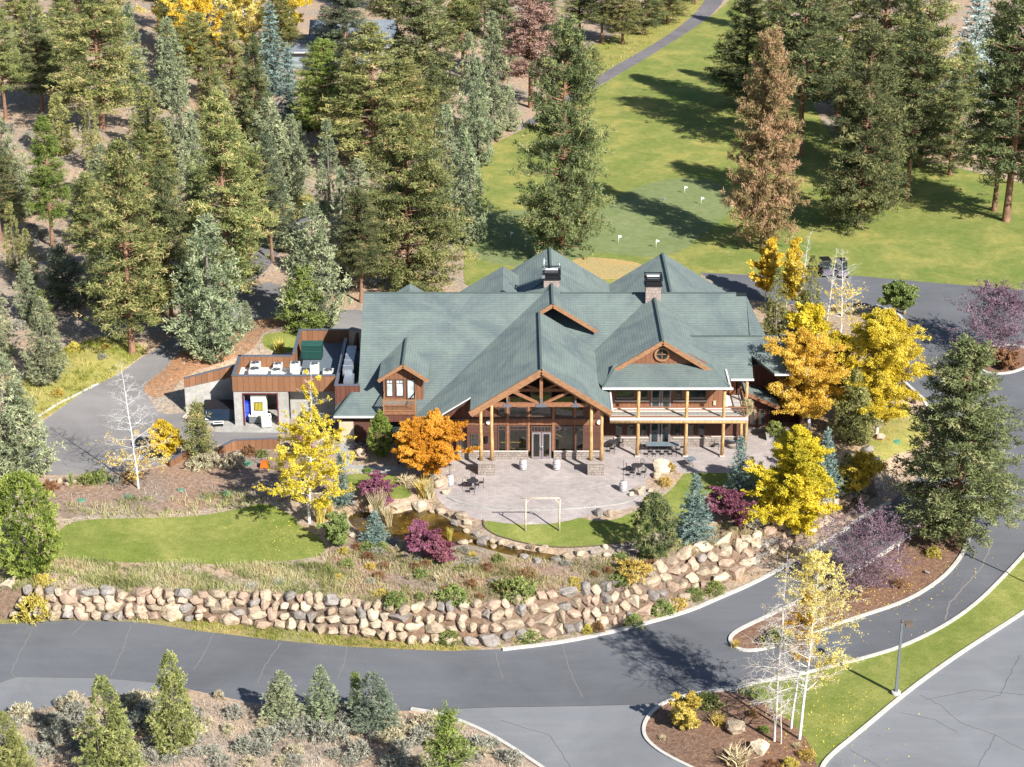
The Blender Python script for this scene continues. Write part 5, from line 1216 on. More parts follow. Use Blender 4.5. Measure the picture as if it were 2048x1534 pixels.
 ('J0',1703,735,885,46,'olive juniper in front of the bright yellow maples','juniper_tree','juniperolive',None),
 ('J3',1550,535,672,36,'olive juniper behind the east wing roof','juniper_tree','juniperolive',None),
 ('J3',1618,508,652,32,'olive juniper left of the bare white birch','juniper_tree','juniperolive',None),
 ('S0',750,1022,1085,30,'squat blue spruce at the pond edge','spruce_tree','spruceblue',None),
 ('S1',683,905,1010,28,'blue spruce behind the yellow aspen by the small lawn','spruce_tree','spruceblue','blue spruces around the patio'),
 ('Q0',402,808,918,38,'small pine in front of the service pad','pine_tree','pine',None),
 ('A1',762,826,912,24,'dense cone shaped evergreen by the left wing wall','cypress_tree','arbor',None),
 ('A0',56,952,1150,68,'bright green dense rounded evergreen at the left edge of the lawn','cypress_tree','arbor',None),
 ('J1',1690,905,985,32,'dark evergreen in the shade above the boulder bank','juniper_tree','juniperolive',None),
 # bottom
 ('J0',352,1300,1505,50,'tall pale juniper overlapping the lower road','juniper_tree','juniperolive',None),
 ('J2',222,1348,1570,56,'olive juniper at the bottom left of the lower road','juniper_tree','juniperolive',None),
 ('J2',18,1420,1570,46,'olive juniper in the bottom left corner','juniper_tree','juniperolive',None),
 ('J0',566,1340,1445,40,'left of the three blue grey junipers below the lower road','juniper_tree','juniper','roadside blue grey junipers'),
 ('J1',645,1330,1445,40,'middle of the three blue grey junipers below the lower road','juniper_tree','juniper','roadside blue grey junipers'),
 ('J2',748,1342,1460,46,'rightmost and darkest of the three blue grey junipers below the lower road','juniper_tree','bluejuniper','roadside blue grey junipers'),
 ('Q1',712,1350,1432,22,'bright green young pine tucked between the blue grey junipers','pine_tree','pinebright',None),
 ('Q0',900,1425,1600,60,'bright green young pine at the bottom edge','pine_tree','pinebright',None),
]:
    k, x, yt_, yb_, hw, lab, nm, mt, grp = a
    conifer(k, x, yt_, yb_, hw, lab, nm, mat=mt, group=grp)
fill_ = random.Random(21)
FP = ((40,150,'J1','near the top left olive juniper'),(110,120,'J3','left of the rounded top left pine'),(235,210,'J2','right of the big full pine'),(300,300,'J1','below the narrow juniper'),
 (210,420,'J0','behind the driveway ponderosa'),(325,420,'P2','behind the open driveway pine'),(380,380,'J3','left of the tall broad ponderosa'),(480,420,'P1','right of the tall broad ponderosa'),(440,250,'J1','below the brightest yellow aspen'),
 (400,200,'P3','at the foot of the brightest yellow aspen'),(465,210,'P4','under the pale gold aspen'),(600,330,'J3','below the neighbouring garage'),(625,260,'J1','beside the neighbouring garage'),(700,280,'P4','below the neighbouring house'),(720,460,'J1','left of the broad golden ponderosa'),
 (800,230,'P2','right of the neighbouring house'),(870,320,'P1','behind the broad golden ponderosa on its right'),(650,500,'J3','behind the wide pale juniper'),(565,500,'J1','beside the small path bend'),(500,520,'P3','behind the big pale juniper on its right'),(400,560,'P4','behind the big pale juniper on its left'),
 (300,620,'J2','behind the dark driveway pine'),(185,560,'P3','on the shaded slope left of the driveway ponderosa'),(0,480,'P1','cut by the left edge above the driveway bank'),(90,660,'Q0','on the shaded slope above the driveway bank'),
 (350,110,'P0','above the grey green aspen juniper'),(240,90,'P4','right of the big full pine top'),(560,140,'P3','under the blue grey spruce'),(780,80,'P3','at the right corner of the neighbouring house'),(880,80,'J2','left of the parked car'),
 (970,80,'P3','right of the parked car'),(1020,260,'J3','by the fairway corner'),(1080,110,'P0','behind the dead brown pine'),(1700,330,'P3','behind the full dark pine'),(1780,300,'P1','in the gap right of the full dark pine'),(1900,350,'P4','left of the right edge pine'),(1920,240,'P0','below the silver blue spruce'),
 (2045,300,'P2','cut by the right edge behind the fairway'),(1640,130,'P2','above the long trunk pine'),(1500,60,'P3','at the top above the rust brown ponderosa'),(1990,160,'P1','right of the silver blue spruce'),(1850,120,'J2','left of the silver blue spruce'))
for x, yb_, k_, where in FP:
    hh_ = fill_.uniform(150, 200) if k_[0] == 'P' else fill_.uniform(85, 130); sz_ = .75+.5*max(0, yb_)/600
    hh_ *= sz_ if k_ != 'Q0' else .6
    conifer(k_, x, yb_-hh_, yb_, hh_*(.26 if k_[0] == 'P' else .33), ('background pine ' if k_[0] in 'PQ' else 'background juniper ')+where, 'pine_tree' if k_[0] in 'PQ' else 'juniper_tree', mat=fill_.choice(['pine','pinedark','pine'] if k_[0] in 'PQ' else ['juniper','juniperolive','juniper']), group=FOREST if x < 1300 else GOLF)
# ---------------------------------------------------------------- broadleaf trees
DC = {}
def decid(px, pyt, pyb, hw, label, name='aspen_tree', leaf=None, bark='barkwhite', k=5, sz=.16, frac=1., keep=None, seed=1, group=None, cat='tree', spr=.2, width=None, leafname='crown', grad=0., **kw):
    g = GP(px, pyb); d = g.y*CP+(HC-g.z)*SP; H = max(Zp(pyt, g.y)-g.z, .8); Rw = hw/F*d
    t = tag(empty(name, g, 0), label, cat, group)
    # first pass measures how wide the skeleton grows, the second grows it to the wanted half width
    s = 1.
    for q_ in range(2):
        k2 = dict(kw); k2['rt'] = kw.get('rt', .12)/s; k2['tw'] = kw.get('tw', .009)/s; k2['lean'] = tuple(v/s for v in kw.get('lean', (0, 0)))
        wood, tips, dirs = branchy(seed, H, spread=Rw/H*.72, **k2)
        V = np.array(wood.v); ax = tips[:,0]-tips[:,2]*k2['lean'][0]
        s = Rw/max(np.percentile(np.abs(ax), 97), .1)
    zs_ = H/max(np.percentile(tips[:,2], 99.5), V[:,2].max()*.98); sc_ = np.array([s, s, zs_])
    wood.v = [tuple(p) for p in V*sc_]; tips = tips*sc_
    wood.build('trunk', M[bark], t)
    if leaf:
        kf = (lambda T_: keep(T_/[Rw, Rw, H])) if keep else None
        Vv, Fq, tn = leaves(seed+5, tips, dirs, k, sz, spr, frac, kf, grad)
        link(leafname, crown_mesh(leafname, Vv, Fq, tn, M[leaf]), t)
    return t
ASP = 'yellow aspens among the forest conifers'
decid(412,-40,170,58,'brightest yellow aspen among the top left conifers',leaf='yellow',k=11,sz=.2,seed=41,nb=24,group=ASP,spr=.4)
decid(350,-50,95,40,'golden aspen left of the brightest yellow aspen',leaf='palegold',k=9,sz=.2,seed=42,nb=20,group=ASP,spr=.4)
decid(500,-40,130,48,'pale gold aspen right of the brightest yellow aspen',leaf='palegold',k=9,sz=.2,seed=43,nb=22,group=ASP,spr=.4)
decid(575,-50,112,38,'yellow aspen beside the blue grey spruce at the top',leaf='yellow',k=11,sz=.2,seed=44,nb=20,group=ASP,spr=.4)
decid(930,-30,60,30,'dull gold tree by the parked car at the top',leaf='gold',k=8,sz=.2,seed=45,nb=16,spr=.4)
bare_left = decid(278,730,977,62,'bare white birch in the planting bed beside the service driveway','birch_tree',leaf='gold',k=2,sz=.14,frac=.35,keep=lambda T_: T_[:,2] < .35,seed=51,nb=40,base=.12,rt=.09,shape='cone',droop=.02,up=.5,sub=6,twig=4)
decid(617,745,1046,66,'yellow leaved birch with white trunk at the right end of the side lawn','birch_tree',leaf='yellow',k=7,sz=.12,keep=lambda T_: (T_[:,2] < .7) | ((T_[:,0]+T_[:,1]*.3+T_[:,2]*2) % .3 < .05),seed=52,nb=44,base=.1,rt=.13,shape='cone',up=.55,sub=6,twig=4,spr=.2)
decid(330,848,915,26,'small yellow green shrubby tree behind the bare white birch',leaf='yellowgreen',k=8,sz=.16,seed=53,nb=20,base=.05,rt=.06,bark='barkgrey',name='young_tree')
decid(856,836,948,54,'round bright orange maple at the left end of the patio','maple_tree',leaf='orange',k=30,sz=.11,seed=54,nb=46,base=.12,rt=.12,bark='barkgrey',shape='round',sub=6,twig=4,spr=.24,up=.85)
decid(1618,668,868,66,'orange gold maple with a pale trunk by the east wing','maple_tree',leaf='gold',k=20,sz=.12,frac=.72,seed=55,nb=44,base=.16,rt=.2,bark='barkpale',shape='round',sub=6,twig=5,spr=.36)
decid(1752,628,868,66,'large bright yellow maple beside the upper drive','maple_tree',leaf='yellow',k=20,sz=.12,frac=.72,seed=56,nb=46,base=.1,rt=.2,bark='barkpale',shape='round',sub=6,twig=5,spr=.36)
decid(1680,668,840,46,'yellow maple between the orange gold maple and the large bright yellow maple','maple_tree',leaf='yellow',k=22,sz=.13,seed=57,nb=34,base=.1,rt=.16,bark='barkpale',shape='round',sub=5,twig=4,spr=.4)
decid(1582,868,1072,70,'yellow green tree in full autumn colour above the boulder bank','maple_tree',leaf='yellowgreen',k=20,sz=.12,grad=.4,seed=58,nb=50,base=.05,rt=.13,bark='barkgrey',shape='cone',sub=6,twig=4,spr=.26,up=.6)
decid(1712,905,985,36,'orange leaved tree in the shade of the big island pine',leaf='gold',k=4,sz=.18,seed=59,nb=26,base=.1,rt=.08,bark='barkgrey',name='maple_tree',spr=.25)
GA = 'birches behind the east wing'
decid(1530,480,600,26,'yellow aspen top left of the olive junipers',leaf='yellow',k=7,sz=.22,seed=61,nb=22,rt=.1,group=GA,spr=.3)
decid(1570,478,620,24,'pale orange aspen between the two olive junipers',leaf='gold',k=5,sz=.2,seed=62,nb=22,rt=.1,group=GA,spr=.3)
decid(1592,462,640,24,'nearly bare white aspen behind the east wing',leaf='gold',k=3,sz=.2,frac=.5,seed=63,nb=22,rt=.1,group=GA,keep=lambda T_: T_[:,2] < .6)
decid(1682,505,668,42,'bare white birch in front of the golf carts','birch_tree',leaf='gold',k=2,sz=.14,frac=.25,keep=lambda T_: T_[:,2] < .6,seed=64,nb=36,base=.15,rt=.08,up=.7,shape='cone',group=GA)
decid(1654,500,640,20,'slender bare aspen left of the golf carts',seed=65,nb=20,rt=.08,group=GA)
decid(1617,610,672,34,'low yellow shrub tree at the corner of the east wing roof',leaf='yellow',k=7,sz=.2,seed=66,nb=22,base=.04,rt=.05,bark='barkpale',name='young_tree',spr=.3)
decid(1790,568,642,28,'small green maple with purple tips on the planter tip by the upper drive','maple_tree',leaf='mossgreen',k=14,sz=.18,seed=67,nb=26,base=.35,rt=.07,bark='barkgrey',shape='round',spr=.25)
CR = 'purple twigged crabapples'
decid(1988,572,712,72,'purple twigged crabapple on the round planting island','crabapple_tree',leaf='purpletwig',k=2,sz=.13,seed=71,nb=40,base=.08,rt=.12,bark='barkpurple',shape='round',up=.8,sub=6,twig=5,spr=.2,group=CR,fork=2)
decid(1728,1015,1185,92,'wide purple twigged crabapple leaning over the mulch island','crabapple_tree',leaf='purpletwig',k=2,sz=.10,seed=72,nb=50,base=.06,rt=.13,bark='barkpurple',shape='round',up=.7,sub=6,twig=5,spr=.15,group=CR,fork=2)
decid(1548,1108,1482,66,'bare white birch in the lower planting bed','birch_tree',leaf='gold',k=1,sz=.1,frac=.03,seed=73,nb=54,base=.12,rt=.12,tw=.014,bark='barkpale',shape='oval',up=.4,droop=.10,sub=8,twig=5)
decid(1562,1330,1487,16,'thin young stem beside the bare white birch in the lower bed','birch_tree',seed=74,nb=8,base=.4,rt=.06,bark='barkpale')
decid(1598,1112,1478,80,'birch with golden leaves leaning right over the lawn strip','birch_tree',leaf='palegold',k=4,sz=.10,frac=.42,seed=75,nb=50,base=.25,rt=.12,lean=(.13,0),up=.5,shape='round',sub=6,twig=5,spr=.2,keep=lambda T_: (T_[:,0] > .15) | (T_[:,2] > .62))
decid(1582,1180,1456,34,'second leaning birch trunk behind the golden leaved birch','birch_tree',leaf='gold',k=4,sz=.15,frac=.5,seed=76,nb=26,base=.5,rt=.10,lean=(.1,0),up=.6)
# shrubs of colour
def shrubtree(px, yt, yb, hw, label, leaf, seed, name='shrub', bark='barkgrey', k=8, sz=.12, nb=26, group=None, **kw):
    return decid(px, yt, yb, hw, label, name, leaf=leaf, bark=bark, k=k, sz=sz, seed=seed, nb=nb, base=.03, rt=.035, shape='vase', up=1.1, fork=3, cat='shrub', group=group, leafname='foliage', spr=.14, tw=.007, **kw)
MG = 'magenta burning shrubs'
shrubtree(757,958,1012,27,'magenta shrub behind the tan reeds at the pond','magenta',81,group=MG)
shrubtree(848,1052,1112,28,'pinkish purple shrub on the near bank of the pond','magenta',82,group=MG)
shrubtree(876,1076,1122,24,'lower pinkish purple shrub right of the near pond bank shrub','magenta',83,group=MG)
shrubtree(1447,982,1048,38,'wide magenta shrub between the two large spruces','magenta',84,group=MG)
shrubtree(683,1030,1095,28,'green leafy shrub at the left end of the pond','mossgreen',85)
shrubtree(1366,1378,1455,26,'tall yellow orange bush at the left tip of the lower planting bed','goldgrass',86)
shrubtree(1966,690,722,22,'dark red shrub at the foot of the island crabapple','magenta',87)
shrubtree(2005,700,735,24,'rust brown shrub at the right of the round island','rust',88)
shrubtree(1548,842,880,14,'rounded green shrub beside the east wing corner','mossgreen',89,k=12)
shrubtree(605,868,905,16,'crimson shrub behind the yellow leaved birch','magenta',90)
# ---------------------------------------------------------------- boulders
def rockmesh(name, seed, ang=.35):
    import bmesh
    r = np.random.RandomState(seed); bm = bmesh.new(); bmesh.ops.create_icosphere(bm, subdivisions=3, radius=1)
    planes = unit(r.normal(size=(15, 3))); dd = r.uniform(.52, .86, 15)
    from mathutils import noise as NZ
    for v in bm.verts:
        c = v.co.copy(); p = np.array(c)
        p = np.sign(p)*np.abs(p)**.8; p = p/np.linalg.norm(p)*1.04
        for n, d in zip(planes, dd):
            q = p@n
            if q > d: p = p - n*(q-d)*.96
        f = NZ.fractal(c*1.6+Vector((seed*3.1, 0, 0)), 1., 2., 4)*.10
        v.co = Vector(p*(1+f))
    me = bpy.data.meshes.new(name); bm.to_mesh(me); bm.free()
    return me
def rockmat(name, cols):
    m, nt, b = nodes(name); v = coords(nt); oi = nt.nodes.new('ShaderNodeObjectInfo')
    ad = nt.nodes.new('ShaderNodeVectorMath'); ad.operation = 'ADD'; nt.links.new(v, ad.inputs[0]); nt.links.new(oi.outputs['Location'], ad.inputs[1])
    col = ramp(nt, noise(nt, 2.2, 8, .68, ad.outputs[0], .6), [(.28, cols[0]), (.45, cols[1]), (.6, cols[2]), (.78, cols[3])])
    mr = nt.nodes.new('ShaderNodeMapRange'); mr.inputs[3].default_value = .8; mr.inputs[4].default_value = 1.18; nt.links.new(oi.outputs['Random'], mr.inputs[0])
    hs = nt.nodes.new('ShaderNodeHueSaturation'); nt.links.new(col, hs.inputs['Color']); nt.links.new(mr.outputs[0], hs.inputs['Value'])
    nt.links.new(hs.outputs[0], b.inputs['Base Color']); b.inputs['Roughness'].default_value = .95; b.inputs['Specular IOR Level'].default_value = .1
    bump(nt, b, noise(nt, 5, 8, .7, ad.outputs[0]), .5, .08); return m
RK = {'tan': rockmat('tan_rock', [(.18,.135,.095),(.34,.265,.19),(.45,.365,.27),(.53,.45,.355)]), 'pinkish': rockmat('pinkish_rock', [(.19,.13,.095),(.35,.25,.185),(.45,.34,.26),(.52,.425,.34)]),
      'grey': rockmat('grey_rock', [(.11,.10,.09),(.22,.195,.175),(.31,.28,.255),(.42,.39,.36)]), 'pale': rockmat('pale_rock', [(.26,.20,.13),(.40,.33,.24),(.52,.44,.34),(.62,.55,.45)])}
RME = []
for i in range(9):
    me = rockmesh('boulder_shape', i+1); me.materials.append(RK['tan']); RME.append(me)
rr_ = random.Random(11)
def rock(x, y, z, sx, sy, sz, colr, label, group, name='boulder', rz=None, tilt=.25):
    o = link(name, RME[rr_.randrange(9)]); o.location = (x, y, z); o.scale = (sx, sy, sz)
    o.rotation_euler = (rr_.uniform(-tilt, tilt), rr_.uniform(-tilt, tilt), rr_.uniform(-.5, .5) if rz is None else rz)
    o.material_slots[0].link = 'OBJECT'; o.material_slots[0].material = RK[colr]
    return tag(o, label, 'boulder', group)
ORD = 'first second third fourth fifth sixth seventh eighth ninth tenth eleventh twelfth thirteenth fourteenth fifteenth sixteenth seventeenth eighteenth nineteenth twentieth'.split()
SEG = [(-999,110,'at its left end'),(110,300,'below the side lawn middle'),(300,480,'below the side lawn right half'),(480,650,'left of the pond slope'),(650,800,'below the pond'),(800,940,'below the stream start'),
       (940,1080,'at its tallest'),(1080,1220,'below the rounded pine'),(1220,1360,'at the bend'),(1360,1500,'after the bend'),(1500,1640,'below the yellow green tree'),(1640,2100,'at its shaded right end')]
cur = {}
# arc length positions
xs_ = np.linspace(-41, 33, 900); ty = np.interp(xs_, TOE[:,0], TOE[:,1]); py_ = np.interp(xs_, TOP[:,0], TOP[:,1])
mid = (ty+py_)/2; arc = np.concatenate([[0], np.cumsum(np.hypot(np.diff(xs_), np.diff(mid)))])
wx = lambda s: np.interp(s, arc, xs_)
nrm = lambda x: None
items = []
for row in range(4):
    s = .3 + row*.37
    while s < arc[-1]:
        big = rr_.uniform(.62, 1.05) if rr_.random() < .78 else rr_.uniform(1.15, 1.75)
        x = float(wx(s)); right = x > 13
        if right: big *= rr_.uniform(.95, 1.4)
        w_ = .66*big; L = 2*w_*.86
        xm = float(wx(s+L/2)); t = [.08,.36,.64,.92][row]+rr_.uniform(-.05, .05)
        y0, y1 = np.interp(xm, TOE[:,0], TOE[:,1]), np.interp(xm, TOP[:,0], TOP[:,1])
        if not (right and rr_.random() < .12):
            x2 = float(wx(s+L/2+.3)); ang = math.atan2(np.interp(x2, xs_, mid)-np.interp(xm, xs_, mid), x2-xm)
            yy = y0+(y1-y0)*t; zz = gz(xm, yy); d = yy*CP+(HC-zz)*SP; px = 1024+F*xm/d
            items.append((xm, yy, zz, w_, row, px, ang, big))
        s += L
for xm, yy, zz, w_, row, px, ang, big in items:
    seg = next(sg for a, b, sg in SEG if a <= px < b); k = (row, seg); cur[k] = cur.get(k, 0)+1
    colr = rr_.choice(['tan','tan','tan','pinkish','grey','grey','tan','tan','pinkish','pale'] if px < 1400 else ['tan','pale','grey','pinkish'])
    cn = ['bottom','lower middle','upper middle','top'][row]; flatr = rr_.random() < .42
    hgt = rr_.uniform(.32,.42) if flatr else rr_.uniform(.44,.62)
    o_ = ORD[min(cur[k]-1, 19)]
    rock(xm, yy, zz+.12, w_*1.06, .62*rr_.uniform(.85,1.1), hgt*(1.1 if big > 1.1 else 1), colr, f"{colr} {'flat ' if flatr else ''}boulder, {o_} from left in {cn} course {seg.replace('the ', '')}", 'boulders of the stacked retaining wall', 'wall_boulder', ang+rr_.uniform(-.12,.12))
def rockp(px, py, hwp, asp, colr, label, group=None, hz=.7, dz=.1, sy=.8, tilt=.25):
    g = GP(px, py); d = g.y*CP+(HC-g.z)*SP; w_ = hwp/F*d
    rock(g.x, g.y+w_*sy*.5, g.z+w_*hz*.45+dz*0, w_, w_*sy, w_*hz*asp, colr, label, group, tilt=tilt)
PG = 'boulders around the pond'
for a in [(702,1012,14,1,'grey','grey boulder at the far left corner of the pond'),(722,1008,18,1.1,'tan','tallest boulder on the far bank left of the reeds'),(792,1020,14,.9,'tan','tan boulder right of the magenta shrub on the far bank'),
  (838,1022,19,.9,'pale','broad pale boulder on the far bank of the pond'),(881,1030,13,.9,'tan','small tan boulder on the far bank right of the broad pale one'),(920,1040,20,.7,'tan','flat orange tan slab at the right end of the pond'),
  (908,1052,12,.8,'grey','grey rock below the flat slab at the pond'),(934,1052,13,.8,'pale','pale rock right of the flat slab at the pond'),(933,1066,9,.8,'tan','low rock at the stream mouth'),(953,1074,10,.9,'grey','grey rock where the stream leaves the pond'),
  (925,1090,12,.9,'tan','tan boulder on the near bank by the stream'),(962,1092,16,.9,'grey','wide grey boulder on the near side of the stream start'),(986,1098,10,.8,'tan','tan rock beside the wide grey stream boulder'),
  (1002,1090,11,1,'tan','upright rock at the lawn edge by the stream'),(1036,1100,11,.8,'tan','second rock along the lawn side of the stream'),(1087,1104,13,1,'tan','largest rock along the lawn side of the stream'),
  (1048,1120,13,.8,'grey','rock on the near side of the stream middle'),(1074,1126,11,.7,'grey','flat rock on the near side of the stream'),(1110,1124,12,.7,'grey','low rock at the right end of the stream'),(1135,1118,13,.8,'tan','tan rock beyond the right end of the stream'),
  (1160,1112,14,.9,'tan','tan rock right of the stream'),(1185,1110,10,.9,'grey','small grey rock right of the stream'),(1211,1098,8,1.2,'pale','small pale upright rock by the lawn corner'),(1214,1114,11,.8,'pale','pale flat rock by the lawn corner'),
  (970,1080,8,.9,'grey','small rock at the lawn side of the stream mouth'),(985,1086,8,.9,'tan','next small rock down the lawn side of the stream'),(1020,1096,8,.9,'grey','small grey rock along the lawn side of the stream'),(1060,1098,8,.8,'grey','little grey rock before the largest stream rock'),
  (1240,1108,10,.8,'tan','tan rock left of the rounded pine'),(1262,1098,11,1.2,'grey','dark rock in the rounded pine shade'),(690,1050,9,.8,'grey','small rock on the left bank of the pond'),(705,1075,10,.8,'pale','pale rock on the near left bank'),(785,1088,11,.8,'grey','grey rock on the near bank behind the squat spruce'),
  (862,1026,8,.8,'tan','small rock between the two far bank boulders'),(770,1020,9,.8,'grey','grey rock behind the reeds'),(900,1032,8,.9,'tan','small tan rock above the flat slab'),(940,1086,8,.8,'tan','small tan rock by the near bank boulder')]:
    rockp(*a, PG)
for a in [(886,975,22,.9,'pinkish','large pinkish boulder by the left patio barrel'),(893,988,11,.8,'tan','small boulder below the large pinkish boulder'),(722,912,14,1,'pinkish','reddish boulder in the bed left of the orange maple'),
  (1278,990,16,1.5,'pale','tall pale boulder on the patio edge right of the barrel'),(1262,992,9,1,'pale','low pale piece beside the tall pale boulder'),(1325,945,26,.8,'pale','broad pale boulder beside the patio tables'),(1312,956,13,.8,'tan','smaller tan boulder leaning on the broad pale boulder'),
  (1300,985,8,.9,'tan','tan rock at the bottom of the patio rock bed'),(1196,1032,13,1,'grey','left rock of the pair at the front lawn edge'),(1218,1034,12,1,'tan','right rock of the pair at the front lawn edge'),
  (1450,1112,19,1.2,'pale','round white boulder above the wall bend'),(1484,1105,15,1.6,'pale','tall pale boulder right of the round white boulder'),(1510,1092,16,1.1,'tan','tan boulder above the wall below the blue spruce'),(1502,1130,18,1,'pale','pale boulder below the tall pale boulder'),
  (1540,1108,16,1,'pale','pale boulder right of the tall pale boulder'),(1560,1090,16,.9,'grey','grey boulder above the shaded kerb'),(1470,1160,26,1.4,'pinkish','huge reddish boulder at the wall bend'),(1530,1120,15,.7,'tan','flat tan boulder above the shaded kerb'),
  (1512,985,14,1.1,'pinkish','pinkish boulder under the dark patio spruce'),(1600,1068,18,.8,'tan','tan slab under the yellow green tree'),(1640,1030,16,.8,'tan','tan boulder right of the yellow green tree'),(1655,1005,15,.8,'pinkish','pinkish boulder above it near the shaded bank'),
  (1735,905,13,1,'grey','grey boulder in the shade below the olive juniper'),(1760,880,15,.9,'pinkish','pinkish boulder at the edge of the sloping lawn'),(1470,1470,29,.85,'tan','large hollow topped boulder in the lower planting bed'),(1520,1508,24,.95,'pale','rounded whitish boulder in front of the hollow topped boulder'),
  (1988,722,14,.5,'tan','flat tan rock on the round island'),(2015,728,12,.5,'grey','flat grey rock on the round island'),(15,1178,22,1,'pale','big pale boulder at the left end above the wall'),(118,965,8,1,'tan','tan rock behind the small dark shrubs by the driveway'),(133,972,9,1,'pinkish','reddish rock left of the little columnar shrub'),(148,966,8,1,'tan','tan rock right of the little columnar shrub'),
  (100,966,9,.9,'grey','grey rock at the driveway corner'),(385,845,14,.8,'pinkish','pinkish rock at the foot of the sloping wing wall'),(1854,1148,8,.5,'grey','flat grey stone on the mulch island'),(1650,700,14,.8,'tan','tan boulder between the autumn maples'),(1720,668,12,.8,'pale','pale boulder behind the autumn maples'),(1740,650,12,.7,'grey','grey boulder near the planter tip')]:
    rockp(*a)
# boulder bank in the shade on the right (below the spruces)
q = 0
for i in range(15):
    px = 1618+ (i % 5)*27 + rr_.uniform(-6, 6); py = 1000 - (i % 5)*17 + (i//5)*22 + rr_.uniform(-4, 4)
    rockp(px, py, rr_.uniform(13, 18), .95, rr_.choice(['grey','tan','grey']), f"{ORD[i%5]} boulder from the left in the {['upper','middle','lower'][i//5]} row of the shaded bank", 'boulders of the shaded bank')
# ---------------------------------------------------------------- low plants
def fountain(seed, n, h, sp, w_=.035, drop=.5):
    r = np.random.RandomState(seed); P = np.column_stack([r.normal(0, sp*.25, n), r.normal(0, sp*.25, n), np.zeros(n)])
    az = r.uniform(0, 6.283, n); tl = r.uniform(.05, sp, n)/h
    D = unit(np.column_stack([np.cos(az)*tl, np.sin(az)*tl, np.ones(n)])); L1 = h*r.uniform(.6, 1.05, n)
    V1, F1 = blades(P, D, L1*.6, w_, r, .9); P2 = P+D*(L1*.6)[:, None]; D2 = unit(D+np.column_stack([np.cos(az)*drop, np.sin(az)*drop, -np.ones(n)*.1]))
    V2, F2 = blades(P2, D2, L1*.5, w_, r, .2); t = r.uniform(.1, .9, n)
    return np.concatenate([V1, V2]), np.concatenate([F1, F2+len(V1)]), np.concatenate([np.repeat(t, 4), np.repeat(np.clip(t+.15, 0, 1), 4)])
def mound(seed, R_=.5, h=.5, n=150, k=7, L=.12, w_=.035, up=.5):
    r = np.random.RandomState(seed); u = r.uniform(0, 1, n); az = r.uniform(0, 6.283, n); ph = r.uniform(0, 6, 3)
    lump = 1+.22*np.sin(az*3+ph[0])+.15*np.sin(az*5+u*6+ph[1]); rad = R_*np.sqrt(1-u**2)*lump*r.uniform(.6, 1, n); z = h*u*(.7+.3*lump)+.03
    C = np.column_stack([rad*np.cos(az), rad*np.sin(az), z]); O = np.column_stack([np.cos(az)*.6, np.sin(az)*.6, u])
    return clumps(C, np.clip(r.uniform(.1,.9,n), 0, 1), k, .06, L, w_, r, up, O)
PM = {'sage': [npmesh('foliage', V, Fq, M['sage'], t) for V, Fq, t in (mound(1), mound(2, .6, .42), mound(3, .45, .5))],
      'leaf': [npmesh('foliage', V, Fq, M['mossgreen'], t) for V, Fq, t in (mound(4, .5, .4, 140, 7, .09, .05), mound(5, .6, .35, 150, 7, .09, .05))],
      'grass': [npmesh('blades', V, Fq, M['straw'], t) for V, Fq, t in (fountain(6, 130, .8, .5), fountain(7, 110, .7, .6))],
      'tall': [npmesh('blades', V, Fq, M['goldgrass'], t) for V, Fq, t in (fountain(8, 170, 1.3, .35, .03, .2),)]}
pr_ = random.Random(4)
def plant(kind, x, y, s, h, mat, name, label, cat, group=None):
    me = pr_.choice(PM[kind]); o = link(name, me); o.location = (x, y, gz(x, y)-.02); o.scale = (s, s, h); o.rotation_euler = (0, 0, pr_.uniform(0, 6.28))
    if mat: o.material_slots[0].link = 'OBJECT'; o.material_slots[0].material = M[mat]
    return tag(o, label, cat, group)
def plantp(kind, px, py, hwp, hp, mat, name, label, cat, group=None):
    g = GP(px, py); d = g.y*CP+(HC-g.z)*SP; base = {'sage':.55,'leaf':.55,'grass':.55,'tall':.45}[kind]; bh = {'sage':.5,'leaf':.42,'grass':.72,'tall':1.25}[kind]
    return plant(kind, g.x, g.y, hwp/F*d/base, hp/F*d/CP/bh, mat, name, label, cat, group)
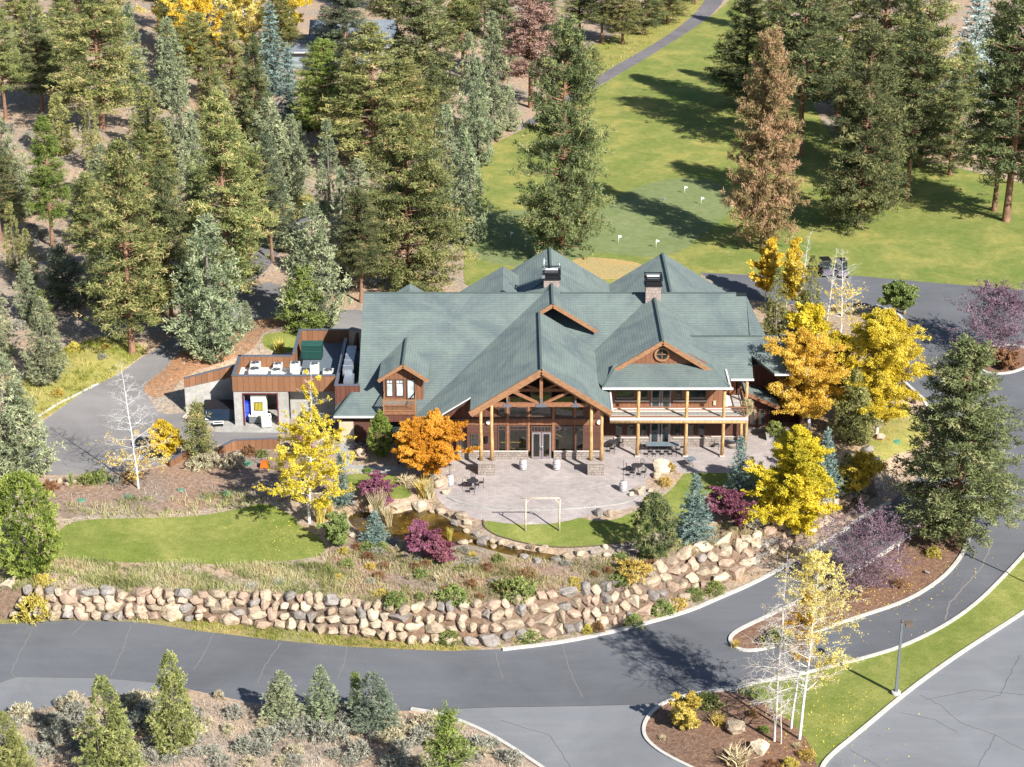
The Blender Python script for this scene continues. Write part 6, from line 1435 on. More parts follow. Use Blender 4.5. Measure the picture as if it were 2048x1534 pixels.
for a in [('tall',845,992,20,32,'goldgrass','ornamental_grass','golden plume grass below the orange maple'),('tall',858,996,14,30,'straw','ornamental_grass','straw coloured plumes right of the golden plume grass'),('grass',812,970,22,18,'straw','ornamental_grass','pale arching grass left of the golden plume grass'),
  ('tall',640,1045,13,42,'goldgrass','ornamental_grass','tall golden feather grass right of the white birch trunk'),('tall',660,1040,10,34,'goldgrass','ornamental_grass','shorter golden feather grass by the pond left end'),('tall',755,1045,20,60,'straw','reeds','tall tan reeds standing in the pond'),('tall',775,1052,14,40,'straw','reeds','lower tan reeds bent over the pond water'),
  ('tall',900,1082,7,26,'goldgrass','reeds','small yellow green reeds at the right end of the pond'),('grass',1064,1098,9,16,'straw','ornamental_grass','pale tuft at the lawn edge above the stream'),('grass',944,1115,14,12,'goldgrass','ornamental_grass','golden tuft on the near bank right of the pond'),
  ('leaf',736,1098,15,14,'mossgreen','shrub','green shrub on the near bank below the squat spruce'),('leaf',765,1100,12,14,'mossgreen','shrub','olive shrub right of the squat spruce'),('sage',790,1210,20,24,'mossgreen','shrub','bright green bush above the wall left of middle'),
  ('leaf',905,1198,32,20,'mossgreen','shrub','green mound above the wall at its tallest'),('leaf',1030,1185,38,24,'mossgreen','shrub','wide green mound above the wall below the stream'),('leaf',1000,1178,16,14,'rust','shrub','rusty shrub left of the wide green mound'),
  ('sage',1265,1150,34,26,'goldgrass','shrub','yellow green bush above the wall below the rounded pine'),('leaf',1240,1165,20,14,'mossgreen','shrub','low green shrub left of the yellow green bush above the wall'),('grass',1380,1110,16,22,'straw','ornamental_grass','straw grass below the blue spruce'),
  ('tall',1490,1045,14,28,'goldgrass','ornamental_grass','golden grass right of the wide magenta shrub'),('leaf',1506,1052,17,14,'sage','shrub','grey green mound right of the golden grass'),('leaf',1338,940,14,14,'goldgrass','shrub','spiky yellow green plant behind the broad pale boulder'),('sage',1330,970,14,14,'goldgrass','shrub','yellow shrub in the patio rock bed'),
  ('leaf',1550,868,16,16,'arbor','shrub','ball shaped green shrub by the east wing'),('sage',70,1232,36,36,'goldgrass','shrub','big yellow rabbitbrush in front of the wall'),('leaf',86,1168,18,18,'goldgrass','shrub','yellow leaved shrub above the wall at the left'),('sage',400,936,24,24,'creamflower','shrub','cream flowered bush left of the pair below the fence'),
  ('sage',425,932,20,24,'creamflower','shrub','cream flowered bush in the middle below the fence'),('sage',468,930,24,24,'creamflower','shrub','cream flowered bush right of the pair below the fence'),('sage',500,910,18,16,'rust','shrub','brownish shrub against the panel fence'),('sage',525,912,12,12,'mossgreen','shrub','small green shrub near the orange machine'),
  ('sage',100,980,18,16,'rust','shrub','reddish brown shrub at the driveway corner'),('tall',143,972,6,28,'mossgreen','shrub','little columnar shrub by the driveway'),('leaf',175,965,16,18,'mossgreen','shrub','left dark green shrub along the driveway edge'),('leaf',200,962,18,20,'mossgreen','shrub','right dark green shrub along the driveway edge'),
  ('sage',262,962,20,16,'rust','shrub','brown shrub under the bare white birch'),('sage',232,965,14,12,'sage','shrub','grey shrub left of the bare white birch'),('grass',560,705,16,26,'goldgrass','ornamental_grass','golden grass at the left tip of the back lawn'),
  ('sage',1365,1445,28,30,'goldgrass','shrub','orange green shrub left of the hollow topped boulder'),('sage',1415,1412,28,22,'mossgreen','shrub','grey green shrub at the top of the lower bed'),('grass',1437,1448,22,20,'goldgrass','ornamental_grass','yellow grass tuft above the hollow topped boulder'),
  ('grass',1475,1530,40,34,'straw','ornamental_grass','large straw tuft at the bottom of the lower bed'),('sage',1506,1432,12,12,'rust','shrub','small orange shrub right of the grass tuft'),('leaf',1528,1462,10,10,'arbor','shrub','small bright green plant at the foot of the bare birch'),('sage',1615,1515,16,16,'goldgrass','shrub','yellow shrub at the right tip of the lower bed'),
  ('grass',1592,1495,10,12,'straw','ornamental_grass','small straw tuft by the leaning birch'),('sage',1580,1534,18,16,'goldgrass','shrub','yellow green shrub cut by the bottom edge'),('sage',1545,1534,16,12,'rust','shrub','dark red low shrub at the bottom edge'),('grass',1326,1480,10,10,'straw','ornamental_grass','pale tuft at the left side of the lower bed'),
  ('grass',1470,1295,12,16,'goldgrass','shrub','yellow green plant at the tip of the mulch island'),('leaf',1560,1285,32,24,'mossgreen','shrub','grey green shrub on the mulch island behind the birches'),('sage',1797,1172,14,14,'rust','shrub','dark reddish shrub under the leaning crabapple'),('sage',1868,1112,16,16,'goldgrass','shrub','yellow shrub below the big island ponderosa'),
  ('sage',1268,1250,20,18,'mossgreen','shrub','green shrub in front of the wall at the bend'),('sage',1325,1225,22,22,'mossgreen','shrub','yellow green shrub against the kerb at the bend'),('sage',1355,1215,18,18,'goldgrass','shrub','second shrub against the kerb at the bend'),
  ('sage',1195,1262,16,16,'rust','shrub','orange brown grass clump by the kerb start'),('sage',1175,1265,13,13,'goldgrass','shrub','golden clump left of the orange brown clump'),('sage',1060,1278,26,14,'mossgreen','shrub','low green shrub by the left end of the kerb'),('sage',900,1282,24,18,'mossgreen','shrub','green shrub at the wall foot below its tallest part'),
  ('sage',1390,1195,20,16,'mossgreen','shrub','dusty green shrub between wall and kerb'),('sage',1430,1185,22,18,'mossgreen','shrub','rounded green shrub between wall and kerb further right'),('sage',438,1396,12,14,'creamflower','shrub','cream flowered bush at the lower road edge'),
  ('grass',560,1170,16,12,'sage','agave_plant','spiky silver plant above the wall left of the pond'),('grass',500,1178,14,12,'sage','agave_plant','second spiky silver plant above the wall'),('grass',1640,630,24,22,'straw','ornamental_grass','straw grasses behind the east wing'),('sage',1690,625,20,16,'straw','shrub','tan shrub in front of the bare white birch'),('sage',1640,662,26,18,'goldgrass','shrub','golden shrub between the east wing roof and the maples'),
  ('leaf',735,945,10,8,'arbor','shrub','small green plant beside the cone shaped evergreen'),('grass',706,918,10,12,'straw','ornamental_grass','small pale grass left of the reddish boulder'),('tall',1483,858,14,40,'straw','vine','dry tan vine hanging from the deck corner'),('sage',1474,866,16,26,'straw','vine','dry creeper under the deck corner'),('sage',1496,800,14,22,'straw','vine','dry tan vine over the deck railing corner')]:
    if a[0] == 'tall' or a[6].startswith(('ornamental','agave','reeds')): cat = {'reeds':'reeds','agave_plant':'plant','shrub':'shrub','vine':'vine'}.get(a[6], 'grass clump')
    else: cat = a[6]
    o = plantp(*a, cat)
    if a[6] == 'vine' and a[2] == 800: o.location = (Xp(1494,167,4.5), 167.0, 3.9)
# scatter: sagebrush individuals, by area
def scatter(poly, n, seed, mind, holes=()):
    W = np.array(GV(poly)); r = random.Random(seed); out = []; x0, y0 = W.min(0); x1_, y1_ = W.max(0); tries = 0
    while len(out) < n and tries < n*60:
        tries += 1; x, y = r.uniform(x0, x1_), r.uniform(y0, y1_)
        if inpoly(x, y, W)[0] and all((x-a)**2+(y-b)**2 > mind**2 for a, b in out): out.append((x, y))
    return out
REGP = [(n_, (wpoly(P, ZW) if n_.endswith('_water') else np.array(GV(P)))) for n_, P, _ in REG if P]
def clear(x, y, names=('asphalt_road','parking_lot','service_road','service_pad','patio','walkway','side_path','cart_path','pond_water','stream_water','front_lawn','side_lawn','small_lawn','back_lawn','lawn_strip')):
    return not any(n_ in names and inpoly(x, y, P)[0] for n_, P in REGP)
def pixof(x, y):
    z = gz(x, y); d = y*CP+(HC-z)*SP; return 1024+F*x/d, 767-F*((z-HC)*CP+y*SP)/d
for poly, n, seed, md, grp, sc0, ref in (([(0,1430),(180,1400),(330,1395),(500,1418),(700,1428),(840,1430),(960,1475),(1060,1534),(0,1534)], 110, 1, .75, 'sagebrush at the bottom of the picture', 1.45, 'below the lower road'),
     ([(0,250),(200,250),(260,420),(180,640),(0,690)], 34, 2, 1.8, 'sagebrush on the left forest clearing', 1.5, 'on the left forest clearing'),
     ([(560,330),(720,300),(720,420),(600,430)], 8, 3, 2, 'sagebrush by the small path', 1.5, 'by the small path'),
     ([(230,720),(60,840),(20,800),(120,690),(260,680)], 8, 6, 1.5, 'shrubs on the driveway bank', 1.2, 'on the driveway bank')):
    pts_ = [p for p in scatter(poly, n, seed, md) if clear(*p)]
    rows = sorted(pts_, key=lambda p: pixof(*p)[1]); 
    for i, (x, y) in enumerate(rows):
        px, py = pixof(x, y); colr = pr_.choice([('sage','grey'),('sage','silvery'),('creamflower','cream tipped'),('sage','dull grey')] if seed != 6 else [('sage','grey'),('goldgrass','yellow')])
        s = sc0*pr_.uniform(.7, 1.35); lm = min(((abs(px-a), b) for a, b in {1:[(222,'the bottom left olive juniper'),(352,'the tall pale juniper'),(566,'the first blue grey juniper'),(645,'the middle blue grey juniper'),(748,'the darkest blue grey juniper'),(900,'the bottom edge young pine'),(18,'the corner juniper')],
             2:[(14,'the left edge juniper'),(105,'the clearing pine'),(187,'the slim yellowish juniper')]}.get(seed, [(px, ref.replace('on ', '').replace('by ', ''))])))[1]
        plant('sage', x, y, s, s*pr_.uniform(.8, 1.2), colr[0], 'sagebrush', f"{colr[1]} {'large' if s > sc0*1.05 else 'small'} sagebrush by {lm.replace('the ', '')}, {ORD[i % 20]} from {['back','middle','front'][min(i//20, 2)]}".replace('by on', 'on'), 'sagebrush', grp)
slope_sh = [p for p in scatter([(655,1110),(760,1085),(925,1100),(1060,1125),(1250,1112),(1440,1068),(1340,1130),(1150,1180),(1000,1195),(850,1200),(660,1180)], 44, 12, .9) if clear(*p)]
LMK = [(690,'green pond shrub'),(760,'squat blue spruce'),(860,'pinkish pond shrub'),(960,'stream mouth'),(1080,'middle of the stream'),(1200,'stream end'),(1306,'rounded pine'),(1390,'broad blue spruce')]; cnt = {}
for x, y in sorted(slope_sh):
    px, py = pixof(x, y); lm = min((abs(px-a), b) for a, b in LMK)[1]; kd, mt, cl = pr_.choice([('leaf','mossgreen','green'),('sage','rust','rusty brown'),('sage','sage','silver grey'),('leaf','goldgrass','yellow green'),('grass','straw','straw'),('sage','mossgreen','olive'),('leaf','rust','rusty brown')])
    cnt[(lm, cl)] = cnt.get((lm, cl), 0)+1
    plant(kd, x, y, pr_.uniform(.7, 1.5), pr_.uniform(.6, 1.1), mt, 'low_shrub', f"low {cl} plant on the slope below the {lm}, {ORD[cnt[(lm, cl)]-1]} from left", 'shrub', 'low plants of the native slope')
# ---------------------------------------------------------------- uncountable grasses (stuff)
def grassarea(name, polys, mat, seed, h=.4, nb=7, tone=None, wd=.03, spread=.14):
    r = np.random.RandomState(seed); Ps = []
    for poly, dn in polys:
        W = np.array(GV(poly)) if not isinstance(poly, np.ndarray) else poly; x0, y0 = W.min(0); x1_, y1_ = W.max(0); n = int((x1_-x0)*(y1_-y0)*dn)
        x = r.uniform(x0, x1_, n); y = r.uniform(y0, y1_, n); k = inpoly(x, y, W)
        for n_, P in REGP:
            if n_ not in ('verge','sloping_lawn','planting_slope','native_slope','bark_slope','rough_grass','boulder_bank','fairway','planting_bed','mulch_island','round_planting_bed','dry_grass_strip'): k &= ~inpoly(x, y, P)
        # patchy
        pt = np.sin(x*.9+np.sin(y*.7)*2)+np.sin(y*1.3+x*.35+seed); k &= (pt+r.normal(0, .9, n) > -.7)
        Ps.append(np.column_stack([x[k], y[k]]))
    P = np.concatenate(Ps); z = np.array([gz(a, b) for a, b in P]); C = np.column_stack([P, z]); n = len(C)
    tn = np.clip(.5+.25*np.sin(P[:,0]*.8+1.7*np.sin(P[:,1]*.6))+.2*np.sin(P[:,1]*1.9+P[:,0]*.5)+r.normal(0, .12, n), 0, 1)
    rp = np.repeat(C, nb, 0)+r.normal(0, spread, (n*nb, 3))*[1, 1, 0]; D = unit(r.normal(0, .38, (n*nb, 3))+[0, 0, 1]); D[:, 2] = np.abs(D[:, 2])
    hs_ = np.repeat(h*r.uniform(.5, 1.3, n), nb)*r.uniform(.6, 1.1, n*nb)
    V, Fq = blades(rp, D, hs_, wd, r, .3); t = np.repeat(np.clip(np.repeat(tn, nb)+r.normal(0, .12, n*nb), 0, 1), 4)
    return tag(link(name, npmesh(name, V, Fq, M[mat], t)), kind='stuff')
grassarea('meadow_grass', [([(100,1118),(281,1124),(469,1129),(640,1126),(700,1150),(700,1205),(600,1190),(400,1184),(200,1182),(0,1178),(0,1150)], 22), ([(110,1055),(175,1042),(312,1036),(406,1031),(484,1016),(535,1000),(500,978),(400,992),(250,998),(125,1010)], 7),
   ([(0,1150),(0,1060),(110,1055),(100,1120)], 8)], 'grassmix', 1, .5, 8, wd=.045)
grassarea('verge_grass', [([(-20,1228),(150,1230),(400,1236),(600,1256),(800,1280),(940,1292),(950,1302),(700,1294),(550,1281),(400,1264),(270,1245),(130,1243),(-20,1250)], 16), ([(940,1288),(1100,1276),(1260,1240),(1440,1165),(1500,1140),(1505,1165),(1433,1197),(1375,1222),(1257,1254),(1100,1286),(1000,1300)], 3.5)], 'vergemix', 2, .3, 8, wd=.035)
grassarea('native_grass', [([(640,1110),(760,1095),(920,1100),(1120,1122),(1260,1112),(1400,1060),(1560,1040),(1600,1050),(1500,1085),(1400,1100),(1300,1150),(1200,1175),(1000,1205),(800,1215),(640,1195)], 15), ([(1380,1060),(1480,1040),(1560,1050),(1520,1080),(1400,1095)], 8),
   ([(640,1000),(690,990),(700,1060),(740,1095),(660,1110)], 5), ([(790,960),(880,960),(880,1010),(930,1040),(900,1040),(860,1010),(820,1000)], 4)], 'grassmix', 3, .38, 8, wd=.045)
grassarea('bank_grass', [([(120,700),(180,680),(250,672),(300,700),(270,722),(196,768),(100,830),(60,850),(20,850),(0,760)], 6), ([(470,440),(540,410),(620,380),(640,420),(560,462),(520,490)], 4), ([(1150,182),(1260,115),(1395,25),(1425,-10),(1300,-10),(1280,60),(1200,80)], 1.2)], 'vergemix', 4, .45, 7, wd=.05)
grassarea('dry_scrub', [([(0,1430),(180,1400),(330,1395),(500,1418),(700,1428),(840,1430),(960,1470),(1060,1545),(0,1545)], 11), ([(0,180),(330,180),(560,330),(720,300),(720,420),(400,470),(200,640),(0,700)], 2.2), ([(320,700),(520,640),(540,700),(480,715),(370,750),(330,800)], 1.2),
   ([(120,985),(500,950),(560,960),(560,1000),(400,990),(150,1005)], 2.5)], 'scrubmix', 5, .3, 7, wd=.04)
grassarea('bed_plants', [([(1600,640),(1700,612),(1760,620),(1790,700),(1800,800),(1840,840),(1800,870),(1700,700),(1640,690)], 3), ([(1600,880),(1700,870),(1760,850),(1790,900),(1700,960),(1620,960)], 1.5), ([(700,905),(830,905),(850,935),(790,930),(710,928)], 2)], 'straw', 6, .3, 7)
# fallen leaves: thin little cards lying on lawns, beds and patio
def litter(name, spots, mat, seed):
    r = np.random.RandomState(seed); P = []
    for px, py, rad, n in spots:
        g = GP(px, py); a = r.normal(0, rad/2, (n, 2))+[g.x, g.y]; P.append(a)
    P = np.concatenate(P); C = np.array([(x, y, gz(x, y)+.02) for x, y in P]); n = len(C)
    D = unit(r.normal(0, 1, (n, 3))*[1, 1, .15]+[0, 0, .12]); V, Fq = blades(C, D, .1, .08, r, .6)
    return tag(link(name, npmesh(name, V, Fq, M[mat], np.repeat(r.uniform(size=n), 4))), kind='stuff')
litter('leaf_litter', [(617,1050,5,350),(560,1000,4,150),(1600,870,4,400),(1745,870,5,400),(1720,900,5,300),(1600,1075,4,300),(1600,1480,5,250),(1660,1420,4,150),(856,952,3,250),(1830,1150,8,300),(1700,1180,6,250),(800,1050,2.5,50)], 'gold', 9)
# ---------------------------------------------------------------- patio furniture and small things
def thing(name, px, py, label, cat, group=None, rz=0, at=None):
    g = at if at is not None else GP(px, py); return tag(empty(name, g, rz), label, cat, group)
M['staves'] = stripes('whitewashed_staves', ((.40,.38,.38),(.62,.60,.60)), .11, 0, .12, gapc=.7)
M['hoop'] = flat('barrel_hoop', (.30,.30,.33), .5, .5)
def barrel(px, py, label, pole=False):
    t = thing('barrel', px, py, label, 'barrel', 'white wine barrels on the patio')
    b = MB().lathe([(.28,0),(.315,.12),(.345,.32),(.355,.47),(.345,.62),(.315,.82),(.28,.94),(.0,.94)], n=18)
    b.build('staves', M['staves'], t)
    for z, r in ((.07,.305),(.28,.35),(.66,.35),(.87,.305)): MB().tube([(0,0,z-.03),(0,0,z+.03)], r, 18).build('hoop', M['hoop'], t)
    if pole: MB().tube([(0,0,.9),(0,0,3.0)], .02, 5).build('pole', M['black'], t)
barrel(900, 970, 'whitewashed barrel with a thin pole at the left edge of the patio', True)
barrel(1046, 939, 'left of the two whitewashed barrels in front of the entrance doors')
barrel(1113, 939, 'right of the two whitewashed barrels in front of the entrance doors')
barrel(1246, 982, 'whitewashed barrel with a pole beside the tall pale boulder', True)
CG = 'black metal cafe chairs on the patio'
def mkchair():
    t = empty('cafe_chair'); s = MB().tube([(0,0,.44),(0,0,.47)], .23, 14); s.build('seat', M['mesh'], t)
    b = MB(); pts = [(-.21,.2,.46)]+[(.23*math.cos(a), .22, .66+.22*math.sin(a)) for a in [math.pi-k*math.pi/8 for k in range(9)]]+[(.21,.2,.46)]
    b.tube(pts, .018, 5); 
    for x in (-.12,-.04,.04,.12): b.tube([(x,.21,.46),(x,.22,.84)], .010, 4)
    b.build('backrest', M['black'], t)
    for x in (-.2,.2):
        for y in (-.18,.2): MB().tube([(x*.9,y*.9,.45),(x*1.15,y*1.2,0)], .017, 5).build('leg', M['black'], t)
    return t
M['mesh'] = flat('black_mesh', (.05,.05,.058), .6, .3)
def mktable(square=False):
    t = empty('patio_table'); r = .42
    top = MB()
    if square: top.box(-.46,.46,-.46,.46,.70,.73)
    else: top.tube([(0,0,.70),(0,0,.73)], .5, 22)
    top.build('tabletop', M['meshg'] if square else M['mesh'], t)
    for k in range(4): a = k*math.pi/2+.78; MB().tube([(.32*math.cos(a),.32*math.sin(a),.7),(.12*math.cos(a),.12*math.sin(a),.35),(.36*math.cos(a),.36*math.sin(a),0)], .02, 5).build('leg', M['black'], t)
    return t
M['meshg'] = flat('grey_table_glass', (.20,.25,.29), .35, .2)
CH0, TB0, TS0 = mkchair(), mktable(), mktable(True); used_ = set()
def put(proto, px, py, rz, label, cat, group):
    g = GP(px, py)
    if proto.name in used_: o = copy_tree(proto)
    else: o = proto; used_.add(proto.name)
    o.location = g; o.rotation_euler = (0,0,rz); return tag(o, label, cat, group)
TG = 'black metal patio tables'
for p, px, py, l in ((TB0,946,976,'round black table near the left patio barrel'),(TB0,1273,945,'round black table beside the broad pale boulder'),(TS0,1380,932,'square black mesh table standing alone on the right of the patio'),
   (TB0,1226,897,'round black table by the left end of the deck wing'),(TB0,974,913,'round black table behind the left stone pier'),(TS0,1301,902,'first square table from left in the long row under the deck'),(TS0,1316.5,902,'second square table from left in the long row under the deck'),
   (TS0,1332,902,'third square table from left in the long row under the deck'),(TS0,1347.5,902,'fourth square table from left in the long row under the deck'),(TB0,722,902,'small round table against the left wing wall')): put(p, px, py, .4 if px == 1380 else 0, l, 'table', TG)
for px, py, rz, l in ((930,975,1.6,'cafe chair left of the round table near the left barrel'),(962,974,-1.5,'cafe chair right of the round table near the left barrel'),(946,965,0,'cafe chair behind the round table near the left barrel'),(944,987,3.1,'cafe chair in front of the round table near the left barrel'),
   (1257,943,1.6,'cafe chair left of the table beside the broad pale boulder'),(1283,937,-.5,'cafe chair behind the table beside the broad pale boulder'),(1264,954,2.7,'cafe chair in front of the table beside the broad pale boulder'),(1286,953,-2,'cafe chair right of the table beside the broad pale boulder'),
   (1210,898,1.4,'cafe chair left of the table by the deck wing end'),(1240,893,-1.2,'cafe chair right of the table by the deck wing end'),(1224,906,3.0,'cafe chair in front of the table by the deck wing end'),
   (950,915,1.5,'cafe chair left of the table behind the left pier'),(994,913,-1.5,'cafe chair right of the table behind the left pier'),(708,902,1.2,'cafe chair left of the table at the left wing wall'),(736,901,-1.3,'cafe chair right of the table at the left wing wall'),
   (1300,912,3.14,'front row cafe chair, first from left at the long row of tables'),(1316,912,3.0,'front row cafe chair, second from left at the long row of tables'),(1332,912,3.2,'front row cafe chair, third from left at the long row of tables'),(1348,912,3.14,'front row cafe chair, fourth from left at the long row of tables'),
   (1301,894,0,'back row cafe chair, first from left at the long row of tables'),(1317,894,.2,'back row cafe chair, second from left at the long row of tables'),(1332,894,-.1,'back row cafe chair, third from left at the long row of tables'),(1348,894,0,'back row cafe chair, fourth from left at the long row of tables'),
   (1285,903,1.57,'cafe chair at the left end of the long row of tables'),(1364,903,-1.57,'cafe chair at the right end of the long row of tables'),(1433,897,1.4,'cafe chair left of the round stone fire pit')): put(CH0, px, py, rz, l, 'chair', CG)
t = thing('fire_pit', 1463, 893, 'round stone fire pit with a dark metal rim under the deck corner', 'fire pit')
MB().tube([(0,0,0),(0,0,.62)], .52, 20).build('base', M['stone'], t); MB().tube([(0,0,.62),(0,0,.70)], .66, 22).build('rim', M['mesh'], t); MB().tube([(0,0,.70),(0,0,.72)], .34, 16).build('bowl', M['rustm'] if 'rustm' in M else M['hoop'], t)
t = thing('plant_pot', 1540, 879, 'pale grey square tapered planter beside the ball shaped shrub', 'planter')
MB().hexa([(-.33,-.28,0),(.33,-.28,0),(.33,.28,0),(-.33,.28,0),(-.45,-.38,.7),(.45,-.38,.7),(.45,.38,.7),(-.45,.38,.7)]).build('pot', M['concrete'], t); MB().box(-.36,.36,-.3,.3,.7,.72).build('soil', M['bed'], t)
# log frame at the lawn edge
t = thing('log_arbor', 1085, 1061, 'slender pale log frame of two posts and a crossbeam at the lawn edge', 'arbor'); o = t.location
for px in (1051.5, 1119):
    g = GP(px, 1062); zt = Zp(999, g.y); MB().tube([g-o-Vector((0,0,.2)), Vector((g.x-o.x-.03, 0, (zt-g.z)*.5)), Vector((g.x-o.x+.03, g.y-o.y, zt-o.z))], [.085,.075,.065], 8).build('post', M['palelog'] if 'palelog' in M else M.setdefault('palelog', mk('pale_log', [(.3,(.42,.33,.24)), (.7,(.66,.57,.45))], 3, 5, .85)), t)
    if px > 1100: pr = zt
g1, g2 = GP(1051.5, 1062), GP(1119, 1062); zt = Zp(998, g1.y)-o.z
MB().tube([(Xp(1040,g1.y,zt)-o.x,0,zt),(Xp(1120,g1.y,zt)-o.x,0,zt)], [.055,.05], 8).build('crossbeam', M['palelog'], t)
MB().beam((g2.x-o.x,0,zt-.5),(g2.x-o.x-.45,0,zt-.03),.07,.07,(0,1,0)).build('brace', M['palelog'], t)
MB().beam((g1.x-o.x,0,zt-.5),(g1.x-o.x+.4,0,zt-.03),.07,.07,(0,1,0)).build('brace', M['palelog'], t)
# lamp post
g = GP(1792, 1388); H = Zp(1240, g.y)-g.z
t = thing('street_lamp', 0, 0, 'tall square grey lamp post on the grass strip at the lower right', 'street lamp', at=g)
MB().tube([(0,0,-.2),(0,0,.25)], .34, 16).build('base', M['kerb'], t)
MB().hexa([(-.11,-.11,.25),(.11,-.11,.25),(.11,.11,.25),(-.11,.11,.25),(-.08,-.08,H-.15),(.08,-.08,H-.15),(.08,.08,H-.15),(-.08,.08,H-.15)]).build('pole', M['poleg'] if 'poleg' in M else M.setdefault('poleg', flat('grey_pole', (.17,.19,.20), .5, .3)), t)
hd = MB().beam((.05,0,H-.25),(.35,-.05,H-.22),.08,.08).hexa([(.25,-.3,H-.5),(.75,-.3,H-.42),(.75,.25,H-.35),(.25,.25,H-.43),(.25,-.3,H-.28),(.75,-.3,H-.2),(.75,.25,H-.13),(.25,.25,H-.21)]); hd.tube([(0,0,H-.2),(0,0,H)], .12, 8)
hd.build('lamp_head', flat('lamp_housing', (.13,.10,.08), .6), t)
t = thing('street_lamp', 0, 0, 'dark lamp post whose foot stands beyond the right drive', 'street lamp', at=GP(2052, 1165)); MB().tube([(0,0,0),(0,0,6)], .08, 6).build('pole', M['black'], t); MB().box(-.3,.3,-.2,.2,6,6.15).build('lamp_head', M['black'], t)
# flags on the green
for i, (px, py, l) in enumerate(((1369,388,'far flag on the putting green'),(1402,410,'right flag on the putting green'),(1312,496,'near flag on the putting green right part'),(1237,487,'flag left of the near flag on the putting green'),(1021,480,'flag on the left lobe of the putting green beside the ponderosa'),(1325,412,'thin flag in the shade band of the putting green'))):
    t = thing('golf_flag', px, py, 'small white ' + l, 'golf flag', 'flags on the putting green')
    MB().tube([(0,0,0),(0,0,1.05)], .03, 5).build('pole', M['white'], t)
    MB().hexa([(0,-.012,.72),(.38,-.012,.82),(.38,.012,.82),(0,.012,.72),(0,-.012,1.05),(.38,-.012,.95),(.38,.012,.95),(0,.012,1.05)]).build('flag', M['white'], t)
# golf carts
def cart(px, py, label):
    t = thing('golf_cart', px, py, label, 'golf cart', 'golf carts by the upper drive', rz=.1)
    MB().hexa([(-.58,-1.15,.3),(.58,-1.15,.3),(.62,.2,.3),(-.62,.2,.3),(-.45,-1.1,.78),(.45,-1.1,.78),(.58,-.35,.85),(-.58,-.35,.85)]).box(-.6,.6,.2,1.15,.3,.8).box(-.55,.55,-.5,.3,.28,.36).build('body', M['cartw'], t)
    MB().box(-.5,.5,.15,.65,.8,.92).hexa([(-.5,.65,.8),(.5,.65,.8),(.5,.75,.8),(-.5,.75,.8),(-.5,.72,1.3),(.5,.72,1.3),(.5,.82,1.3),(-.5,.82,1.3)]).build('seat', M['white'], t)
    MB().hexa([(-.58,-.6,1.82),(.58,-.6,1.82),(.58,.95,1.82),(-.58,.95,1.82),(-.52,-.5,1.9),(.52,-.5,1.9),(.52,.85,1.9),(-.52,.85,1.9)]).build('roof', M['black'], t)
    for x in (-.54,.54):
        for y in (-.5,.85): MB().tube([(x,y*1.15,.8),(x,y,1.83)], .025, 5).build('roof_post', M['black'], t)
        for y in (-.8,.75): MB().tube([(x-.08,y,.22),(x+.08,y,.22)], .22, 14).build('wheel', M['black'], t)
    MB().hexa([(-.52,-.62,.85),(.52,-.62,.85),(.52,-.6,.85),(-.52,-.6,.85),(-.52,-.5,1.75),(.52,-.5,1.75),(.52,-.48,1.75),(-.52,-.48,1.75)]).build('windscreen', M['glass'], t)
M['cartw'] = flat('cart_body', (.16,.14,.18), .35, .1)
cart(1650, 549, 'left of the two golf carts parked by the upper drive'); cart(1681, 551, 'right of the two golf carts parked by the upper drive')
# utility lids
M['lid'] = flat('green_lid_paint', (.10,.26,.17), .6)
for px, py, s, l in ((444,927,.55,'green round lid below the cream flowered bushes'),(492,927,.55,'larger green round lid near the orange machine'),(257,993,.35,'small pale green lid in the dry grass'),(361,980,.3,'small blue green lid on the planting slope'),(453,987,.5,'green round lid left of the yellow birch shadow'),(163,1001,.35,'dark blue lid at the left of the planting slope'),(404,993,.15,'tiny green lid on the planting slope'),(1792,883,.4,'teal lid on the sloping lawn by the island pine'),(1100,991.5,.0,'')):
    if not l: continue
    g = GP(px, py); o = MB().tube([(0,0,-.1),(0,0,.05)], s, 18).tube([(0,0,.05),(0,0,.08)], s*.85, 18).build('utility_lid', M['lid']); o.location = g; tag(o, l, 'lid', 'utility lids in the planting slope')
# orange garden machine
t = thing('garden_blower', 529, 935, 'bright orange garden machine with black handles beside the green lids', 'garden machine')
MB().hexa([(-.4,-.3,.1),(.4,-.3,.1),(.4,.3,.1),(-.4,.3,.1),(-.25,-.2,.6),(.3,-.2,.6),(.3,.25,.6),(-.25,.25,.6)]).build('body', flat('orange_paint', (.75,.12,.015), .45), t)
MB().tube([(-.2,.2,.5),(-.35,.5,1.1),(.35,.5,1.1),(.2,.2,.5)], .03, 5).build('handle', M['black'], t)
for x in (-.42,.42): MB().tube([(x-.05,0,.18),(x+.05,0,.18)], .18, 12).build('wheel', M['black'], t)
# service yard
M['bluep'] = flat('blue_plastic', (.02,.04,.50), .45); M['cream'] = flat('cream_panel', (.70,.66,.56), .6)
def at3(px, Y, z=0): return Vector((Xp(px, Y, z), Y, gz(Xp(px, Y, z), Y)))
t = thing('storage_cart', 0, 0, 'tall blue plastic cart standing inside the service opening', 'cart', at=at3(494, 174.2))
MB().box(-.5,.5,-.3,.3,.1,2.1).build('body', M['bluep'], t); MB().box(-.42,.42,-.34,-.3,.25,.9).box(-.42,.42,-.34,-.3,1.0,1.9).build('panel', flat('blue_panel', (.05,.10,.62), .4), t)
t = thing('trash_compactor', 0, 0, 'cream machine with a barred window in the service opening', 'machine', at=at3(520, 173.9))
MB().box(-.72,.72,-.4,.5,.6,2.9).box(-.6,.6,-.3,.4,0,.6).build('body', M['cream'], t); f = MB().box(-.42,.42,-.46,-.4,1.35,2.2).build('window', M['black'], t)
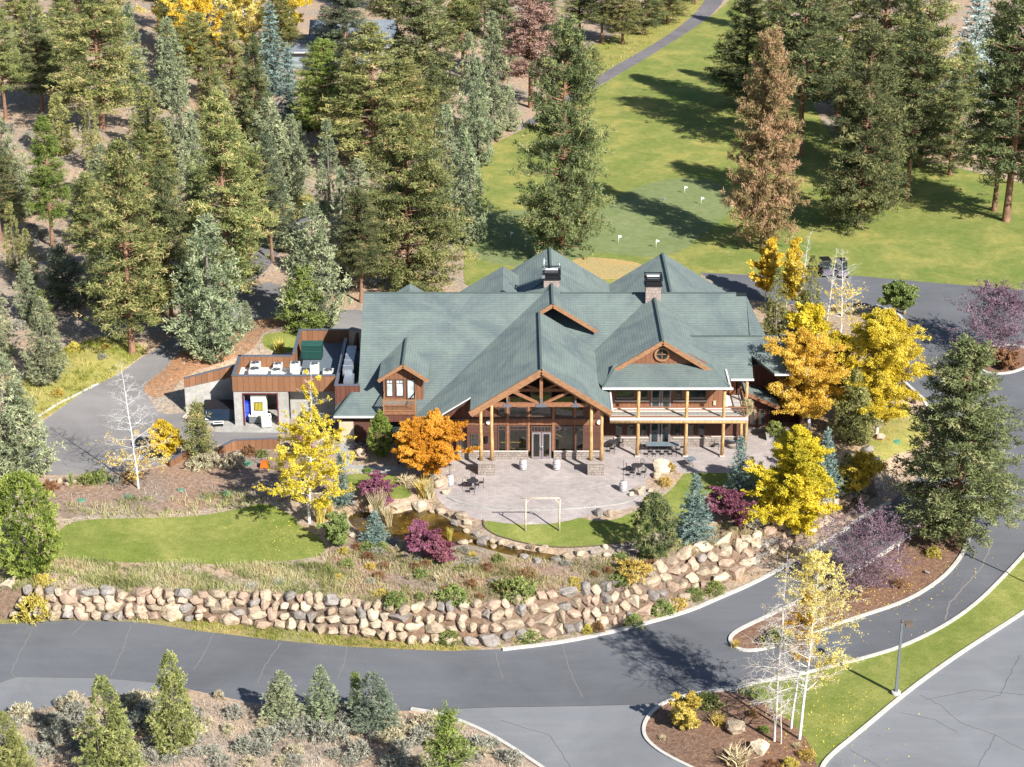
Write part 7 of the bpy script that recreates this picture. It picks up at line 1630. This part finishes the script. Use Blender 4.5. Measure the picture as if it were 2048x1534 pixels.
for k in range(6): MB().box(-.36+k*.135,-.28+k*.135,-.49,-.46,1.4,2.15).build('bar', M['goldbar'] if 'goldbar' in M else M.setdefault('goldbar', flat('yellow_bar', (.5,.42,.05), .5)), f)
def bin_(px, py, w_, d_, h_, m, label, rz=0, name='bin'):
    t = thing(name, px, py, label, 'bin', 'bins around the service pad', rz); b = MB()
    b.box(-w_/2,w_/2,-d_/2,-d_/2+.05,.12,h_).box(-w_/2,w_/2,d_/2-.05,d_/2,.12,h_).box(-w_/2,-w_/2+.05,-d_/2+.05,d_/2-.05,.12,h_).box(w_/2-.05,w_/2,-d_/2+.05,d_/2-.05,.12,h_).box(-w_/2+.05,w_/2-.05,-d_/2+.05,d_/2-.05,.12,.3)
    b.build('body', M[m], t); MB().box(-w_/2-.04,w_/2+.04,-d_/2-.04,-d_/2+.06,h_,h_+.05).box(-w_/2-.04,w_/2+.04,d_/2-.06,d_/2+.04,h_,h_+.05).box(-w_/2-.04,-w_/2+.06,-d_/2+.06,d_/2-.06,h_,h_+.05).box(w_/2-.06,w_/2+.04,-d_/2+.06,d_/2-.06,h_,h_+.05).build('rim', M['white'], t)
    for x in (-1,1):
        for y in (-1,1): MB().tube([(x*w_*.4-.03,y*d_*.4,.07),(x*w_*.4+.03,y*d_*.4,.07)], .07, 8).build('wheel', M['black'], t)
bin_(533, 853, .9, .8, 1.1, 'white', 'open white bin in front of the service opening', .2); bin_(509, 845, .9, .7, .8, 'poleg', 'low dark grey bin left of the open white bin')
bin_(425, 838, 1.3, .9, 1.2, 'white', 'large white open bin at the left of the service pad', .1); bin_(437, 852, .9, .5, .35, 'black', 'low black trolley by the large white bin', .15)
t = thing('dumpster', 0, 0, 'dark blue dumpster against the shaded wing wall', 'dumpster', at=at3(444, 174.6)); MB().hexa([(-1.6,-.6,.1),(1.6,-.6,.1),(1.6,.7,.1),(-1.6,.7,.1),(-1.7,-.8,1.3),(1.7,-.8,1.3),(1.7,.7,1.6),(-1.7,.7,1.6)]).build('body', flat('navy_paint', (.015,.03,.055), .5), t)
for x in (-.85,.85): MB().hexa([(x-.8,-.78,1.32),(x+.8,-.78,1.32),(x+.8,.72,1.62),(x-.8,.72,1.62),(x-.8,-.78,1.38),(x+.8,-.78,1.38),(x+.8,.72,1.68),(x-.8,.72,1.68)]).build('lid', M['black'], t)
for k, (a, b) in enumerate((((366,838),(398,806)),((372,840),(402,810)))):
    A, B = GP(*a), GP(*b); o = MB().beam((0,0,.12), B-A+Vector((0,0,.12)), .22, .06).build('plank', M['palelog']); o.location = A; tag(o, ['left','right'][k]+' long pale plank lying below the wing wall', 'plank', 'planks below the wing wall')
# planter tip log post, garden rail, curb post
t = thing('log_post', 1808, 628, 'forked log sign post on the planter tip by the upper drive', 'post'); MB().tube([(0,0,-.2),(0,0,1.1)], [.2,.16], 8).build('post', M['logd'], t); MB().tube([(0,0,.6),(.3,0,1.25)], [.12,.09], 7).tube([(0,0,.6),(-.28,0,1.25)], [.12,.09], 7).build('fork', M['logd'], t)
t = thing('path_bollard', 1827, 806, 'dark square bollard beside the kerb of the upper drive', 'bollard'); MB().box(-.18,.18,-.18,.18,-.1,1.1).build('post', M['trimd'], t); MB().box(-.22,.22,-.22,.22,1.1,1.18).build('cap', M['black'], t)
t = thing('garden_post', 798, 927, 'small dark garden lantern in the shade of the orange maple', 'lantern'); MB().tube([(0,0,0),(0,0,.8)], .1, 8).build('post', M['trimd'], t); MB().lathe([(.16,.8),(.2,1.0),(.05,1.15)], n=10).build('lamp_head', M['black'], t)
t = thing('marker_stake', 1795, 1122, 'thin white stake standing on the mulch island', 'stake'); MB().tube([(0,0,0),(0,0,1.7)], .04, 5).build('stake', M['white'], t); MB().lathe([(.1,0),(.08,.12),(.03,.2)], n=8).build('base', M['goldbar'], t)
t = thing('driftwood', 655+0, 1525, 'weathered grey root stump among the sagebrush right of the tall pale juniper', 'tree stump'); t.location = GP(292, 1518)
sw = MB(); r5 = random.Random(3)
for k in range(9): a = k*.7; sw.tube([(0,0,.1),(math.cos(a)*.4,math.sin(a)*.4,.35+r5.uniform(-.1,.2)),(math.cos(a+.4)*.9,math.sin(a+.4)*.8,r5.uniform(.0,.7))], [.13,.07,.02], 5)
sw.build('roots', M['barkpale'], t)
# ---------------------------------------------------------------- neighbouring house and car far behind
M['slate'] = shingle('grey_shingles', (.19,.22,.26), (.24,.27,.31), (.15,.17,.20), .3, .9)
M['bluewall'] = stripes('blue_grey_siding', ((.22,.26,.30),(.28,.32,.36)), .25, 2, .1)
g = GP(705, 132); t = thing('neighbour_house', 0, 0, 'grey roofed house partly hidden among the forest conifers at the top', 'house', at=g)
MB().box(-6,6,0,9,-1,3.4).build('wall', M['bluewall'], t)
rf = MB(); rf.slab([(-6.8,-.8,3.2),(6.8,-.8,3.2),(6.8,4.5,6.3),(-6.8,4.5,6.3)], .2); rf.slab([(-6.8,4.5,6.3),(6.8,4.5,6.3),(6.8,9.8,3.2),(-6.8,9.8,3.2)], .2); ro = rf.build('roof', M['slate'], t)
for x, y in ((-2.5,2.5),(1.2,3.3),(2.2,2.6)): MB().tube([(x,y,4.6),(x,y,5.6)], .12, 6).build('vent_pipe', M['black'], ro)
MB().box(-6.85,6.85,-.9,-.78,3.0,3.2).build('fascia', M['trimw'], t)
for x in (-3.5,0,3.2): f = MB().box(x-.7,x+.7,-.05,.02,.9,2.4).build('window', M['white'], t); MB().box(x-.6,x+.6,-.08,-.05,1.0,2.3).build('pane', M['glass'], f)
g2_ = GP(618, 140)
t2 = thing('neighbour_garage', 0, 0, 'grey hipped garage beside the pale blue spruce at the top', 'garage', at=g2_)
MB().box(-3.3,3.6,0,6,-1,3.1).build('wall', M['bluewall'], t2)
rf = MB(); rf.slab([(-3.9,-.7,3),(4.2,-.7,3),(2.2,3,4.9),(-1.4,3,4.9)], .18); rf.slab([(-3.9,-.7,3),(-1.4,3,4.9),(-3.9,6.7,3)], .18); rf.slab([(4.2,-.7,3),(4.2,6.7,3),(2.2,3,4.9)], .18); rf.slab([(-3.9,6.7,3),(-1.4,3,4.9),(2.2,3,4.9),(4.2,6.7,3)], .18); rf.build('roof', M['slate'], t2)
MB().box(-3.95,4.25,-.8,-.68,2.8,3.0).build('fascia', M['trimw'], t2)
t = thing('parked_car', 933, 62, 'dark parked car glimpsed between the pines at the top', 'car')
MB().hexa([(-2.2,-.85,.35),(2.2,-.85,.35),(2.2,.85,.35),(-2.2,.85,.35),(-2.15,-.8,.95),(2.1,-.8,.9),(2.1,.8,.9),(-2.15,.8,.95)]).build('body', flat('dark_car_paint', (.05,.04,.06), .25, .4), t)
MB().hexa([(-1.6,-.78,.95),(1.1,-.78,.92),(1.1,.78,.92),(-1.6,.78,.95),(-1.2,-.65,1.5),(.5,-.65,1.5),(.5,.65,1.5),(-1.2,.65,1.5)]).build('cabin', M['glass'], t)
for x in (-1.4,1.4):
    for y in (-.82,.82): MB().tube([(x,y-.1,.33),(x,y+.1,.33)], .33, 14).build('wheel', M['black'], t)
